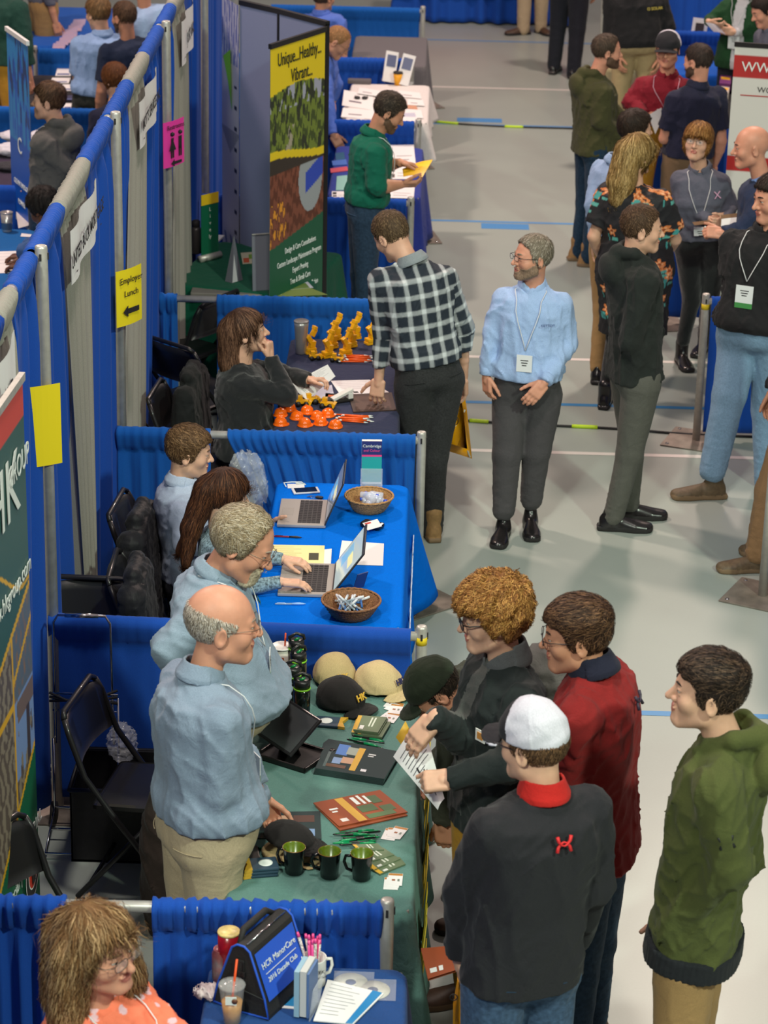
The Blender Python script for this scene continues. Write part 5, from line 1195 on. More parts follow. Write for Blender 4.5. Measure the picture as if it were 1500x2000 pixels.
# plaid shirt
def plaid(V,d):
    t,x,y=d['T'].xs(V); a=(x+.01)/.078; b=t*d['T'].L/.085
    # sleeves follow the arm
    for s in 'RL':
        for A,B in((d['Sh'][s],d['E'][s]),(d['E'][s],d['W'][s])):
            ab=B-A; L=np.linalg.norm(ab); u=ab/L; q=V-A; z=q@u; rad=np.linalg.norm(q-z[:,None]*u,axis=1); side=nrm(np.cross(u,[0,1.,0])); m=(rad<.075)&(z>.03)&(z<L+.03)&(np.abs(x)>.15)
            a=np.where(m,(q@side)/.075+.3,a); b=np.where(m,z/.085,b)
    def band(v): f=np.abs((v%1)-.5)*2; return f
    wa,wb=band(a),band(b); navy=np.array(S(30,40,52)); white=np.array(S(206,212,214)); mid=np.array(S(92,104,112))
    wx=np.clip((wa-.62)/.15,0,1); wy=np.clip((wb-.62)/.15,0,1); w=(wx+wy)/2
    thin=((np.abs(wa-.25)<.05)|(np.abs(wb-.25)<.05)); c=navy*(1-w[:,None])+white*w[:,None]
    return c
PLAID=mat('plaid_cotton',(1,1,1),rough=.85,attr='col',noise=.08,nscale=300,bump=.2,bscale=400)
p=person('young man in a navy and white plaid shirt leaning on the table with toys',at_z(838,1050,0),-22,1.06,
 head=(768,465,'y',.10),hl=(-42,-32,-8),neck=(806,514,'y',.03),pel=(838,745,'y',.0),lat=-14,
 arms=dict(L=dict(e=(748,648,'y',.02),w=(740,738,'y',.02),hd=(-.10,-.1,-1),hn=(-.3,-1,.0),curl=.35,spread=.35,thumb=1.2),R=dict(e=(905,640,'y',.12),w=(905,735,'y',.16))),
 legs=dict(R=dict(a=(845,1035,'y',.0),k=(850,890,'y',.02),toe=-10),L=dict(k=(810,885,'y',.05),a=(808,1015,'y',.12),toe=-25)),
 look=dict(skin=SK_FAIR,hair=dict(style='short',rgb=(98,78,56),rgb2=(134,110,80),side=.004,top=.009,rough=.0012,len=.014,n=1800)),
 top=dict(kind='shirt',mat=PLAID,paint=plaid,fine=.0055,body=dict(wide=1.0,deep=1.05),collar=True,collarmat=cloth('pale_plaid_collar',(140,148,152)),hem=.17,blouse=1,wr=.006,fq=6),
 bot=dict(mat=BLKJ,belt=BELT_BRN,w=1.0,thin=.98,pocket=BLKJ),shoes=dict(kind='boot',mat=LEATHER_TAN,sole=SOLE_TAN),vox=.005)
PLAIDMAN=p
# ------------------------------------------------------------------ seated people and the back half
def seat(px,py,z): q=at_z(px,py,z); return _v(q[0],q[1],0)
GINGHAM=cloth('pale_blue_oxford2',(172,184,206)); BLKTOP=cloth('black_jersey',(34,36,38),sheen=.3); TEALSH=cloth('teal_twill',(20,98,78)); ROYSH=cloth('cornflower_cotton',(84,112,196)); NAVYSH=cloth('navy_cotton',(40,42,62)); GREYSH=cloth('grey_cotton',(92,94,108)); POLOB=cloth('sky_polo',(140,170,214)); GREYHD=cloth('grey_marl',(92,92,90)); GREENSW=cloth('dark_green_fleece',(34,66,58)); MARJ=cloth('maroon_canvas',(122,28,42)); SUIT=cloth('navy_wool',(44,54,80)); BLKPO=cloth('black_pique',(36,36,38)); DKTR=cloth('black_wool_trousers',(36,38,46)); GRNCARD=cloth('green_cardigan',(30,66,40)); BRTR=cloth('taupe_twill',(120,98,74)); PALESH=cloth('pale_blue_shirt_far',(150,176,212))
table_hand=dict(curl=.25)
sitlegs=lambda d=.0:dict(R=dict(k=('b',.10,.42,.50),a=('b',.11,.42,.09)),L=dict(k=('b',-.10,.42,.50),a=('b',-.11,.42,.09)))
# young man at the first laptop
p=person('young man in a pale blue shirt seated at the far laptop',_v(.50,-3.30,0),78,1.0,
 head=(368,888,'y',.0),hl=(84,-8,0),neck=(352,940,'y',.0),pel=(368,1140,'y',.0),sit=True,legs=sitlegs(),
 arms=dict(R=dict(e=(360,1060,'y',-.22),w=(445,1075,'y',-.10)),L=dict(e=(425,1030,'y',.22),w=(520,1030,'y',.18))),
 look=dict(skin=SK_FAIR,hair=dict(style='short',rgb=(104,76,50),rgb2=(150,116,82),side=.009,top=.018,rough=.003,len=.028,n=2200,comb=(.5,.5,.2))),
 top=dict(mat=GINGHAM,collar=True,colf=.012,colh=.032,hem=.1,wr=.007,fq=6,ar=1.05),bot=dict(mat=DKTR,top=.16),shoes=dict(mat=LEATHER_BLK,sole=SOLE_BLK),vox=.005)
b=MB(); b.tube([p['T'].surf(.99,8,.016),p['T'].surf(.9,2,.016),p['T'].surf(.45,0,.018)],[.012,.02,.026],mat('tie_silver',S(214,214,220),rough=.5),8); b.build('tie',p['root'],p['org'])
# girl
p=person('young woman with long dark brown hair typing on the near laptop',_v(.62,-3.88,0),80,.95,
 head=(440,972,'y',.0),hl=(72,-12,0),neck=(432,1030,'y',.0),pel=(440,1200,'y',.0),sit=True,legs=sitlegs(),female=1,
 arms=dict(R=dict(e=(470,1150,'y',-.16),w=at_z(548,1137,.815),hd=(1,.05,-.06),hn=(0,0,1),curl=.22,spread=.12),L=dict(e=(490,1085,'y',.16),w=at_z(552,1092,.815),hd=(1,-.2,-.05),hn=(0,0,1),curl=.25,spread=.14)),
 look=dict(skin=SK_FAIR,fem=1,hair=dict(style='long',rgb=(66,38,24),rgb2=(116,72,44),side=.014,top=.016,rough=.003,nape=-.10,len=.10,n=2600,extra=[((0,-.09,.03),(.0,-.13,-.16),.065,.045),((0,-.13,-.16),(.03,-.13,-.33),.045,.022),((-.03,-.12,-.16),(-.04,-.15,-.30),.03,.016)])),
 top=dict(mat=cloth('teal_print_blouse',(120,140,150),noise=.7,nscale=90),hem=.0,wr=.004),bot=dict(mat=DKTR,top=.1),shoes=dict(mat=LEATHER_BLK,sole=SOLE_BLK),vox=.0048)
b=MB(); w=p['W']['R']; d=nrm(w-p['E']['R']); b.tube([w-d*.02,w-d*.012],.030,mat('bracelet_green',S(50,130,100),rough=.4),14); b.build('bracelet',p['root'],p['org'])
# woman in black
p=person('woman with long brown hair in a black top resting her chin on her hand',_v(.56,-1.50,0),84,1.0,
 head=(482,652,'y',.0),hl=(84,8,0),neck=(470,708,'y',.0),pel=(475,880,'y',.0),sit=True,legs=sitlegs(),female=1,
 arms=dict(R=dict(e=(562,772,'y',-.14),w=(528,700,'y',-.02),hd=(-.1,.1,1),hn=(1,-.4,.2),curl=.85),L=dict(e=(548,728,'y',.18),w=(600,742,'y',.10),hd=(1,-.2,.15),hn=(.0,.3,1),curl=.5)),
 look=dict(skin=SK_FAIR,fem=1,hair=dict(style='long',rgb=(78,52,38),rgb2=(142,104,80),side=.010,top=.013,rough=.003,nape=-.10,front=.082,sidez=.03,face_clear=1,len=.11,n=2800,extra=[((0,-.08,.03),(.0,-.11,-.14),.070,.060),((0,-.10,-.14),(.02,-.10,-.28),.060,.040)])),
 top=dict(mat=BLKTOP,hem=.0,wr=.008,body=dict(wide=1.15,deep=1.2,belly=.04),ar=1.15),bot=dict(mat=DKTR,top=.1,w=1.1),shoes=dict(mat=LEATHER_BLK,sole=SOLE_BLK),vox=.0055)
WBLK=p
# lady in coral
def coral(V,d):
    c=np.tile(rgbm(240,124,92),(len(V),1)); q=V/.045; cell=np.floor(q); h=np.abs(np.sin(cell@_v(12.9,78.2,37.7))*43758.5)%1
    off=np.stack([(np.sin(cell@_v(3.1,1.7,9.2)+k)*.5+.5)*.5+.25 for k in(0,2,4)],-1); r=np.linalg.norm((q-cell-off)*_v(1,1,.8),axis=1); m=(r<.34)&(h>.35)
    return np.where(m[:,None],rgbm(226,186,196),c)
CORAL=mat('coral_blouse',(1,1,1),rough=.8,attr='col',noise=.06,nscale=200,bump=.2,bscale=350)
p=person('seated woman with long frizzy hair and glasses in a coral blouse',_v(.55,-7.85,0),118,1.0,
 head=(192,1858,'y',.0),hl=(122,-2,8),neck=(188,1952,'y',.03),pel=(195,2160,'y',.05),sit=True,legs=sitlegs(),female=1,
 arms=dict(R=dict(e=(75,2080,'y',-.1),w=(160,2150,'y',-.25)),L=dict(e=(345,2030,'y',.05),w=(395,2090,'y',-.08),curl=.4)),
 look=dict(skin=SK_PINK,fem=1,hs=1.12,full=.006,hair=dict(style='long',rgb=(142,102,64),rgb2=(196,160,116),side=.018,top=.015,rough=.006,freq=20,nape=-.10,sidez=-.05,len=.10,n=5200,wd=.0011,curl=.35,front=.084,face_clear=1,extra=[((-.07,-.03,.03),(-.095,-.02,-.16),.055,.06),((.07,-.04,.03),(.10,-.04,-.16),.05,.05),((0,-.09,.02),(0,-.12,-.19),.075,.075),((-.09,-.02,-.14),(-.10,.0,-.26),.06,.035)]),glasses=dict(mat=WIRE,t=.0012,h=.015),browrgb=(150,110,80)),
 top=dict(mat=CORAL,paint=coral,fine=.0055,hem=.0,wr=.006,body=dict(wide=1.30,deep=1.3,belly=.05),shw=.19,ar=1.25),bot=dict(mat=DKTR,top=.1),shoes=dict(mat=LEATHER_BLK,sole=SOLE_BLK),vox=.0048)
lanyard(p,CORD_W,None,ang=30,t1=.4)
# ghost: bending person in a dark cap behind the curly-haired man
p=person('stooping person in a dark green cap and dark coat behind the curly-haired man',_v(1.97,-5.55,0),-84,1.0,
 head=(858,1352,'y',-.30),hl=(-94,-50,0),neck=(905,1330,'y',-.16),pel=(965,1560,'y',.05),
 arms=dict(L=dict(e=(885,1480,'y',-.26),w=(866,1600,'y',-.28),hd=(.05,-.1,-1),curl=.5),R=dict(e=(900,1440,'y',.05),w=(850,1500,'y',.0),curl=.4)),
 look=dict(skin=SK_TAN,hair=dict(style='ring',rgb=(50,40,32),side=.006,top=.005,n=600,ringtop=[.045,.045,.04,.035,.03]),cap=dict(mats=[cloth('dark_green_cap',(36,44,32))],tall=.0)),
 top=dict(kind='jacket',mat=cloth('dark_olive_coat',(52,54,44)),hem=-.05,bulk=.012,wr=.010,pname='coat'),bot=dict(mat=BRTR,top=.05),shoes=dict(kind='boot',mat=LEATHER_BRN,sole=SOLE_BLK),vox=.0055)
# man in green reading
p=person('man in a teal green shirt reading a yellow paper',_v(1.22,1.72,0),80,1.02,
 head=(757,222,'y',.0),hl=(84,-30,0),neck=(728,262,'y',.0),pel=(712,420,'y',.0),
 arms=dict(R=dict(e=(735,366,'y',-.2),w=(784,360,'y',-.10),hd=(1,.1,.05),hn=(0,-.6,-.8),curl=.45),L=dict(e=(745,325,'y',.2),w=(782,318,'y',.08),hd=(1,-.2,-.1),hn=(0,.4,1),curl=.4)),
 look=dict(skin=SK_TAN,hair=dict(style='short',rgb=(60,50,42),rgb2=(100,86,72),side=.007,top=.013,rough=.002,len=.022,n=1800,comb=(0,-.6,.2),front=.09),beard=dict(kind='full',rgb=(110,84,66),th=.0015)),
 top=dict(mat=TEALSH,collar=True,hem=.17,blouse=1,wr=.008,fq=6,body=dict(deep=1.05),sleeve='elbow'),bot=dict(mat=JEAN_D,belt=BELT_BRN,w=1.0,pocket=JEAN),shoes=dict(mat=LEATHER_BRN,sole=SOLE_BLK),vox=.006)
lanyard(p,CORD_W,None,ang=32,t1=.4); GREENMAN=p
b=MB(); w=p['W']['L']; d=nrm(w-p['E']['L']); b.tube([w-d*.03,w-d*.005],.031,INK,14); b.build('wristwatch',p['root'],p['org'])
# bent bald man in blue
p=person('balding man in a cornflower blue shirt bending behind the landscaping banner',_v(.72,5.25,0),84,1.0,
 head=(656,84,'y',-.25),hl=(92,-38,0),neck=(632,96,'y',-.15),pel=(612,250,'y',.0),
 arms=dict(R=dict(e=(640,210,'y',-.5),w=(650,262,'y',-.62),hd=(.5,-.1,-.8),hn=(.3,-.9,.2),curl=.3),L=dict(e=(655,165,'y',-.05),w=(650,198,'y',-.1),hd=(-.3,-.5,-.3),curl=.6)),
 look=dict(skin=SK_TAN,hair=dict(style='short',rgb=(170,124,80),side=.003,top=.002,rough=.001,len=.01,n=700,recede=.05,front=.10),glasses=dict(mat=WIRE)),
 top=dict(mat=ROYSH,collar=True,hem=.15,wr=.007),bot=dict(mat=DKTR),shoes=dict(mat=LEATHER_BLK,sole=SOLE_BLK),vox=.0065)
p=person('brown-haired man in a blue shirt at the top edge, his back turned',_v(.62,7.7,0),20,1.0,
 head=(632,-2,'y',.0),hl=(40,-5,0),neck=(628,26,'y',.0),
 look=dict(skin=SK_TAN,hair=dict(style='short',rgb=(82,62,48),side=.008,top=.012,n=800)),top=dict(mat=ROYSH,collar=True,hem=.15,wr=.007),bot=dict(mat=DKTR),shoes=dict(mat=LEATHER_BLK,sole=SOLE_BLK),vox=.0075)
# right hand group
BOOTB=dict(kind='boot',mat=mat('olive_leather',S(92,76,54),rough=.6,noise=.2,nscale=50),sole=SOLE_TAN)
bs=at_z(1428,960,0)
p=person('man in a black polo shirt and light blue jeans at the right edge',_v(bs[0]+.12,bs[1]+.05,0),-160,1.13,
 head=(1512,392,'y',.0),hl=(-112,-8,0),neck=(1500,450,'y',.02),pel=(1478,668,'y',.0),
 arms=dict(R=dict(e=(1432,560,'y',.0),w=(1434,634,'y',-.04),hd=(.15,.15,-1),curl=.15),L=dict(e=(1560,560,'y',.0),w=(1550,640,'y',-.1))),
 legs=dict(R=dict(k=(1425,770,'y',-.08),a=(1392,918,'y',-.16),toe=-96),L=dict(k=(1500,800,'y',.05),a=(1500,955,'y',.05),toe=175)),
 look=dict(skin=SK_PINK,full=.004,hair=dict(style='short',rgb=(50,40,34),side=.007,top=.014,n=1200,front=.085)),
 top=dict(kind='shirt',mat=BLKPO,sleeve='short',collar=True,hem=.15,blouse=1,wr=.008,body=dict(wide=1.12,deep=1.15,belly=.05),ar=1.15),bot=dict(mat=JEAN_L,belt=BELT_BLK,w=1.12,thin=1.15),shoes=BOOTB,vox=.0055)
lanyard(p,CORD_W,BADGE,colr=BADGE_G,t1=.60,ang=22,w=.10,h=.13,front=12)
bs=at_z(1478,1098,0)
p=person('person in a black jacket and tan work trousers mostly beyond the right edge',_v(bs[0]+.16,bs[1],0),-100,1.08,
 head=('b',0,.05,1.76),neck=('b',0,.0,1.6),pel=('b',0,0,.99),legs=dict(L=dict(k=(1506,960,'y',-.1),a=(1482,1078,'y',-.12),toe=-96),R=dict(a=('b',.12,.0,.09))),
 look=dict(skin=SK_TAN,hair=dict(style='short',rgb=(50,40,34),n=500)),top=dict(kind='jacket',mat=BLKFL,hem=-.1,bulk=.02,wr=.009,low=.7,pname='jacket',body=dict(wide=1.1,deep=1.15)),bot=dict(mat=cloth('duck_tan',(148,116,82)),top=.05,w=1.1,thin=1.1,wr=.012),shoes=BOOTB,vox=.006)
# floral dress
def floral(V,d):
    t,x,y=d['T'].xs(V); th=np.arctan2(x,y)*.17; q=np.stack([th,V[:,2]-d['P'][2]],1); c=np.tile(rgbm(28,28,32),(len(V),1)); rs=np.random.RandomState(5)
    for i in range(64):
        p0=_v(rs.uniform(-.53,.53),rs.uniform(-.5,.56)); dd=q-p0; r=np.linalg.norm(dd,axis=1); a=np.arctan2(dd[:,1],dd[:,0]); R=.036*(.75+.25*np.cos(a*5+i))
        leaf=(np.abs(dd[:,0]-.03)<.012+.01*np.sin(i))&(np.abs(dd[:,1]+.045)<.022); c=np.where(leaf[:,None],rgbm(70,160,156),c)
        leaf=(np.abs(dd[:,0]+.02)<.02)&(np.abs(dd[:,1]+.050)<.010); c=np.where(leaf[:,None],rgbm(90,170,160),c)
        c=np.where((r<R)[:,None],rgbm(224,132,72),c); c=np.where((r<R*.6)[:,None]&(np.cos(a*5+i)>.2)[:,None],rgbm(240,186,140),c); c=np.where((r<.009)[:,None],rgbm(150,70,30),c)
    return c
FLOR=mat('floral_rayon',(1,1,1),rough=.7,attr='col',bump=.1,bscale=300)
bs=at_z(1215,790,0)
p=person('woman with long blonde hair in a black dress with orange flowers seen from behind',bs,28,.98,
 head=(1245,306,'y',.02),hl=(52,-6,0),neck=(1240,362,'y',.0),pel=(1238,530,'y',.0),female=1,
 arms=dict(R=dict(e=(1318,468,'y',.02),w=(1285,508,'y',.22)),L=dict(e=(1160,462,'y',.05),w=(1185,520,'y',.25))),
 legs=dict(L=dict(a=(1182,765,'y',-.05),toe=10),R=dict(a=(1235,775,'y',.05),toe=30)),
 look=dict(skin=SK_FAIR,fem=1,hair=dict(style='long',rgb=(150,118,66),rgb2=(212,180,122),side=.020,top=.020,rough=.005,nape=-.10,len=.11,n=3000,wd=.002,extra=[((0,-.08,.03),(.0,-.11,-.14),.085,.085),((0,-.10,-.14),(.0,-.11,-.25),.085,.06)])),
 top=dict(kind='dress',pname='dress',mat=FLOR,paint=floral,fine=.0075,sleeve='short',hem=-.72,wr=.006,low=.45,body=dict(wide=1.38,deep=1.4,belly=.04),shw=.175,ar=1.5),bot=dict(mat=BLKTOP,top=.0,thin=.75),shoes=dict(kind='boot',mat=LEATHER_BLK,sole=SOLE_BLK),vox=.006)
bs=at_z(1168,745,0)
p=person('young man in a light blue shirt half hidden behind the blonde woman',_v(2.80,1.45,0),60,1.02,
 head=(1240,258,'y',.0),hl=(66,0,0),neck=(1205,318,'y',.0),pel=(1195,490,'y',.0),
 arms=dict(L=dict(e=(1160,400,'y',-.05),w=(1165,470,'y',.0)),R=dict(e=(1240,420,'y',-.1),w=(1260,470,'y',.0))),legs=dict(L=dict(a=(1168,718,'y',-.12),toe=10),R=dict(a=(1190,715,'y',.0),toe=40)),
 look=dict(skin=SK_FAIR,hair=dict(style='short',rgb=(52,40,32),side=.010,top=.018,n=1400)),top=dict(mat=PALESH,collar=True,hem=.15,wr=.007,ar=1.1),bot=dict(mat=KHAKI_D),shoes=dict(mat=LEATHER_BLK,sole=SOLE_BLK),vox=.0065)
p=person('woman with chin-length reddish hair and glasses in a grey shirt with a clipboard',_v(3.36,1.80,0),188,.97,
 head=(1362,282,'y',-.05),hl=(196,10,-4),neck=(1368,330,'y',.0),pel=(1372,478,'y',.0),female=1,
 arms=dict(R=dict(e=(1332,405,'y',.0),w=(1386,428,'y',-.20),hd=(1,-.1,-.15),hn=(.1,-1,.4),curl=.4),L=dict(e=(1428,400,'y',-.02),w=(1420,428,'y',-.20),hd=(-.5,-.4,-.1),curl=.6)),
 legs=dict(R=dict(k=(1350,590,'y',.0),a=(1334,665,'y',-.05),toe=170),L=dict(k=(1385,590,'y',.05),a=(1375,655,'y',.25),toe=200)),
 look=dict(skin=SK_FAIR,fem=1,hair=dict(style='bob',rgb=(140,92,44),rgb2=(186,138,80),side=.022,top=.024,rough=.003,nape=-.085,sidez=-.06,front=.045,len=.06,n=1800,wd=.002),glasses=dict(mat=WIRE,t=.001),browrgb=(120,90,60)),
 top=dict(mat=GREYSH,collar=True,hem=.10,wr=.007,body=dict(wide=1.12,deep=1.08)),bot=dict(mat=BLKTOP,w=1.05,thin=.82,top=.16),shoes=dict(kind='boot',mat=LEATHER_BLK,sole=SOLE_BLK),vox=.006)
lanyard(p,CORD_W,BADGE,t1=.36,ang=26,w=.09,h=.06); chest_mark(p,.72,-34,.05,.03,mat('logo_pink',S(210,160,190),rough=.6),body='X',size=.07,off=.016); GREYW=p
p=person('bald man in a navy suit jacket facing left at the right edge',_v(3.72,1.45,0),-88,1.05,
 head=(1468,292,'y',.0),hl=(-92,-6,0),neck=(1492,352,'y',.0),
 arms=dict(L=dict(e=(1450,452,'y',-.2),w=(1412,456,'y',-.28),hd=(-1,0,.1),hn=(0,-.8,.6),curl=.7),R=dict(e=(1480,440,'y',.2),w=(1440,470,'y',.1))),
 look=dict(skin=SK_PINK,full=.004,hs=1.05,hair=None,browrgb=(90,70,60)),top=dict(kind='jacket',pname='suit_jacket',mat=SUIT,hem=-.08,bulk=.010,wr=.006,collar=True,collarmat=cloth('light_blue_collar',(130,160,220)),body=dict(wide=1.1,deep=1.1),low=.8),bot=dict(mat=DKTR),shoes=dict(mat=LEATHER_BLK,sole=SOLE_BLK),vox=.006)
p=person('bearded man in a navy short-sleeved shirt seen from behind',_v(3.56,4.05,0),-28,1.06,
 head=(1364,124,'y',.0),hl=(-48,-6,0),neck=(1362,168,'y',.0),pel=(1340,322,'y',.0),
 arms=dict(L=dict(e=(1298,270,'y',-.05),w=(1325,232,'y',.22)),R=dict(e=(1408,275,'y',.05),w=(1395,320,'y',.15))),
 look=dict(skin=SK_PINK,hair=dict(style='short',rgb=(62,50,44),side=.003,top=.008,n=1000),beard=dict(kind='full',rgb=(92,72,60),th=.004)),top=dict(mat=NAVYSH,sleeve='short',collar=True,hem=.12,wr=.007,ar=1.15,body=dict(wide=1.08,deep=1.08)),bot=dict(mat=BRTR),shoes=dict(mat=LEATHER_BRN,sole=SOLE_BLK),vox=.0065)
def cz2(q): return np.where((q[:,1]>.0),0,1)
p=person('smiling man in a maroon jacket and a dark cap with a white mesh back',_v(3.34,4.55,0),188,1.04,
 head=(1304,100,'y',-.02),hl=(192,-4,0),neck=(1304,148,'y',.0),
 arms=dict(R=dict(e=(1232,200,'y',-.04),w=(1262,225,'y',-.22),hd=(.9,-.2,-.4),hn=(0,-1,.3),curl=.35),L=dict(e=(1365,205,'y',.0),w=(1350,235,'y',-.15))),
 look=dict(skin=SK_PINK,full=.004,hair=dict(style='ring',rgb=(44,34,30),side=.008,top=.006,n=500,ringtop=[.045,.045,.04,.035,.03]),cap=dict(mats=[CAPK,WMESH],zone=cz2,pitch=4,br=.075)),
 top=dict(mat=MARJ,collar=True,hem=.08,wr=.009,ar=1.15,body=dict(wide=1.12,deep=1.12,belly=.03)),bot=dict(mat=MUST),shoes=dict(mat=LEATHER_BRN,sole=SOLE_BLK),vox=.0062); MARMAN=p
lanyard(p,mat('cord_pink',S(214,170,190),rough=.6),BADGE,colr=BADGE_G,t1=.50,ang=30,w=.09,h=.12)
p=person('balding bearded man in an olive knitted hooded pullover and jeans',at_z(1142,514,0),70,1.04,
 head=(1184,104,'y',.0),hl=(78,-4,0),neck=(1160,148,'y',.0),pel=(1160,296,'y',.0),
 arms=dict(R=dict(e=(1175,235,'y',-.18),w=(1215,275,'y',-.05)),L=dict(e=(1200,225,'y',.2),w=(1225,265,'y',.2))),legs=dict(R=dict(a=(1150,502,'y',-.08),toe=95),L=dict(a=(1130,492,'y',.08),toe=80)),
 look=dict(skin=SK_PINK,full=.004,hair=dict(style='short',rgb=(82,68,56),side=.005,top=.007,n=1000,recede=.05,front=.10),beard=dict(kind='full',rgb=(110,84,68),th=.003)),
 top=dict(kind='hoodie',pname='hoodie',mat=OLIVE1,hem=.0,bulk=.010,wr=.008,body=dict(wide=1.08,deep=1.12),ar=1.1),bot=dict(mat=cloth('teal_denim',(30,52,72),noise=.25,nscale=60),w=1.05,thin=1.05),shoes=dict(kind='boot',mat=LEATHER_TAN,sole=SOLE_TAN),vox=.0062)
p=person('man in a black polo shirt standing at the top edge, head out of view',_v(3.32,7.3,0),176,1.08,
 head=(1243,-58,'y',-.02),hl=(176,-5,0),neck=(1243,-20,'y',.0),
 arms=dict(R=dict(e=(1196,68,'y',.0),w=(1205,108,'y',-.1)),L=dict(e=(1302,60,'y',.0),w=(1290,112,'y',-.1))),look=dict(skin=SK_TAN,hair=None),
 top=dict(mat=BLKPO,sleeve='elbow',collar=True,hem=.10,wr=.007,body=dict(wide=1.22,deep=1.2,belly=.05),ar=1.2,shw=.20),bot=dict(mat=cloth('stone_twill',(170,150,112))),shoes=dict(mat=LEATHER_BRN,sole=SOLE_BLK),vox=.0075)
chest_mark(p,.74,-30,.05,.03,mat('logo_yellow',S(220,200,90),rough=.6),body='O SOLAR',size=.035,off=.018)
p=person('woman in a dark green cardigan looking at a leaflet at the top right',_v(4.22,7.35,0),205,1.0,
 head=('b',0,.05,1.62),hl=(205,-20,0),female=1,arms=dict(R=dict(e=(1388,40,'y',.0),w=(1385,42,'y',-.2),hd=(.6,-.3,-.2),curl=.4),L=dict(e=(1480,62,'y',.0),w=(1435,62,'y',-.2),hd=(-1,-.2,.1),curl=.4)),
 look=dict(skin=SK_FAIR,fem=1,hair=dict(style='long',rgb=(70,48,34),side=.012,top=.014,n=500,extra=[((0,-.06,.0),(.0,-.1,-.2),.08,.06)])),
 top=dict(kind='cardigan',pname='cardigan',mat=GRNCARD,mats2=[cloth('white_blouse',(190,190,196))],hem=-.12,wr=.007,body=dict(wide=1.2,deep=1.15),ar=1.2,zone=lambda V,d:(lambda t,x,y:((np.abs(x+.02)<.05)&(y>.04)).astype(int))(*d['T'].xs(V))),bot=dict(mat=DKTR),shoes=dict(mat=LEATHER_BLK,sole=SOLE_BLK),vox=.0075)
lanyard(p,CORD_W,BADGE,t1=.50,ang=20,w=.10,h=.12)
p=person('man with dark hair looking down at the very top right corner',_v(4.45,5.9,0),-110,1.02,head=(1494,24,'y',.0),hl=(-105,-25,0),neck=(1508,58,'y',.0),
 look=dict(skin=SK_PINK,hair=dict(style='short',rgb=(44,34,30),side=.008,top=.014,n=500)),top=dict(mat=GREYSH,collar=True),bot=dict(mat=DKTR),shoes=dict(mat=LEATHER_BLK,sole=SOLE_BLK),vox=.0075)
p=person('person in khaki trousers and brown shoes in front of the red table',at_z(1038,66,0),185,1.02,legs=dict(R=dict(a=(1022,58,'y',-.05),toe=-110),L=dict(a=(1056,54,'y',.05),toe=150)),look=dict(skin=SK_TAN,hair=None),top=dict(mat=GREYSH),bot=dict(mat=KHAKI,w=1.1,thin=1.1),shoes=dict(mat=LEATHER_BRN,sole=SOLE_BLK),vox=.008)
p=person('person in black trousers and jacket standing at the top, legs in view',at_z(1106,148,0),20,1.06,legs=dict(L=dict(a=(1082,128,'y',.1),toe=15),R=dict(a=(1120,146,'y',-.1),toe=20)),look=dict(skin=SK_TAN,hair=None),top=dict(kind='jacket',pname='jacket',mat=cloth('black_suiting',(32,34,44)),hem=-.05,bulk=.01),bot=dict(mat=DKTR,w=1.1,thin=1.1),shoes=dict(mat=LEATHER_BLK,sole=SOLE_BLK),vox=.008)
p=person('person in a bright blue shirt beyond the blue drape at the top right',_v(4.0,11.6,0),160,1.0,look=dict(skin=SK_TAN,hair=None),top=dict(mat=cloth('bright_blue_polo',(20,80,190)),hem=.1,body=dict(wide=1.1)),bot=dict(mat=DKTR),vox=.009)
# the neighbours behind the tall drape
p=person('man in a dark green sweatshirt and tan trousers at the top left corner',_v(-1.98,6.15,0),30,1.05,head=('b',0,.05,1.7),hl=(20,-5,0),
 look=dict(skin=SK_PINK,hair=None),top=dict(mat=GREENSW,hem=.05,bulk=.012,wr=.009,body=dict(wide=1.25,deep=1.25,belly=.05),ar=1.2,shw=.2),bot=dict(mat=MUST,w=1.15),shoes=dict(mat=LEATHER_BRN,sole=SOLE_BLK),vox=.007)
p=person('person in khaki trousers at the table with blue leaflets, top left',_v(-2.02,8.7,0),70,1.05,look=dict(skin=SK_TAN,hair=None),top=dict(mat=GREYSH,hem=.1),bot=dict(mat=KHAKI_D,w=1.15,thin=1.1),shoes=dict(mat=LEATHER_BRN,sole=SOLE_BLK),vox=.008)
p=person('person in a navy jacket carrying a black bag at the top left',_v(-2.42,8.3,0),10,1.0,look=dict(skin=SK_TAN,hair=None),top=dict(mat=NAVYSH,hem=-.05,bulk=.02),bot=dict(mat=BRTR),shoes=dict(mat=LEATHER_BRN,sole=SOLE_BLK),vox=.008)
p=person('young man in a light blue polo shirt seen from behind at the top left',_v(-1.02,5.35,0),-12,1.05,head=(192,30,'y',.0),hl=(-40,-10,0),neck=(200,66,'y',.0),pel=(188,205,'y',.0),
 arms=dict(L=dict(e=(152,160,'y',.0),w=(160,140,'y',.2)),R=dict(e=(225,150,'y',.1),w=(215,185,'y',.2))),look=dict(skin=SK_FAIR,hair=dict(style='short',rgb=(124,94,62),side=.010,top=.016,n=1000)),
 top=dict(mat=POLOB,sleeve='short',collar=True,hem=.16,blouse=1,wr=.007,body=dict(wide=1.1,deep=1.1),ar=1.1),bot=dict(mat=cloth('dark_green_grey',(52,56,52)),belt=BELT_BLK),shoes=dict(mat=LEATHER_BLK,sole=SOLE_BLK),vox=.0065)
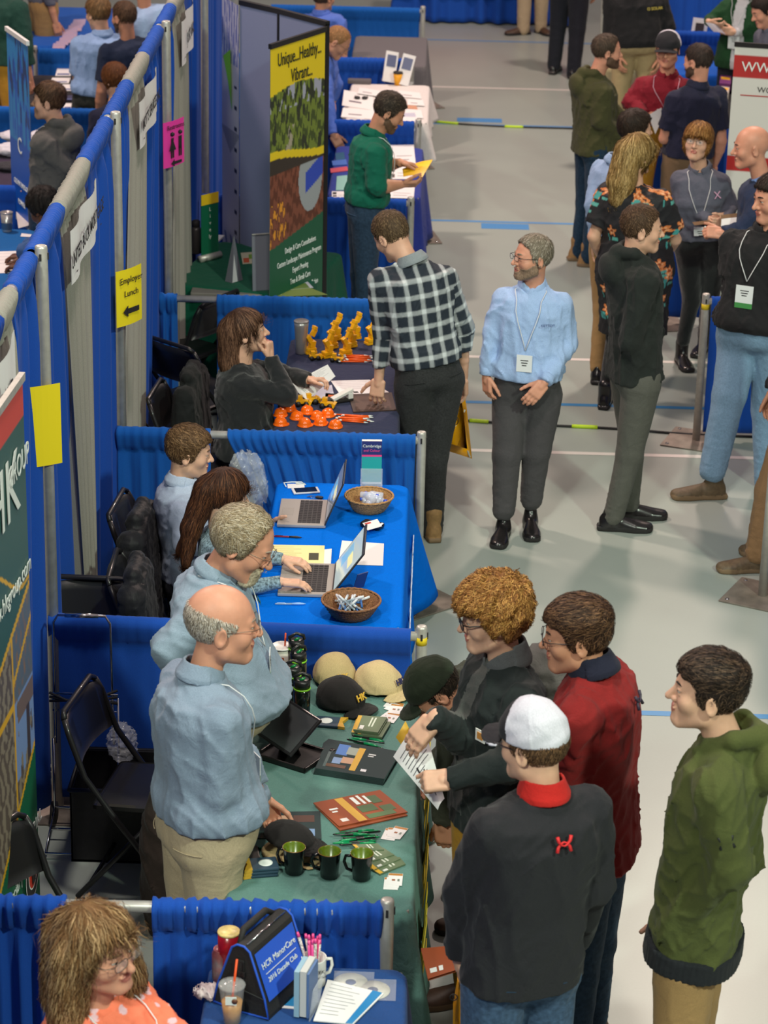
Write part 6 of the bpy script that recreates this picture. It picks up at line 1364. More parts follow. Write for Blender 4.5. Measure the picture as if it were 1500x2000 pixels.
p=person('bearded man with cropped hair in a navy t-shirt behind the tall drape',_v(-.70,5.15,0),-30,1.04,head=(243,38,'y',.0),hl=(-45,-5,0),neck=(250,76,'y',.0),
 look=dict(skin=SK_TAN,hair=dict(style='short',rgb=(90,68,50),side=.003,top=.007,n=900),beard=dict(kind='full',rgb=(96,72,56),th=.003)),top=dict(mat=cloth('navy_tee',(34,44,66)),sleeve='short',hem=.1,wr=.006,body=dict(wide=1.05)),bot=dict(mat=JEAN_D),shoes=dict(mat=LEATHER_BLK,sole=SOLE_BLK),vox=.0065)
p=person('person in a pale blue shirt behind the navy t-shirt, head out of view',_v(-.72,6.9,0),-20,1.02,head=(280,-20,'y',.0),neck=(284,14,'y',.0),look=dict(skin=SK_TAN,hair=dict(style='short',rgb=(90,68,50),n=300)),top=dict(mat=PALESH,hem=.1,wr=.006,body=dict(wide=1.12),ar=1.1),bot=dict(mat=DKTR),vox=.0075)
p=person('seated woman with reddish brown hair beside the tall drape at the upper left',_v(-.82,4.55,0),-20,.95,head=(224,158,'y',.0),hl=(-50,-12,0),neck=(222,205,'y',.0),pel=('b',0,0,.52),sit=True,legs=sitlegs(),female=1,
 look=dict(skin=SK_FAIR,fem=1,hair=dict(style='bob',rgb=(104,62,30),rgb2=(140,90,50),side=.020,top=.020,nape=-.10,sidez=-.06,n=1000)),top=dict(mat=NAVYSH,hem=.0),bot=dict(mat=DKTR,top=.1),vox=.007)
p=person('young man with short brown hair and a lanyard in a grey hooded sweatshirt',_v(-1.0,2.10,0),-62,1.03,head=(96,202,'y',.0),hl=(-82,0,0),neck=(112,245,'y',.0),pel=(100,400,'y',.0),
 arms=dict(L=dict(e=(125,325,'y',-.14),w=(105,370,'y',-.10)),R=dict(e=(110,320,'y',.2),w=(80,360,'y',.2))),look=dict(skin=SK_FAIR,hair=dict(style='short',rgb=(82,58,40),rgb2=(116,86,62),side=.006,top=.014,n=1400)),
 top=dict(kind='hoodie',pname='hoodie',mat=GREYHD,hem=.05,bulk=.006,wr=.007),bot=dict(mat=JEAN_D),shoes=dict(mat=LEATHER_BLK,sole=SOLE_BLK),vox=.006)
lanyard(p,CORD_W,BADGE,t1=.42,ang=26,w=.09,h=.12)
p=person('seated person with short curly black hair writing at a blue table',_v(-.74,.75,0),-50,1.0,head=(88,412,'y',.0),hl=(-52,-35,0),neck=(92,455,'y',.03),pel=('b',0,0,.52),sit=True,legs=sitlegs(),
 arms=dict(L=dict(e=(62,520,'y',-.05),w=at_z(48,520,.80),hd=(-1,.2,-.1),hn=(0,0,1),curl=.4),R=dict(e=(60,480,'y',.2),w=at_z(50,500,.80),hd=(-1,.1,-.1),hn=(0,0,1),curl=.4)),
 look=dict(skin=SK_DARK,hair=dict(style='short',rgb=(26,22,20),side=.018,top=.024,rough=.006,n=2000,curl=.9,len=.015)),top=dict(mat=cloth('denim_shirt',(60,90,140)),hem=.0),bot=dict(mat=JEAN_D,top=.1),vox=.006)
# ------------------------------------------------------------------ things on the tables
TZ=.7525
def col(n,rgb,**k): kw=dict(rough=.5); kw.update(k); return mat(n,S(*rgb),**kw)
PRC={}
def pc(*rgb,rough=.45):
    k=(rgb,rough)
    if k not in PRC: PRC[k]=mat('print_%d_%d_%d'%rgb,S(*rgb),rough=rough)
    return PRC[k]
def sheet(name,lab,cat,cor,z,m,prints=(),th=.0012,group=None,zs=None,texts=()):
    """flat rectangular thing; cor = four picture corners (top-left, top-right, bottom-right, bottom-left) resting at height z"""
    P=[at_z(c[0],c[1],(zs[i] if zs else z)) for i,c in enumerate(cor)]; c0=sum(P)/4; o=empty(name,(c0[0],c0[1],min(p[2] for p in P)),lab,cat,group); O=np.array(o.location)
    up=nrm(np.cross(P[2]-P[3],P[0]-P[3])); up=up if up[2]>0 else -up
    q=lambda u,v,h:(P[3]*(1-u)*(1-v)+P[2]*u*(1-v)+P[1]*u*v+P[0]*(1-u)*v)+up*h-O
    b=MB(); V=[q(u,v,h) for h in(0,th) for u,v in((0,0),(1,0),(1,1),(0,1))]; b.add(V,[(3,2,1,0),(4,5,6,7),(0,1,5,4),(1,2,6,5),(2,3,7,6),(3,0,4,7)],m); body=b.build('pages' if th>.004 else 'sheet',o)
    if prints:
        for i,(u0,v0,u1,v1,pm) in enumerate(prints):
            pass
        byM={}
        for k,(u0,v0,u1,v1,pm) in enumerate(prints): byM.setdefault(pm.name,[]).append((u0,v0,u1,v1,pm,k))
        for nm,l in byM.items():
            b=MB()
            for u0,v0,u1,v1,pm,k in l: b.add([q(u0,v0,th+.0003+.00008*k),q(u1,v0,th+.0003+.00008*k),q(u1,v1,th+.0003+.00008*k),q(u0,v1,th+.0003+.00008*k)],[(0,1,2,3)],pm)
            b.build('printing',body)
    for body_,u,v,sz,tm in texts:
        text_obj('lettering',body_,sz,tm,o,q(u,v,th+.001),q(1,.5,0)-q(0,.5,0),q(.5,1,0)-q(.5,0,0),.0003)
    return o
def textlines(n,u0,u1,v1,v0,m=None,seed=1,w=.012):
    rs=np.random.RandomState(seed); return [(u0,v1-(v1-v0)*i/n-w,u0+(u1-u0)*(.6+.4*rs.rand()),v1-(v1-v0)*i/n,m or pc(90,90,96)) for i in range(n)]
def place(lab,name,cat,px,py,z=TZ,rz=0,group=None): P=at_z(px,py,z); return empty(name,P,lab,cat,group,rz)
# --- green table
def mug(px,py,lab,rz):
    o=place(lab,'coffee_mug','mug',px,py,rz=rz,group='black mugs'); b=MB(); b.lathe((0,0,0),[(.028,.0),(.032,.004),(.041,.10),(.042,.105)],col('glaze_black',(16,15,16),rough=.15),28,None,(True,False)); b.build('body',o)
    b=MB(); b.lathe((0,0,0),[(.0001,.012),(.028,.012),(.038,.103),(.0405,.1052)],col('glaze_green',(92,112,24),rough=.25,noise=.25,nscale=60),28,None,(True,False)); b.build('inner_glaze',o)
    b=MB(); b.lathe((0,0,.1045),[(.0400,0),(.0412,.0016),(.0425,0)],col('glaze_rim',(120,84,24),rough=.2),28,None,(False,False)); b.build('rim',o)
    b=MB(); b.tube([(-.036,0,.088),(-.060,0,.084),(-.066,0,.06),(-.055,0,.032),(-.033,0,.026)],[.006]*5,col('glaze_black',(16,15,16)),10); b.build('handle',o)
for px,py,l,r in((574,1704,'leftmost of the three black mugs, speckled green inside, beside the can sleeves',-.35),(643,1712,'middle one of the three black mugs with green insides',-.1),(706,1716,'rightmost of the three black mugs, in front of the green notepads',-.25)): mug(px,py,l,r)
def bottle(lx,ly,lab,rz):
    P=at_z(lx,ly,TZ+.205); o=empty('water_bottle',(P[0],P[1],TZ),lab,'bottle','dark water bottles',rz); gm=col('smoked_plastic',(22,30,28),rough=.1,alpha=.93,spec=1.)
    b=MB(); b.lathe((0,0,0),[(.030,0),(.034,.006),(.034,.05),(.0325,.055),(.034,.06),(.0325,.07),(.034,.075),(.0325,.085),(.034,.09),(.034,.155),(.030,.168)],gm,26); b.build('body',o)
    b=MB(); b.lathe((0,0,.166),[(.0345,0),(.0355,.003),(.0345,.007)],col('lime_ring',(130,200,40)),26); b.build('green_ring',o)
    b=MB(); b.lathe((0,0,.172),[(.033,0),(.034,.028),(.030,.034)],col('lid_black',(30,32,32),rough=.35),26); lid=b.build('lid',o)
    b=MB(); b.tube([(-.026,0,.200),(-.030,0,.220),(.0,.0,.236),(.030,0,.222),(.034,0,.205)],[.007,.008,.006,.008,.006],col('lid_black',(30,32,32)),8); b.build('carry_loop',lid)
    b=MB(); b.tube([(-.010,-.004,.205),(.012,-.004,.216)],.006,col('spout_green',(20,120,60),rough=.2),8); b.build('spout',lid)
for lx,ly,l,r in((579,1250,'dark water bottle with a lime ring, farthest back in the row',.3),(583,1274,'second dark water bottle from the back, behind the tall front ones',.6),(572,1303,'dark water bottle with a lime ring, left one of the two front ones',.2),(590,1328,'dark water bottle nearest the camera, just left of the black cap',.1)): bottle(lx,ly,l,r)
P=at_z(551,1258,TZ+.175); o=empty('drink_cup',(P[0],P[1],TZ),'white paper drink cup with an orange straw behind the dark water bottles','cup')
b=MB(); b.lathe((0,0,0),[(.028,0),(.030,.003),(.043,.162)],col('waxed_paper',(218,212,200)),28); cb=b.build('cup_body',o); b=MB(); b.lathe((0,0,.161),[(.045,0),(.046,.005),(.043,.009),(.040,.006),(.0001,.007)],col('lid_white',(228,226,222),rough=.3),28); b.build('lid',o)
b=MB(); b.tube([(.01,0,.12),(.014,.002,.225)],.0036,col('straw_orange',(230,84,30)),8); b.build('straw',o)
b=MB(); b.lathe((0,0,.062),[(.0350,0),(.0368,.012)],col('band_brown',(150,90,50)),28); b.build('brown_band',cb); b=MB(); b.box((.0,-.0405,.115),(.022,.001,.03),col('logo_orange',(220,110,50))); b.build('cup_logo',cb)
def capthing(px,py,z,rz,mats,lab,logo=None,pitch=0,zone=None,roll=0,flat=1.0):
    o=place(lab,'baseball_cap','cap',px,py,z,rz)
    def g(Q): return cap_sdf(Q@(rotx(math.radians(pitch))@roty(math.radians(roll))).T*_v(1,1,1/flat),.085,curve=.8)*min(1,flat)
    V,F=surface_nets(g,_v(-.14,-.16,-.10),_v(.14,.21,.22),.0042); V=(V-_v(0,0,V[:,2].min()))*(.86 if flat<1 else 1)+_v(0,0,.001)
    d=V[:,2].max(); ob=mesh_obj('crown_and_brim',V,F,mats,o,True)
    b=MB(); b.lathe((0,0,0),[(.0001,.004),(.006,.003),(.007,0)],mats[0],10); 
    if logo: 
        Rm=rotx(math.radians(pitch)); c=_v(0,.098,.092)@np.linalg.inv(Rm.T).T if False else _v(0,.094,.045)
        text_obj('embroidered_letters',logo[0],logo[1],logo[2],o,_v(*logo[3]),_v(-1,0,0),_v(0,-.45,1),.0015,bold=.001)
    return o
TAN=cloth('tan_cap_cotton',(196,174,130)); TAN2=cloth('tan_cap_cotton_b',(176,156,112)); BCAP=cloth('black_cap_cotton',(34,32,32))
GOLDT=col('gold_thread',(214,170,60)); NAVT=col('navy_thread',(50,50,90))
capthing(742,1348,TZ,math.radians(-125),[TAN],'tan baseball cap with dark letters, rightmost of the upright caps',('HK',.036,NAVT,(.0,.103,.070)))
capthing(655,1332,TZ,math.radians(-160),[TAN2],'tan baseball cap behind the black one, beside the blue drape',('HK',.034,GOLDT,(0,.103,.070)))
capthing(668,1378,TZ,math.radians(-128),[BCAP],'black baseball cap with gold letters beside the water bottles',('HK',.040,GOLDT,(0,.103,.070)))
capthing(566,1648,TZ+.045,math.radians(-112),[BCAP],'black baseball cap lying on a tan one near the black mugs',None,pitch=-8,flat=.62)
capthing(562,1672,TZ,math.radians(-118),[TAN2],'tan baseball cap under the black one near the black mugs',None,pitch=0,flat=.45)
# catalogues
DKG=pc(46,60,60,rough=.2); GOLD=pc(206,160,50); BRN=pc(150,78,48,rough=.25); GRN=pc(60,92,52); SKYB=pc(120,150,190); FLESH=pc(190,150,120)
dk=[(.08,.10,.12,.6,pc(70,90,90)),(.18,.25,.30,.45,SKYB),(.18,.55,.34,.90,pc(70,120,190)),(.30,.30,.48,.50,FLESH),(.32,.6,.5,.85,pc(150,160,150)),(.12,.12,.40,.22,pc(90,60,40)),(.46,.10,.55,.88,GOLD),(.62,.70,.72,.74,pc(200,205,205)),(.62,.64,.70,.67,pc(200,205,205)),(.62,.12,.70,.2,pc(220,220,225))]
for k in range(5):
    s=k*2.2; sheet('catalogue','%s of the stack of glossy dark catalogues on the green table'%['bottom one','second from the bottom','middle one','second from the top','top one'][k],'catalogue',[(632+s,1452-s*.8),(778+s*.5,1478-s*.9),(748+s*.3,1534-s*1.2),(612+s*.5,1512-s*1.1)],TZ+.005*k,DKG,dk if k==4 else (),.0048,'fanned dark catalogues')
br=[(.30,.02,.42,.98,GOLD),(.10,.6,.22,.66,WI),(.10,.5,.18,.55,WI),(.10,.12,.20,.24,pc(215,205,200)),(.50,.62,.56,.92,WI),(.60,.60,.64,.95,WI),(.68,.62,.72,.90,WI),(.46,.30,.70,.56,GRN),(.72,.55,.86,.85,GRN),(.74,.20,.92,.42,GRN),(.46,.04,.86,.20,pc(70,104,60))]
sheet('catalogue','rust-brown catalogue lying underneath its twin on the green table','catalogue',[(616,1576),(736,1552),(796,1594),(664,1624)],TZ,BRN,(),.005,'rust-brown catalogues')
sheet('catalogue','rust-brown catalogue with a gold stripe on top of its twin','catalogue',[(612,1570),(742,1545),(796,1588),(662,1616)],TZ+.0055,BRN,br,.005,'rust-brown catalogues')
sheet('catalogue','dark catalogue lying alone between the bald man and the small caps','catalogue',[(482,1588),(625,1586),(628,1640),(470,1638)],TZ,DKG,[(.15,.78,.25,.9,pc(210,205,205)),(.40,.5,.62,.85,FLESH),(.64,.6,.92,.85,pc(80,50,40)),(.75,.1,.92,.35,SKYB),(.1,.15,.2,.2,WI)],.004)
# pens
def pens(name,lab,cat,pts,z0,rc_,rb,group,r=.0045,L=.138,tip=None,clip=True):
    for i,(px,py,a,lz) in enumerate(pts):
        o=place(lab[i] if isinstance(lab,list) else lab,name,cat,px,py,z0+lz,math.radians(a),group); b=MB()
        b.tube([(-L*.5,0,r),(-L*.46,0,r),(L*.05,0,r),(L*.06,0,r*1.05)],[r*.35,r*.9,r*1.0,r],rb,8); b.build('barrel',o)
        b=MB(); b.tube([(L*.05,0,r),(L*.30,0,r*1.15),(L*.42,0,r),(L*.5,0,r*.9)],[r*1.05,r*1.25,r*.9,r*.3],rc_,8); b.build('grip',o)
        if clip: b=MB(); b.box((-L*.30,0,r*2.1),(L*.26,.003,.0015),rc_); b.build('clip',o)
PGN=col('pen_green',(16,140,84),rough=.25); PBK=col('pen_black',(24,26,26),rough=.25)
rs=np.random.RandomState(4)
W=['top left','top','upper right','left','centre','right','lower left','bottom','lower right','bottom right','outermost']
pens('ballpoint_pen',['green and black pen, %s of the pile above the dark catalogues'%w for w in W[:10]],'pen',[(680+rs.rand()*40,1444+i*4.3,rs.uniform(-22,-8)-4+180*(i%2),.006*(i%3)) for i in range(10)],TZ,PGN,PBK,'green pens above the dark catalogues')
pens('ballpoint_pen',['green and black pen, %s of the pile below the brown catalogue'%w for w in W[:9]],'pen',[(680+rs.rand()*36,1626+i*3.0,rs.uniform(2,16)+180*(i%2),.006*(i%3)) for i in range(9)],TZ,PGN,PBK,'green pens below the brown catalogue')
pens('ballpoint_pen','single green and black pen lying by itself near the bald man\'s elbow','pen',[(502,1658,-12,0)],TZ,PGN,PBK,None)
# booklets, cards, can sleeves
NPG=pc(96,112,84); 
def notepad(cor,z,lab,th=.008,grp='green notepads'): sheet('notepad',lab,'notepad',cor,z,NPG,[(.0,.02,.14,.98,GOLD),(.2,.1,.36,.34,pc(220,220,215)),(.5,.3,.56,.9,pc(200,205,190)),(.62,.3,.68,.9,pc(200,205,190))],th,grp)
for k,(dx,dy) in enumerate(((-4,6),(8,9),(2,3),(0,0))): notepad([(700+dx,1400+dy),(756+dx,1404+dy),(738+dx,1434+dy),(690+dx,1428+dy)],TZ+.008*k,'green notepad, %s of the stack right of the can sleeve'%['bottom one','second from the bottom','third from the bottom','top one'][k],grp='stacked notepads by the caps')
for k,c in enumerate(([(725,1700),(780,1676),(792,1690),(742,1710)],[(716,1690),(762,1668),(782,1680),(730,1702)],[(700,1672),(748,1658),(770,1672),(716,1688)],[(688,1652),(738,1650),(750,1662),(700,1664)])): notepad(c,TZ+.004*k,'green notepad fanned out behind the right mug, %s'%['lowest and nearest','second','third','topmost and farthest'][k],.006,'fanned notepads by the mugs')
def cards(pts,lab,grp):
    for k,(px,py,a) in enumerate(pts):
        o=place('%s, %s'%(lab,['bottom card','middle card','top card','second card'][k]),'business_card','card',px,py,TZ+.0012*k,math.radians(a),grp); b=MB(); b.box((0,0,.0006),(.085,.052,.001),WHITEP); cbd=b.build('card',o)
        b=MB(); b.box((.034,.0,.0013),(.014,.050,.0003),pc(180,120,50)); b.box((-.005,.006,.0013),(.012,.012,.0003),pc(150,90,60)); b.box((-.005,-.012,.0013),(.016,.008,.0003),pc(120,130,120)); b.build('printing',cbd)
cards([(767,1374,70),(770,1380,62),(773,1385,80)],'white card right of the tan cap','cards by the tan cap'); cards([(760,1398,60),(764,1402,72)],'white card above the papers held by the curly-haired man','cards by the notepads')
cards([(762,1630,78),(770,1628,86),(777,1626,70)],'white card right of the lower pen pile','cards by the pens'); cards([(764,1726,88),(768,1722,82),(772,1718,88)],'white card at the near corner of the green table','cards at the near corner')
def sleeve_(px,py,rz,lab,z=TZ,dark=(40,66,84)):
    o=place(lab,'can_sleeve','can sleeve',px,py,z,rz,'folded can sleeves'); b=MB(); b.box((0,0,.006),(.105,.085,.012),col('foam_navy',dark,rough=.6),None,.005); b.build('sleeve',o)
    b=MB(); b.slab([(.045,-.042),(.075,-.046),(.066,-.02),(.058,0),(.066,.02),(.075,.046),(.045,.042)],.0005,.0125,GOLD); b.build('gold_end',o)
    b=MB(); b.lathe((-.008,0,.0124),[(.026,0),(.026,.0005),(.018,.0005)],WI,20); b.build('round_logo',o); return o
sleeve_(641,1413,-.12,'dark blue folded can sleeve with a white round logo beside the black cap')
for k in range(3): sleeve_(512+k*1.2,1703-k*6,math.pi+.22,'folded can sleeve with a gold end, %s of the stack left of the mugs'%['bottom','middle','top'][k],TZ+.0128*k,(46,70,100))
o=place('black wallet lying behind the can sleeves on the green table','wallet','wallet',486,1672); b=MB(); b.box((0,0,.008),(.075,.10,.016),col('wallet_black',(30,28,28)),rotz(.2),.005); b.build('body',o)
# tablet on its stand case
def Rlean(yaw,pitch): return rotx(pitch)@rotz(yaw)
o=place('black tablet leaning open over its black stand case on the green table','tablet','tablet',553,1470,rz=math.radians(-52)); b=MB(); b.box((0,.02,.11),(.26,.012,.19),col('tablet_black',(40,40,42),rough=.3),rotx(-.9),.005); b.build('screen',o)
b=MB(); b.box((0,.02,.11),(.235,.0135,.165),col('tablet_glass',(74,78,80),rough=.1),rotx(-.9)); b.build('glass',o)
o=place('black plastic stand case lying open under the tablet','stand_case','case',572,1478,rz=math.radians(-30)); cm=col('case_black',(26,24,25),rough=.35); b=MB(); b.box((0,0,.006),(.24,.19,.008),cm,None,.003)
b.build('tray',o)
for c,d in(((0,.09,.014),(.24,.01,.016)),((0,-.09,.014),(.24,.01,.016)),((.115,0,.014),(.01,.19,.016)),((-.115,0,.014),(.01,.19,.016))): b=MB(); b.box(c,d,cm,None,.003); b.build('edge',o)
b=MB(); b.box((-.02,0,.03),(.10,.006,.05),cm,rotx(.5)); b.build('prop',o); b=MB(); b.lathe((.125,.095,.012),[(.012,-.01),(.014,.012),(.010,.016)],cm,10); b.build('hinge',o)
# --- things the people hold
def held(name,lab,cat,pts,m,prints=(),th=.0015,texts=()):
    """pts: four 3-D corners (top-left, top-right, bottom-right, bottom-left)"""
    P=[np.asarray(p,float) for p in pts]; c0=sum(P)/4; o=empty(name,c0,lab,cat); nn=nrm(np.cross(P[2]-P[3],P[0]-P[3])); N_=14; M_=10
    def q(u,v,h=0): return (P[3]*(1-u)*(1-v)+P[2]*u*(1-v)+P[1]*u*v+P[0]*(1-u)*v)+nn*(h+.012*math.sin(u*3.1)*(1 if th<.004 else 0))-c0
    V=[q(i/N_,j/M_,0) for i in range(N_+1) for j in range(M_+1)]+[q(i/N_,j/M_,-th) for i in range(N_+1) for j in range(M_+1)]; F=[];k=(N_+1)*(M_+1)
    for i in range(N_):
        for j in range(M_): a=i*(M_+1)+j; F+= [(a,a+M_+1,a+M_+2,a+1),(a+k,a+1+k,a+M_+2+k,a+M_+1+k)]
    b=MB(); b.add(V,F,m,True); s_=b.build('sheet',o)
    by={}
    for p in prints: by.setdefault(p[4].name,[]).append(p)
    for nm,l in by.items():
        b=MB()
        for u0,v0,u1,v1,pm in l:
            n=6; VV=[q(u0+(u1-u0)*i/n,v,.0009) for i in range(n+1) for v in(v0,v1)]; b.add(VV,[(2*i,2*i+2,2*i+3,2*i+1) for i in range(n)],pm)
        b.build('printing',s_)
    return o
Y0=-6.40
held('paper_handout','white printed sheets held by the curly-haired man over the table edge','paper',[at_y(768,1478,-6.32),at_y(824,1400,-6.28),at_y(868,1560,-6.46),at_y(855,1582,-6.48)],WHITEP,textlines(8,.1,.9,.9,.4,seed=3)+[(.30,.25,.36,.6,INK),(.5,.12,.55,.5,INK)])
held('paper_folder','yellow folder edge behind the white sheets of the curly-haired man','folder',[at_y(773,1440,-6.26),at_y(792,1408,-6.24),at_y(800,1425,-6.25),at_y(784,1455,-6.27)],GOLD)
held('catalogue','rust-brown catalogue hanging low beside the aisle end of the green table','catalogue',[at_y(822,1852,-6.75),at_y(905,1845,-6.70),at_y(905,1890,-6.85),at_y(836,1912,-6.90)],BRN,[(.10,.15,.28,.3,WI),(.34,.15,.45,.32,WI),(.75,.2,.98,.45,GRN),(.70,.5,.95,.7,pc(96,150,70))],.01)
def carrier(name,lab,pts,Y,ybk,m,white=None,logo=None):
    o=empty(name,at_y(pts[0][0],pts[0][1],Y),lab,'bag'); O=np.array(o.location); b=MB(); f=[at_y(x,y,Y)-O for x,y in pts]; k=len(f); c=sum(f)/k
    g=[at_y(x,y,Y+ybk)-O for x,y in pts]; mid=[(a+b_)/2 for a,b_ in zip(f,g)]
    V=[c*.3+p*.7+_v(0,-.02,0) for p in f]+f+g+[c*.3+p*.7+_v(0,ybk+.02,0) for p in f]; F=[tuple(range(k))]
    for r in range(3):
        for i in range(k): F.append((r*k+i,r*k+(i+1)%k,(r+1)*k+(i+1)%k,(r+1)*k+i))
    F.append(tuple(range(3*k,4*k))[::-1]); b.add(V,F,m,True); bo=b.build('bag_body',o)
    if white: b=MB(); b.tube([at_y(x,y,Y-.012)-O for x,y in white],.0055,col('seam_white',(228,224,214)),6); b.build('white_seam',o)
    if logo: x,y,s=logo; text_obj('lettering','R',s,INK,o,at_y(x,y,Y-.03)-O,(1,0,0),(0,0,1),.001); b=MB(); b.tube([at_y(x,y,Y-.03)-O+_v(s*.62*math.cos(t),0,s*.62*math.sin(t)) for t in np.linspace(0,6.3,20)],.002,INK,5,False); b.build('ring_mark',o)
YB=col('yellow_film',(246,168,10),rough=.22,bump=.6,bscale=12)
carrier('carrier_bag','yellow carrier bag with a round mark held by the plaid-shirted man',[(903,738),(912,800),(922,896),(888,885),(856,875),(870,815),(885,760)],-1.20,.10,YB,[(908,800),(895,828),(918,893)],(886,822,.045))
carrier('carrier_bag','yellow carrier bag held low by the man in the white-backed cap',[(893,1890),(920,1905),(915,1960),(918,2040),(884,2040),(885,1960),(893,1915)],-7.05,.07,YB,[(919,1905),(908,1955),(903,2030)],(886,1948,.02))
carrier('carrier_bag','sliver of a yellow bag behind the jeans of the man in maroon',[(1196,1695),(1203,1700),(1200,1760),(1206,1806),(1196,1812),(1190,1760)],-6.35,.05,YB)
G_=GREENMAN; held('paper_sheet','bright yellow paper read by the man in the teal green shirt','paper',[at_y(786,330,1.80),at_y(845,312,1.86),at_y(825,346,1.62),at_y(788,345,1.62)],pc(250,196,30),textlines(4,.1,.9,.9,.3,pc(190,140,20),2))
held('paper_sheet','white sheet held by the woman in black','paper',[at_z(566,752,.86),at_z(640,712,.92),at_z(655,735,.86),at_z(600,782,.78)],WHITEP,textlines(9,.1,.9,.9,.25,pc(150,150,155),4))
c=MARMAN['W']['R']; held('paper_sheet','white sheet in the hand of the smiling man in the maroon jacket','paper',[at_y(1266,225,4.2),at_y(1292,210,4.25),at_y(1292,232,4.2),at_y(1280,262,4.15)],WHITEP)
o=held('clipboard','brown clipboard with white sheets held by the woman in the grey shirt','clipboard',[at_y(1408,420,1.50),at_y(1442,416,1.50),at_y(1440,448,1.42),at_y(1406,452,1.42)],col('hardboard',(120,90,60)),[(.05,.0,.95,.75,WHITEP),(.2,.3,.5,.35,INK)],.004)
held('clipboard','clipboard under the forearm of the woman in the grey shirt','clipboard',[at_y(1352,434,1.62),at_y(1384,430,1.55),at_y(1388,436,1.5),at_y(1356,440,1.58)],col('hardboard',(120,90,60)),(),.004)
held('leaflet','silver leaflet in the hands of the woman in the green cardigan','leaflet',[at_y(1378,44,7.1),at_y(1402,50,7.1),at_y(1418,68,7.05),at_y(1394,62,7.05)],pc(150,150,160))
P=at_y(1391,449,1.2); o=empty('pen',P,'white pen between the fingers of the bald man in the suit jacket','pen'); b=MB(); b.tube([(-.05,0,.02),(.05,0,-.02)],.005,WI,8); b.build('barrel',o)
# --- blue table with laptops
def laptop(px,py,rz,lab,ang,screen,w=.34,d=.235):
    o=place(lab,'laptop','laptop',px,py,rz=rz); sil=col('laptop_silver',(176,168,162),rough=.35,metal=.3); b=MB(); b.box((0,0,.010),(w,d,.016),sil,None,.004); base=b.build('base',o)
    b=MB(); b.box((0,.035,.0186),(w*.86,d*.46,.0012),col('key_tray',(60,58,58))); b.build('key_tray',base)
    b=MB()
    for r in range(5):
        for k in range(13): b.box((-w*.40+w*.80*k/12,.035-d*.19+d*.38*r/4,.0200),(w*.052,d*.075,.0018),col('key_cap',(38,36,38)))
    kk=b.build('keys',base,kind='stuff')
    b=MB(); b.box((0,-.075,.0184),(w*.28,d*.24,.0006),col('touchpad',(150,142,136))); b.build('touchpad',base)
    b=MB(); A=rotx(-math.radians(ang-90)); L=d; c=_v(0,d/2-.004,.016); n=_v(0,0,1)@A
    b.box(c+_v(0,0,L/2)@A,(w,.007,L),col('laptop_lid',(44,44,48),rough=.35),A,.002); lid=b.build('lid',o)
    b=MB(); b.box(c+_v(0,-.0045,L/2)@A,(w*.92,.001,L*.86),screen,A); b.build('screen',lid)
    if True: b=MB(); b.box(c+_v(w*.1,-.0054,L*.55)@A,(w*.4,.0006,L*.16),mat('screen_band',S(214,206,140),rough=.2,emit=.6),A); b.box(c+_v(-w*.2,-.0054,L*.45)@A,(w*.3,.0006,L*.4),mat('screen_blue',S(110,160,190),rough=.2,emit=.6),A); b.build('screen_picture',lid)
laptop(592,1006,math.radians(-90),'silver laptop at the far end of the blue table',112,mat('screen_a',S(130,140,150),rough=.1,emit=.25))
laptop(600,1136,math.radians(-90),'silver laptop under the hands of the long-haired young woman',125,mat('screen_b',S(160,178,180),rough=.1,emit=.5),.36,.25)
WK=mat('wicker',S(176,132,84),rough=.7,noise=.35,nscale=120,bump=1.0,bscale=160)
def basket(px,py,r,h,lab,dark):
    P=at_z(px,py,TZ+h); o=empty('wicker_basket',(P[0],P[1],TZ),lab,'basket'); m=WK if not dark else mat('wicker_brown',S(140,96,62),rough=.7,noise=.4,nscale=120,bump=1.,bscale=160)
    b=MB(); b.lathe((0,0,0),[(.0001,.004),(r*.62,.004)],m,32); b.build('bottom',o); n=44
    for nm,rr in(('woven_side',1.0),):
        V=[];F=[];R=11
        for s_ in(0,1):
            for j in range(R):
                z=.002+(h-.004)*j/(R-1); q=j/(R-1); r0=r*(.64+.36*q**.8)-s_*.006
                for i in range(n): a=2*math.pi*i/n; w_=.0022*math.sin(i*math.pi+j*math.pi) if False else .0024*(1 if (i+j)%2 else -1); V.append(((r0+w_)*math.cos(a),(r0+w_)*math.sin(a),z))
        for s_ in(0,1):
            for j in range(R-1):
                for i in range(n): a=s_*R*n+j*n+i;c=s_*R*n+j*n+(i+1)%n; f=(a,c,c+n,a+n); F.append(f if not s_ else f[::-1])
        b=MB(); b.add(V,F,m,True); b.build(nm,o)
    b=MB(); b.tube([(r*math.cos(t),r*math.sin(t),h+.0015*math.sin(t*30)) for t in np.linspace(0,2*math.pi,60)],.0055,m,8,False); b.build('rim',o); return P
P=basket(721,968,.118,.075,'round wicker basket of small water bottles on the blue table',0)
SMB=mat('bottle_pet',(.75,.80,.95),rough=.12,alpha=.55,spec=1.); BCP=col('cap_blue',(30,80,210),rough=.3)
rs=np.random.RandomState(8)
for i in range(9):
    a=rs.rand()*6.28; rr=.055*rs.rand(); c=_v(P[0]+rr*math.cos(a*2.3),P[1]+rr*math.sin(a*2.3),TZ+.05+.008*(i%4)); d=_v(math.cos(a),math.sin(a),rs.uniform(-.1,.25)); d=nrm(d)
    o=empty('small_bottle',c,'small clear water bottle with a blue cap in the far basket','bottle','small bottles in the far basket'); b=MB(); b.tube([-d*.045,-d*.042,d*.015,d*.03,d*.036],[.010,.017,.017,.009,.008],SMB,12); b.build('body',o); b=MB(); b.tube([d*.034,d*.048],.0095,BCP,12); b.build('cap',o)
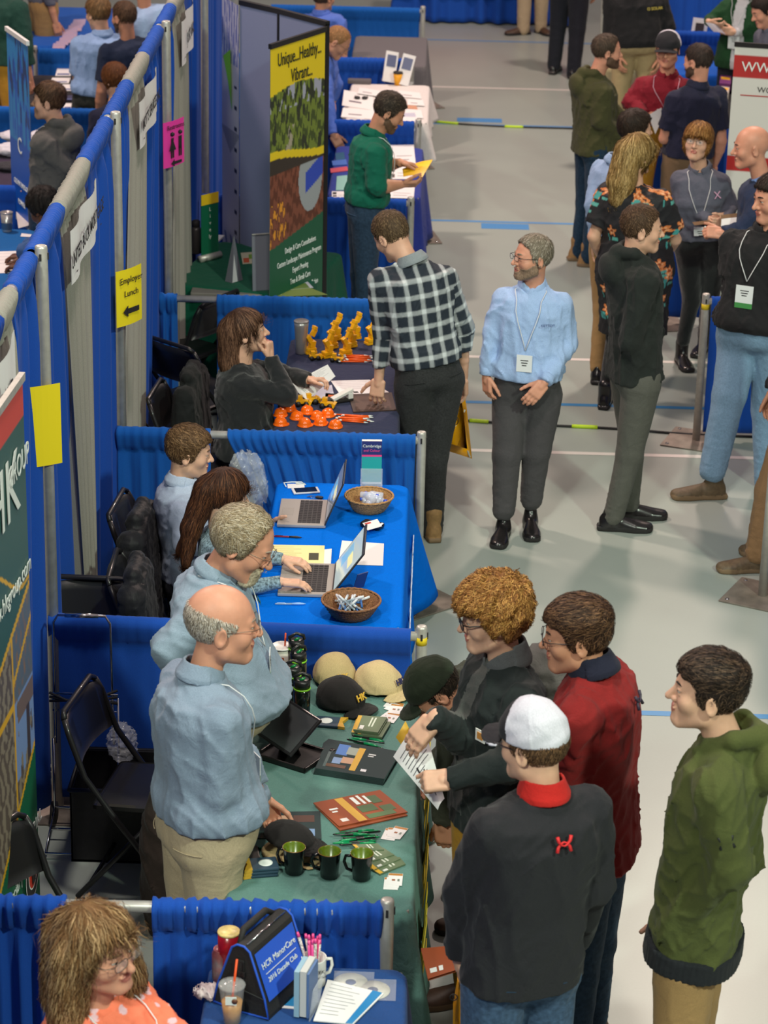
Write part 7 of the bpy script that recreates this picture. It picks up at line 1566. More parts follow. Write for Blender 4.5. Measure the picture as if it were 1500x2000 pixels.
P=basket(686,1172,.130,.075,'round brown wicker basket of wrapped pens on the blue table',1)
WR=mat('cello_wrap',S(170,190,205),rough=.1,alpha=.6,spec=1.)
for i in range(16):
    a=rs.rand()*3.14; c=_v(P[0]+rs.uniform(-.05,.05),P[1]+rs.uniform(-.05,.05),TZ+.045+.004*(i%6)); d=nrm(_v(math.cos(a),math.sin(a),rs.uniform(-.1,.3)))
    o=empty('wrapped_pen',c,'clear and blue wrapped pen in the brown basket','pen','wrapped pens in the brown basket'); b=MB(); b.tube([-d*.06,d*.06],.005,WR if i%3 else col('pen_blue',(40,100,170)),7); b.build('barrel',o); b=MB(); b.tube([d*.02,d*.062],.006,col('pen_white',(214,222,230)),7); b.build('grip',o)
sheet('paper_sheet','blank white sheet beside the near laptop on the blue table','paper',[(668,1056),(750,1062),(748,1105),(660,1102)],TZ,WHITEP)
sheet('paper_sheet','white sheet peeping out under the pale yellow sheets','paper',[(560,1082),(648,1072),(646,1108),(560,1108)],TZ,WHITEP)
sheet('paper_sheet','pale yellow printed sheet with a small dark picture behind the laptop','paper',[(528,1064),(634,1066),(632,1104),(526,1104)],TZ+.0015,pc(240,226,160),textlines(7,.08,.6,.9,.2,pc(190,180,130),5)+[(.72,.25,.9,.6,pc(60,60,40))])
pens('ballpoint_pen','maroon and black pen lying between the two laptops','pen',[(562,1050,-3,0)],TZ,col('grip_black',(40,36,38)),col("pen_maroon",(130,20,50),rough=.3),None)
pens('ballpoint_pen','clear plastic pen lying below the near laptop','pen',[(567,1181,4,0)],TZ,col('pen_pale',(150,190,235)),WR,None)
o=place('black smartphone with a white rim on the blue table','smartphone','phone',597,960,rz=.25); b=MB(); b.box((0,0,.005),(.135,.07,.009),col('phone_white',(210,210,212)),None,.004); b.build('body',o); b=MB(); b.box((0,0,.0098),(.11,.062,.0008),col('phone_glass',(20,20,24),rough=.05)); b.build('screen',o)
o=place('white folded name tag cord lying behind the smartphone','lanyard','lanyard',578,950,rz=.1); b=MB(); b.box((0,0,.002),(.085,.055,.003),WHITEP); b.build('badge',o); b=MB(); b.tube([(-.05,-.02,.006),(-.06,.03,.008),(-.02,.045,.006),(.03,.035,.009),(.05,.01,.006),(.0,.02,.010)],.003,WI,6); b.build('cord',o)
o=place('bunch of keys with a black fob beside the far laptop','keys','keys',612,972); b=MB(); b.tube([(.014*math.cos(t),.014*math.sin(t),.004) for t in np.linspace(0,6.3,16)],.0015,CHROME,5,False); b.build('ring',o); b=MB(); b.box((.03,-.006,.005),(.035,.022,.009),INK,rotz(-.4),.003); b.build('fob',o); b=MB(); b.box((-.02,.01,.003),(.03,.008,.002),CHROME,rotz(.7)); b.build('key',o)
o=place('black computer mouse with a white card on it on the blue table','computer_mouse','mouse',727,1030,rz=-.5); b=MB(); b.box((0,0,.014),(.11,.062,.026),col('mouse_black',(24,24,30),rough=.25),None,.012); b.build('shell',o)
sheet('business_card','white card lying on the black computer mouse','card',[(708,1022),(737,1014),(746,1028),(718,1036)],TZ+.03,WHITEP,[(.1,.7,.5,.9,pc(200,60,50))])
# brochure holder
P=at_z(725,945,TZ); o=empty('brochure_holder',P,'clear holder with upright navy and teal brochures on the blue table','brochure holder',rz=.05); b=MB()
b.box((0,0,.004),(.11,.09,.006),CLEAR); b.build('foot',o); b=MB(); b.box((0,-.035,.05),(.11,.003,.09),CLEAR); b.build('front_plate',o)
b=MB(); b.box((0,.0,.12),(.10,.04,.22),WHITEP,rotx(-.12)); bk=b.build('brochures',o); b=MB(); A=rotx(-.12)
for z0,z1,m_ in((.16,.23,pc(34,44,110)),(.15,.16,pc(220,60,130)),(.02,.15,pc(30,160,160))): b.box(_v(0,0,.12)+_v(0,-.021,(z0+z1)/2-.12)@A,(.10,.0012,z1-z0),m_,A)
b.build('cover_print',bk); text_obj('lettering','Cambridge',.021,WI,bk,_v(0,0,.12)+_v(0,-.0235,.085)@A,(1,0,0),_v(0,0,1)@A,.0003); text_obj('lettering','and Colour',.018,pc(230,80,150),bk,_v(0,0,.12)+_v(0,-.0235,.062)@A,(1,0,0),_v(0,0,1)@A,.0003)
o=place('dark blue folded card standing in the near basket','folded_card','card',704,1150,TZ+.03,rz=.7); b=MB(); b.box((0,0,.04),(.06,.004,.09),pc(40,60,120),rotx(.35)); b.build('card',o)
# --- toy table
P=at_z(588,690,TZ); o=empty('steel_tumbler',P,'tall stainless steel tumbler on the table with the toy diggers','tumbler'); ST=mat('tumbler_steel',S(182,180,178),rough=.28,metal=.6)
b=MB(); b.lathe((0,0,0),[(.030,0),(.032,.004),(.041,.17),(.043,.195)],ST,30); b.build('body',o); b=MB(); b.lathe((0,0,.19),[(.0435,0),(.045,.006),(.041,.010),(.0001,.006)],mat('lid_grey',S(120,118,118),rough=.2),30); b.build('lid',o)
TY=col('toy_yellow',(232,170,20),rough=.3); TK=col('toy_black',(32,30,28))
def toy(px,py,rz,lab,kind,s=1.0,z=TZ,grp='toy diggers'):
    o=place(lab,'toy_digger','toy',px,py,z,rz,grp); S_=lambda *a:tuple(s*x for x in a)
    if kind=='tower':   # folded excavator standing tall
        b=MB(); b.box(S_(0,0,.010),S_(.075,.05,.016),TY,None,.003*s); b.build('tracks',o); b=MB(); b.box(S_(0,0,.030),S_(.065,.055,.022),TY,None,.004*s); b.build('cab_body',o)
        b=MB(); b.box(S_(.012,0,.062),S_(.035,.045,.045),TY,roty(.15),.004*s); b.build('cab',o); b=MB(); b.box(S_(-.008,0,.095),S_(.03,.035,.05),TY,roty(-.5),.004*s); b.build('boom',o); b=MB(); b.box(S_(.022,0,.135),S_(.028,.03,.05),TY,roty(.5),.004*s); b.build('bucket_arm',o); b=MB(); b.box(S_(.030,0,.165),S_(.022,.04,.022),TY,roty(.3),.003*s); b.build('bucket',o)
    else:
        b=MB(); b.box(S_(0,0,.026),S_(.075,.035,.022),TY,None,.004*s); b.build('chassis',o); b=MB(); b.box(S_(-.012,0,.05),S_(.03,.032,.03),TY,None,.003*s); b.build('cab',o); b=MB(); b.box(S_(.045,0,.022),S_(.02,.055,.03),TY,roty(.4),.003*s); b.build('blade',o)
        for sx in(-.024,.024):
            for sy in(-.024,.024): b=MB(); b.lathe(S_(sx,sy,.016),[(.016*s,-.008*s),(.016*s,.008*s)],TK,12,rotx(math.pi/2)); b.build('wheel',o)
T=[(606,690,'left front'),(640,698,'second row, near the small loader'),(648,680,'second row, middle'),(655,664,'second row, back'),(675,694,'third row, front'),(685,678,'third row, middle'),(693,662,'third row, back'),(724,672,'rightmost, half hidden by the plaid shirt')]
for i,(x,y,l) in enumerate(T): toy(x,y,.5+.1*(i%3),'yellow toy excavator with its arm raised, %s'%l,'tower',.92,grp='raised toy excavators')
toy(614,702,.3,'small black and yellow toy tractor in front of the steel tumbler','truck',.8); toy(656,706,-.2,'small yellow toy loader left of the upper orange pencils','truck',.75)
toy(590,792,.1,'yellow toy truck at the left behind the orange hard hats','truck',.9); toy(606,788,.4,'yellow toy truck with black wheels, right one of the pair behind the hard hats','truck',.95); toy(638,796,-.2,'yellow toy loader beside the white toy lorry','truck',.9)
o=place('white and grey toy lorry with a raised bed on a black base','toy_lorry','toy',668,785,rz=.5); b=MB(); b.box((0,0,.012),(.12,.045,.014),TK,None,.003); b.build('base',o); b=MB(); b.box((0,.0,.045),(.13,.04,.016),col('toy_white',(210,210,206)),roty(-.35),.003); b.build('bed',o); b=MB(); b.box((.045,0,.035),(.03,.042,.035),col('toy_white',(210,210,206)),None,.004); b.build('cab',o)
HH=col('hat_orange',(244,104,12),rough=.22)
hats=[(565,800),(548,811),(600,806),(580,817),(620,817),(548,829),(595,831),(640,812),(626,828),(655,834)]
nm=['top left','upper left','top middle','middle','right of the middle','lower left','bottom middle','upper right','lower right','bottom right']
for i,(x,y) in enumerate(hats):
    o=place('orange toy hard hat, %s of the cluster'%nm[i],'toy_hard_hat','toy hat',x,y,TZ,.3*i,'orange toy hard hats'); k=1.0
    b=MB(); b.lathe((0,0,0),[(.040,0),(.0405,.003),(.035,.005),(.0345,.015),(.031,.026),(.024,.034),(.013,.039),(.0001,.041)],HH,22); b.build('dome',o)
    b=MB(); b.tube([(0,.030*math.cos(t),.012+.030*math.sin(t)) for t in np.linspace(.2,2.94,9)],.0045,HH,6); b.build('ridge',o); b=MB(); b.slab([(.030*math.cos(t)*1.1,-.012-.036*math.sin(t)) for t in np.linspace(0,3.14,9)],.001,.005,HH); b.build('brim',o)
PO=col('pencil_orange',(244,96,20),rough=.3)
def pencils(cx,cy,n,lab,grp,a0):
    rs=np.random.RandomState(int(cx))
    for i in range(n):
        w_=['first','second','third','fourth','fifth','sixth','seventh','eighth','ninth','tenth','eleventh','twelfth'][i]
        o=place(lab,'pencil','pencil',cx+rs.uniform(-9,9),cy-7+i*14/n,TZ+.007*(i%3),math.radians(a0+rs.uniform(-9,9)),grp); b=MB(); b.tube([(-.075,0,.004),(.06,0,.004)],.0038,PO,6); b.build('shaft',o); b=MB(); b.tube([(.06,0,.004),(.068,0,.004),(.084,0,.004)],[.004,.004,.001],WI,6); b.build('tip',o); b=MB(); b.tube([(-.088,0,.004),(-.075,0,.004)],.0042,WI,6); b.build('end',o)
pencils(698,702,11,'orange and white pencil in the upper pile on the toy table','orange pencils by the toy diggers',4); pencils(692,819,11,'orange and white pencil in the lower pile beside the hard hats','orange pencils by the hard hats',-4)
sheet('paper_sheet','white form in front of the hand of the man in the plaid shirt','paper',[(646,744),(722,742),(762,768),(665,772)],TZ,WHITEP,textlines(5,.1,.9,.9,.3,pc(170,170,175),6)+[(.3,.1,.4,.2,INK)])
sheet('paper_sheet','grey-white sheet under the one held by the woman in black','paper',[(590,768),(648,752),(652,770),(612,784)],TZ,pc(196,196,214))
sheet('magazine','dark brown magazine under the hand of the man in the plaid shirt','magazine',[(680,772),(765,768),(774,802),(690,806)],TZ,pc(70,52,46),[(.1,.1,.9,.85,pc(88,66,58))],.006)
sheet('leaflet','black leaflet with an orange mark beside the toy lorry','leaflet',[(636,768),(665,770),(660,784),(634,782)],TZ,pc(30,38,34),[(.2,.5,.7,.8,pc(190,90,40))])
# --- lady's table
ALU=mat('can_aluminium',S(180,176,174),rough=.25,metal=.8); RED=col('can_red',(150,20,34),rough=.25)
P=at_z(448,1798,TZ+.22); o=empty('drink_can',(P[0],P[1]-.02,TZ),'red and silver can with a yellow lid behind the other can','can'); b=MB(); b.lathe((0,0,0),[(.028,0),(.033,.006),(.033,.10),(.037,.115),(.037,.19)],RED,28); b.build('body',o); b=MB(); b.lathe((0,0,.185),[(.0375,0),(.039,.004),(.037,.008),(.0001,.006)],mat('lid_cream',S(214,190,120),rough=.4,noise=.2,nscale=80),28); b.build('lid',o)
P=at_z(433,1853,TZ+.12); o=empty('drink_can',(P[0],P[1],TZ),'silver and red soda can with the pull tab, left of the cooler bag','can'); b=MB(); b.lathe((0,0,0),[(.026,0),(.033,.008),(.033,.105),(.027,.119),(.027,.122),(.025,.119),(.0001,.117)],mat('can_print',S(170,158,160),rough=.3,metal=.5,noise=.9,nscale=18,col2=S(170,30,30)),28); b.build('body',o); b=MB(); b.box((0,-.008,.121),(.010,.020,.0015),ALU); b.build('pull_tab',o)
# cooler bag: a triangular prism
o=place('black and blue zipped cooler bag with white lettering on its blue panel','cooler_bag','bag',512,1938,rz=math.radians(-27)); BG=mat('bag_black',S(30,28,28),rough=.75,bump=.4,bscale=120); BB=col('bag_blue',(34,86,200),rough=.7)
w_,d_,h_=.21,.27,.25
def prism(y0,y1,k,m,nm,par,r=.0):
    prof=[(-.5,.0),(-.5,.06),(-.43,.30),(-.16,.94),(-.06,1.0),(.06,1.0),(.16,.94),(.43,.30),(.5,.06),(.5,.0)]; b=MB(); n=len(prof); V=[(x*w_*k,y,z*h_) for y in(y0,y1) for x,z in prof]; F=[tuple(range(n)),tuple(range(n,2*n))[::-1]]+[(i,i+n,(i+1)%n+n,(i+1)%n) for i in range(n)]; b.add(V,F,m); return b.build(nm,par)
body=prism(-d_/2,d_/2,1.0,BG,'body',o)
for y in(-d_/2,d_/2): b=MB(); b.tube([(x*w_*1.0,y,z*h_) for x,z in[(-.5,.03),(-.43,.30),(-.16,.94),(-.06,1.0),(.06,1.0),(.16,.94),(.43,.30),(.5,.03),(.0,.0),(-.5,.03)]],.004,BB,6); b.build('blue_piping',o)
pn=nrm(_v(.64*h_,0,.27*w_)); a_=_v(.46*w_,0,.24*h_); e_=_v(.19*w_,0,.88*h_); b=MB(); b.add([a_+_v(0,-.12,0)+pn*.003,a_+_v(0,.12,0)+pn*.003,e_+_v(0,.12,0)+pn*.003,e_+_v(0,-.12,0)+pn*.003],[(0,1,2,3)],BB); b.build('blue_panel',o)
cen=(a_+e_)/2+pn*.005; up_=nrm(e_-a_); text_obj('lettering','HCR ManorCare',.030,WI,o,cen+up_*.030,(0,1,0),up_,.0006); text_obj('lettering','2016 Decade Club',.024,WI,o,cen-up_*.022,(0,1,0),up_,.0006); b=MB(); b.box(cen+up_*.002,(.001,.19,.002),WI,np.array([pn,[0,1,0],up_])); b.build('white_rule',o)
b=MB(); b.tube([(-.02,-.11,h_*.96),(-.03,-.07,h_*1.07),(-.03,.07,h_*1.07),(-.02,.11,h_*.96)],[.008,.012,.012,.008],BG,8); hd_=b.build('carry_handle',o); b=MB(); b.box((-.045,.0,h_*.93),(.045,.09,.004),BB,roty(-1.0)); b.build('blue_patch',o)
b=MB(); b.box((0,-d_/2-.004,h_*.42),(.030,.006,h_*.75),BG,roty(.0),.002); b.build('strap',o); b=MB(); b.box((0,-d_/2-.007,h_*.60),(.042,.008,.02),BLACKM,None,.002); b.build('buckle',o); b=MB(); b.tube([(-.08,-d_/2-.003,h_*.40),(.09,-d_/2-.003,h_*.30)],.0025,INK,6); b.build('pocket_edge',o)
b=MB(); b.tube([(0.015,-.12,h_*1.005),(.015,.12,h_*1.005)],.003,CHROME,6); b.build('zip',o)
# iced coffee
P=at_z(453,1922,TZ+.145); o=empty('iced_coffee',(P[0],P[1],TZ),'clear cup of iced coffee with an orange straw','cup'); PET=mat('cup_clear',(.9,.9,.9),rough=.08,alpha=.16,spec=1.)
b=MB(); b.lathe((0,0,0),[(.026,0),(.028,.004),(.042,.14)],PET,28,None,(False,False)); cb=b.build('cup_body',o); b=MB(); b.lathe((0,0,.004),[(.0001,0),(.0255,0),(.0338,.078),(.0001,.080)],mat('coffee_milk',S(196,140,70),rough=.4,noise=.3,nscale=25),28); b.build('coffee',o)
b=MB(); b.lathe((0,0,.139),[(.044,0),(.045,.004),(.042,.008),(.034,.006),(.015,.016),(.0001,.018)],PET,28); b.build('lid',o); b=MB(); b.tube([(-.006,0,.02),(.016,.004,.235)],.004,col('straw_orange',(230,84,30)),8); b.build('straw',o)
b=MB(); b.box((.0,-.0385,.105),(.036,.002,.03),WI); b.build('label',cb); b=MB(); b.lathe((.012,-.0400,.105),[(.010,0),(.010,.001)],col('logo_brown',(110,70,50)),14,rotx(math.pi/2)); b.build('round_logo',cb)
blob('paper_napkin',at_z(410,1938,TZ+.012),(.045,.035,.015),mat('tissue',S(214,200,200),rough=.9),'crumpled white paper napkin left of the iced coffee','napkin',.02,22,4,.005,TZ)
# mug with pens
P=at_z(613,1868,TZ+.105); o=empty('pen_mug',(P[0],P[1],TZ),'white mug with black print holding pink pens','mug',rz=.5); b=MB(); CER=col('white_ceramic',(222,220,216),rough=.2); b.lathe((0,0,0),[(.036,0),(.040,.004),(.042,.10),(.0425,.104),(.039,.102),(.037,.02),(.0001,.015)],CER,30); b.build('body',o)
b=MB(); b.tube([(.040,0,.085),(.064,0,.080),(.068,0,.055),(.058,0,.03),(.038,0,.026)],.006,CER,10); b.build('handle',o); text_obj('lettering','PEEK',.018,INK,o,_v(-.0,-.0435,.065),(1,0,0),(0,0,1),.0004); text_obj('lettering','ManorCare',.012,INK,o,_v(-.0,-.043,.045),(1,0,0),(0,0,1),.0004)
PK=col('pen_pink',(236,80,150),rough=.3); rs=np.random.RandomState(3)
for i in range(12):
    a=i*.9; r0=.022; x,y=r0*math.cos(a),r0*math.sin(a); lean=.35 if i%3==0 else .12; o2=empty('pink_pen',(P[0]+x*.4,P[1]+y*.4,TZ+.02),'%s standing in the white mug'%('pink highlighter pen' if i%3 else 'pink pen in a patterned wrapper'),'pen','pink pens in the mug' if i%3 else 'wrapped pens in the mug')
    L=.15+.02*(i%4)/3; e=(x*lean*4-.02*(i%3==0),y*lean*2,L); b=MB(); b.tube([(0,0,0),tuple(np.array(e)*.92)],.0055,PK if i%3 else mat('pen_pattern',S(190,180,176),rough=.4,noise=.7,nscale=150),8); b.build('barrel',o2); b=MB(); b.tube([tuple(np.array(e)*.9),e],[.006,.004],PK,8); b.build('cap',o2)
# brochures in a standing holder, booklet and discs
P=at_z(598,1975,TZ); o=empty('brochure_holder',P,'clear holder packed with pale blue brochures at the bottom edge','brochure holder',rz=-.25)
b=MB(); b.box((-.018,0,.09),(.018,.10,.17),pc(150,185,205)); b.build('front_brochures',o); b=MB(); b.box((.004,0,.095),(.022,.10,.17),pc(206,206,204)); b.build('white_brochures',o); b=MB(); b.box((.020,0,.09),(.008,.10,.165),pc(90,120,170)); b.build('blue_brochures',o); b=MB(); b.box((.034,0,.06),(.003,.11,.12),CLEAR,roty(.1)); b.build('acrylic_back',o)
sheet('booklet','open white booklet with a blue band beside the discs','booklet',[(640,1915),(750,1942),(690,2002),(612,1995)],TZ+.004,WHITEP,textlines(9,.08,.7,.92,.1,pc(150,150,155),7)+[(.80,.0,.97,1.,pc(40,130,190))],.004)
sheet('leaflet','blue and white leaflet partly under the brochure holder','leaflet',[(568,1928),(600,1932),(585,1972),(540,1968)],TZ,WHITEP,[(.1,.1,.9,.7,pc(40,130,185))],.002)
for px,py,l in((685,1919,'left compact disc in a clear sleeve above the open booklet'),(728,1934,'right compact disc in a clear sleeve, touching the open booklet')):
    o=place(l,'compact_disc','disc',px,py,TZ+.001); b=MB(); b.lathe((0,0,0),[(.058,0),(.058,.0012),(.009,.0014)],mat('disc_face',S(206,202,190),rough=.25,noise=.15,nscale=20),36); b.build('disc',o); b=MB(); b.lathe((0,0,.0016),[(.018,0),(.018,.0004),(.0001,.0005)],pc(44,66,120),20); b.build('hub',o); b=MB(); b.box((-.005,-.03,.002),(.05,.016,.0005),pc(90,80,60)); b.build('printing',o); b=MB(); b.box((.01,.0,.0028),(.135,.13,.0003),mat('sleeve_film',(.9,.9,.95),rough=.05,alpha=.12,spec=1.)); b.build('clear_sleeve',o)
# --- forest green table
def tube_thing(name,lab,cat,px,py,parts,z=TZ,rz=0):
    o=place(lab,name,cat,px,py,z,rz)
    for nm_,prof,m in parts: b=MB(); b.lathe((0,0,0),prof,m,24); b.build(nm_,o)
    return o
tube_thing('steel_bottle','grey insulated bottle with an orange lid on the forest green table','bottle',349,466,[('body',[(.040,0),(.043,.006),(.043,.19),(.030,.215)],mat('bottle_grey',S(92,90,88),rough=.35,metal=.4)),('lid',[(.034,.213),(.036,.218),(.036,.255),(.030,.262)],col('lid_orange',(240,150,10),rough=.3))])
tube_thing('steel_bottle','slim dark grey bottle with a black lid beside the table display','bottle',383,494,[('body',[(.034,0),(.036,.006),(.036,.16),(.025,.18)],mat('bottle_dark',S(70,68,66),rough=.4,metal=.3)),('lid',[(.026,.178),(.028,.182),(.028,.215),(.018,.222)],INK)])
o=place('small upright green banner display on a silver tube base','table_banner','display',410,508,rz=math.radians(48)); b=MB(); b.tube([(-.09,0,.022),(.09,0,.022)],.024,STEEL,14); b.build('base',o); b=MB(); b.box((0,0,.24),(.15,.003,.40),pc(14,100,70)); pnl=b.build('panel',o); b=MB(); b.box((0,-.003,.41),(.15,.003,.07),pc(236,196,30)); b.build('yellow_top',pnl)
for i in range(5): text_obj('lettering',['L','i','v','e','ly'][i],.035,WI,pnl,(.0,-.004,.34-.045*i),(1,0,0),(0,0,1),.0004)
for px,py,h,w0,lab,rz in((457,548,.30,.10,'grey folded triangular sign with a white side on the forest green table',.9),(512,566,.36,.13,'tall grey back of a sign holder on the forest green table',.35)):
    o=place(lab,'table_sign','sign',px,py,rz=rz); b=MB(); gm=pc(112,114,124)
    if w0<.12: b.add([(-.05,-.03,0),(.05,-.03,0),(.0,.0,h),(-.05,.03,0),(.05,.03,0)],[(0,1,2),(3,2,4),(0,2,3),(1,4,2)],gm); b.build('folded_panel',o); b=MB(); b.add([(-.048,-.032,0.002),(.0,-.032,.002),(-.012,-.012,h*.6)],[(0,1,2)],pc(206,206,210)); b.build('white_side',o)
    else: b.box((0,0,h/2),(w0,.006,h),gm,rotx(-.06)); b.build('panel',o); b=MB(); b.box((0,0,h+.002),(w0+.004,.010,.006),STEEL,rotx(-.06)); b.build('top_edge',o)
sheet('photo_print','garden photograph print with a blue pool on the forest green table','photo',[(520,530),(578,526),(612,562),(545,568)],TZ,pc(190,190,206),[(.30,.35,.75,.95,pc(60,150,200)),(.0,.0,.9,.25,pc(90,116,50))],.002)
sheet('photo_print','green garden photograph under the pool print','photo',[(520,548),(590,556),(640,576),(530,580)],TZ-.0005,pc(110,128,60),[(.1,.4,.3,.7,pc(200,205,210))],.0015)
sheet('leaflet','colourful leaflet behind the grey triangular sign','leaflet',[(470,494),(500,492),(500,514),(474,516)],TZ,pc(196,190,160),[(.1,.1,.5,.5,pc(200,90,40)),(.5,.4,.9,.8,pc(120,160,50))])
sheet('leaflet','yellow-green leaflet right of the tall grey sign holder','leaflet',[(520,496),(545,496),(538,517),(522,517)],TZ,pc(150,170,60),[(.1,.3,.6,.8,pc(220,220,190))])
sheet('paper_stack','white papers behind the slim grey bottle','paper',[(372,458),(438,462),(415,484),(354,482)],TZ,WHITEP,(),.01)
# --- tables farther up the aisle
for i,(c,l) in enumerate((([(748,284),(808,283),(812,320),(752,322)],'white sheet with dark pictures behind the arm of the man in teal green'),([(755,322),(808,324),(806,350),(756,350)],'white sheet under the yellow paper'),([(744,362),(810,366),(808,388),(740,386)],'white sheet near the fifth aisle post'),([(648,374),(678,374),(680,386),(648,386)],'white card at the near left corner of the violet table'))): sheet('paper_sheet',l,'paper',c,TZ,WHITEP,[(.06,.5,.3,.85,INK),(.06,.1,.3,.35,pc(90,80,76)),(.4,.2,.8,.24,pc(150,150,150)),(.4,.4,.9,.43,pc(150,150,150))],.002)
for i,(c,m,l) in enumerate((([(655,300),(672,298),(674,312),(656,314)],pc(40,90,120),'dark blue leaflet below the bent man\'s hand'),([(648,315),(676,312),(678,322),(650,324)],pc(70,110,190),'blue brochure on the violet table'),([(645,330),(678,326),(680,334),(646,338)],pc(200,80,90),'red and blue pen packet on the violet table'),([(658,345),(678,343),(680,372),(656,372)],pc(140,190,180),'clear green packet on the violet table'))): sheet('leaflet',l,'leaflet',c,TZ,m,(),.004)
rs=np.random.RandomState(21); g_=0
for i,(x,y,w,h,m) in enumerate(((700,196,56,30,WHITEP),(700,222,60,18,WHITEP),(690,236,40,8,WHITEP),(770,190,40,10,WHITEP),(800,185,40,12,WHITEP),(790,205,44,12,pc(206,150,120)),(808,222,30,16,WHITEP),(770,236,40,18,WHITEP),(812,200,28,12,WHITEP),(790,228,40,14,pc(196,196,214)),(722,180,40,12,WHITEP),(760,215,36,12,pc(210,204,196)))):
    a=rs.uniform(-.2,.2); w/=2;h/=2; sheet('paper_sheet','%s sheet of the litter of papers on the white table, %s'%('peach' if m.name.startswith('print_206_150') else 'pale',['left, by the glasses case','left middle','left front','middle back','right back','right, peach coloured','right front','front by the brown envelope','far right edge','lilac one in front','back, by the grey case','centre'][i]),'paper',[(x-w,y-h+a*w),(x+w,y-h-a*w),(x+w+4,y+h-a*w),(x-w-4,y+h+a*w)],TZ+.001*i,m,[(.2,.3,.6,.4,pc(120,110,120))],.0015,'papers on the white table')
sheet('paper_envelope','white boxy paper pack hanging over the near edge of the white table','box',[(780,235),(815,236),(813,256),(781,255)],TZ+.01,WHITEP,(),.03)
o=place('grey case with a curved lid at the far left of the white table','glasses_case','case',702,163); b=MB(); b.box((0,0,.02),(.20,.07,.04),col('case_grey',(96,90,92)),None,.012); b.build('shell',o)
o=place('dark sunglasses lying on the white papers','sunglasses','glasses',705,194); b=MB()
for sx in(-.03,.03): b=MB(); b.lathe((sx,0,.012),[(.024,-.002),(.024,.003)],INK,14,rotx(.4)); b.build('lens',o)
b=MB(); b.tube([(-.055,0,.014),(-.05,.12,.006)],.003,INK,6); b.build('temple',o); b=MB(); b.tube([(.055,0,.014),(.05,.12,.006)],.003,INK,6); b.build('temple',o)
tube_thing('paper_cup','yellow and black paper cup on the white table','cup',777,166,[('body',[(.028,0),(.040,.10)],col('cup_yellow',(230,160,30))),('lid',[(.042,.10),(.042,.112),(.03,.118)],INK)])
for px,py,rz,lab in((762,160,.25,'left upright leaflet stand with a portrait on the white table'),(792,166,-.15,'right upright leaflet stand with a dark photograph beside the aisle post')):
    o=place(lab,'leaflet_stand','leaflet stand',px,py,rz=rz); b=MB(); b.box((0,0,.13),(.11,.012,.26),WHITEP,rotx(-.3)@roty(.2)); pn_=b.build('leaflet',o); b=MB(); b.box(_v(0,0,.13)+_v(0,-.008,.05)@(rotx(-.3)@roty(.2)),(.08,.002,.10),pc(90,96,130),rotx(-.3)@roty(.2)); b.build('photograph',pn_); b=MB(); b.box((0,.05,.004),(.11,.12,.006),CLEAR); b.build('foot',o)
P=at_z(645,205,.95); o=empty('water_bottle',(P[0],P[1],P[2]-.1),'clear water bottle in the hand of the bent man in cornflower blue','bottle'); b=MB(); b.lathe((0,0,0),[(.030,0),(.032,.005),(.032,.14),(.014,.17)],mat('bottle_pet',(.75,.80,.95)),18); b.build('body',o); b=MB(); b.lathe((0,0,.17),[(.014,0),(.014,.02)],WI,12); b.build('cap',o)
# --- neighbours' tables (behind the tall drape)
def plain_table(x,y,w,l,m,lab,seed): folding_table(x,y,w,l,.75,'folding table under the '+lab.split('tablecloth')[0].strip()+' cloth behind the tall drape'); cloth_on(x,y,w,l,.75,m,lab,seed=seed,flare=.02,z0=.15)
plain_table(-1.62,3.45,.75,1.75,cloth('plum_cloth',(56,46,66)),'dark plum tablecloth with folded white shirts at the left edge',41)
plain_table(-1.40,1.10,.75,1.75,cloth('azure_cloth',(14,92,160)),'azure blue tablecloth at the left edge below the slim banner',42)
plain_table(-1.48,6.05,.70,1.6,cloth('black_cloth',(40,38,44)),'black tablecloth with white booklets by the light blue polo shirt',43)
plain_table(-1.80,9.0,.75,1.9,cloth('cobalt_cloth',(20,84,176)),'cobalt blue tablecloth covered with lilac leaflets at the top left',44)
def fold_stack(px,py,m,lab,d=(.26,.22,.07),name='folded_shirt',cat='shirt'):
    blob(name,at_z(px,py,TZ+d[2]/2),(d[0]/2,d[1]/2,d[2]/2),m,lab,cat,.012,12,5,.010,TZ)
WSH=cloth('white_jersey',(206,206,216)); fold_stack(32,265,WSH,'folded white shirt, back one at the left edge'); fold_stack(26,292,WSH,'folded white shirt, front one at the left edge',(.30,.22,.09)); fold_stack(72,268,WSH,'white cloth beside the slim banner',(.12,.2,.09)); fold_stack(28,325,cloth('charcoal_jersey',(56,56,62)),'folded charcoal shirt in front of the white ones',(.30,.22,.05))
for i,(x,y,w,h,l) in enumerate(((125,142,34,14,'upper white booklet by the light blue polo shirt'),(118,158,40,10,'second white booklet by the light blue polo shirt'),(140,172,44,12,'long white booklet below the polo shirt elbow'),(138,208,30,10,'near white booklet on the black cloth'),(142,192,30,9,'dark printed booklet on the black cloth'))): sheet('booklet',l,'booklet',[(x-w/2+4,y-h/2),(x+w/2,y-h/2),(x+w/2-4,y+h/2),(x-w/2,y+h/2)],TZ+.002*i,WHITEP if i!=4 else pc(60,60,90),[(.1,.1,.9,.3,pc(90,100,150))],.006)
rs=np.random.RandomState(33)
for i in range(14):
    x=158-i*3.2+rs.uniform(-4,4); y=42+i*3.9; 
    sheet('leaflet','lilac leaflet in the scatter on the cobalt blue table at the top left','leaflet',[(x-12,y-4),(x+12,y-5),(x+11,y+3),(x-14,y+4)],TZ+.0015*i,pc(176,160,196),[(.1,.3,.9,.6,pc(210,170,180))],.0012,'lilac leaflets on the cobalt table')
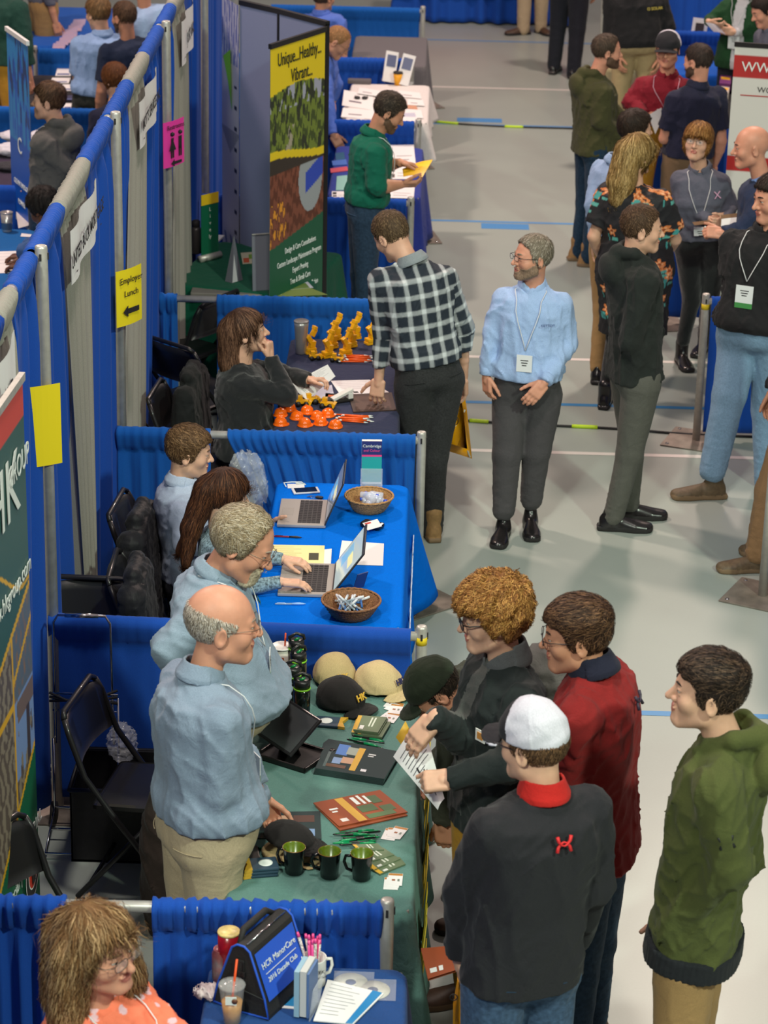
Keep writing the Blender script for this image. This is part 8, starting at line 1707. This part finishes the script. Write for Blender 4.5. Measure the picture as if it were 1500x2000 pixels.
tube_thing('steel_tumbler','stainless steel cup on the azure blue table','tumbler',14,452,[('body',[(.030,0),(.032,.004),(.042,.13)],ST),('rim',[(.043,.128),(.044,.134),(.038,.134),(.036,.02)],ST)])
sheet('paper_sheet','white sheet under the dark hands at the left edge','paper',[(-20,492),(46,490),(44,532),(-30,535)],TZ,WHITEP,textlines(4,.1,.9,.9,.3,pc(180,180,190),8)); sheet('paper_sheet','pale sheet beside the steel cup','paper',[(30,405),(52,410),(58,440),(36,446)],TZ,pc(206,200,196)); sheet('paper_sheet','small white card on the azure table','paper',[(42,456),(62,458),(60,463),(40,462)],TZ,WHITEP)
for k,(y,xr) in enumerate(((2.44,-.9),(4.84,-.9),(7.1,-.6))):
    xl=-1.85; post(xl,y,.95,'low silver post of the neighbouring row, %s'%['lowest at the left edge','middle one at the left edge','upper one beside the khaki trousers'][k],r=.02)
    curtain('divider_drape',(xl+.03,y),(-.06,y),.90,.05,DN if k else DB,'low blue drape behind the tall drape line, %s'%['nearest one','middle one','upper one by the booklets'][k],seed=60+k,flat=.7,amp=.008)
    pipe((xl+.03,y),(-.04,y),.90,'silver pipe of the neighbouring low divider, %s'%['nearest','middle','upper'][k])
# --- right side of the aisle
def right_rail(x,y,x2,lab,yel=None,z0=.06,rot=.3,h=.95,m=DB):
    post(x,y,h,'silver post %s'%lab,rot=rot,yel=yel); pipe((x+.02,y),(x2,y),.90*h/.95,'silver pipe of the low drape %s'%lab); curtain('divider_drape',(x+.035,y),(x2,y),.90*h/.95,z0,m,'low royal blue drape %s'%lab,seed=int(x*100+y*10)%997,flat=.55,amp=.016,pitch=.16)
right_rail(3.28,.24,4.6,'right of the man in the black hooded sweatshirt',.10,rot=-.35); right_rail(3.42,-2.15,4.7,'whose base plate stands at the right edge',rot=-.45)
right_rail(3.22,2.62,4.6,'behind the woman in the grey shirt',rot=.2); right_rail(3.25,5.0,4.9,'behind the man in the maroon jacket'); right_rail(3.18,9.75,4.9,'at the top beside the black polo shirt',h=1.5); right_rail(3.55,8.6,5.2,'behind the woman in the green cardigan')
folding_table(3.98,7.95,.9,.8,.75,'folding table with a white leaflet stand behind the maroon jacket'); cloth_on(3.98,7.95,1.0,.8,.75,cloth('blue_cloth_r',(24,90,190)),'blue tablecloth between the black polo shirt and the green cardigan',seed=52)
o=place('white leaflet stand with a dark picture at the top right','leaflet_stand','leaflet stand',1362,98,rz=.1); b=MB(); b.box((0,0,.14),(.14,.01,.30),WHITEP,rotx(-.1)@roty(.12)); b.build('leaflet',o); b=MB(); b.box((0,-.02,.18),(.08,.002,.14),pc(60,50,50),rotx(-.1)@roty(.12)); b.build('photograph',o)
folding_table(4.02,6.25,.75,1.1,.75,'folding table behind the white and red banner'); cloth_on(4.0,6.25,.8,1.1,.75,cloth('black_cloth_r',(36,36,36)),'black tablecloth beside the white and red banner',seed=51)
for i,(c,m,l) in enumerate((([(1408,140),(1430,142),(1428,158),(1408,156)],pc(210,60,40),'red and yellow candy box behind the banner'),([(1406,160),(1428,162),(1426,178),(1404,176)],pc(110,50,110),'purple candy box below the red one'),([(1408,182),(1424,184),(1422,196),(1406,194)],pc(190,180,170),'pale packet at the edge of the banner'))): sheet('candy_box',l,'box',c,TZ+.003,m,[(.1,.5,.9,.8,pc(240,180,40))],.06)
# red table at the top
RC=cloth('red_cloth',(196,22,22)); folding_table(2.1,13.9,1.9,.7,.75,'folding table under the red cloth'); cloth_on(2.1,13.9,1.9,.7,.75,DB,'royal blue pleated table skirt under the red cloth',seed=70,flare=.02,amp=.05,z0=.02,name='table_skirt'); cloth_on(2.1,13.9,1.94,.74,.756,RC,'bright red cloth over the table at the top of the picture',seed=71,flare=.03,z0=.30,amp=.005)
o=empty('canvas_bag',at_z(1215,170,.45),'pale canvas bag with straps beside the olive pullover','bag'); b=MB(); b.box((0,0,.0),(.34,.14,.36),cloth('natural_canvas',(176,164,126)),None,.03); b.build('body',o); b=MB(); b.tube([(-.08,-.08,.17),(-.07,-.09,.28),(.07,-.09,.28),(.08,-.08,.17)],.010,cloth('strap_canvas',(190,180,150)),8); b.build('straps',o)
bp=blob('backpack',at_y(1068,1312,-5.95),(.12,.10,.11),cloth('grey_backpack',(92,88,86),bump=.5,bscale=30),'grey rounded backpack between the curly-haired man and the man in maroon','backpack',.015,8,9,.010)
for k_ in('label','category'): 
    if k_ in bp: del bp[k_]
loc_=bp.location.copy(); bp.parent=CURLY['root']; bp.location=loc_-CURLY['root'].location
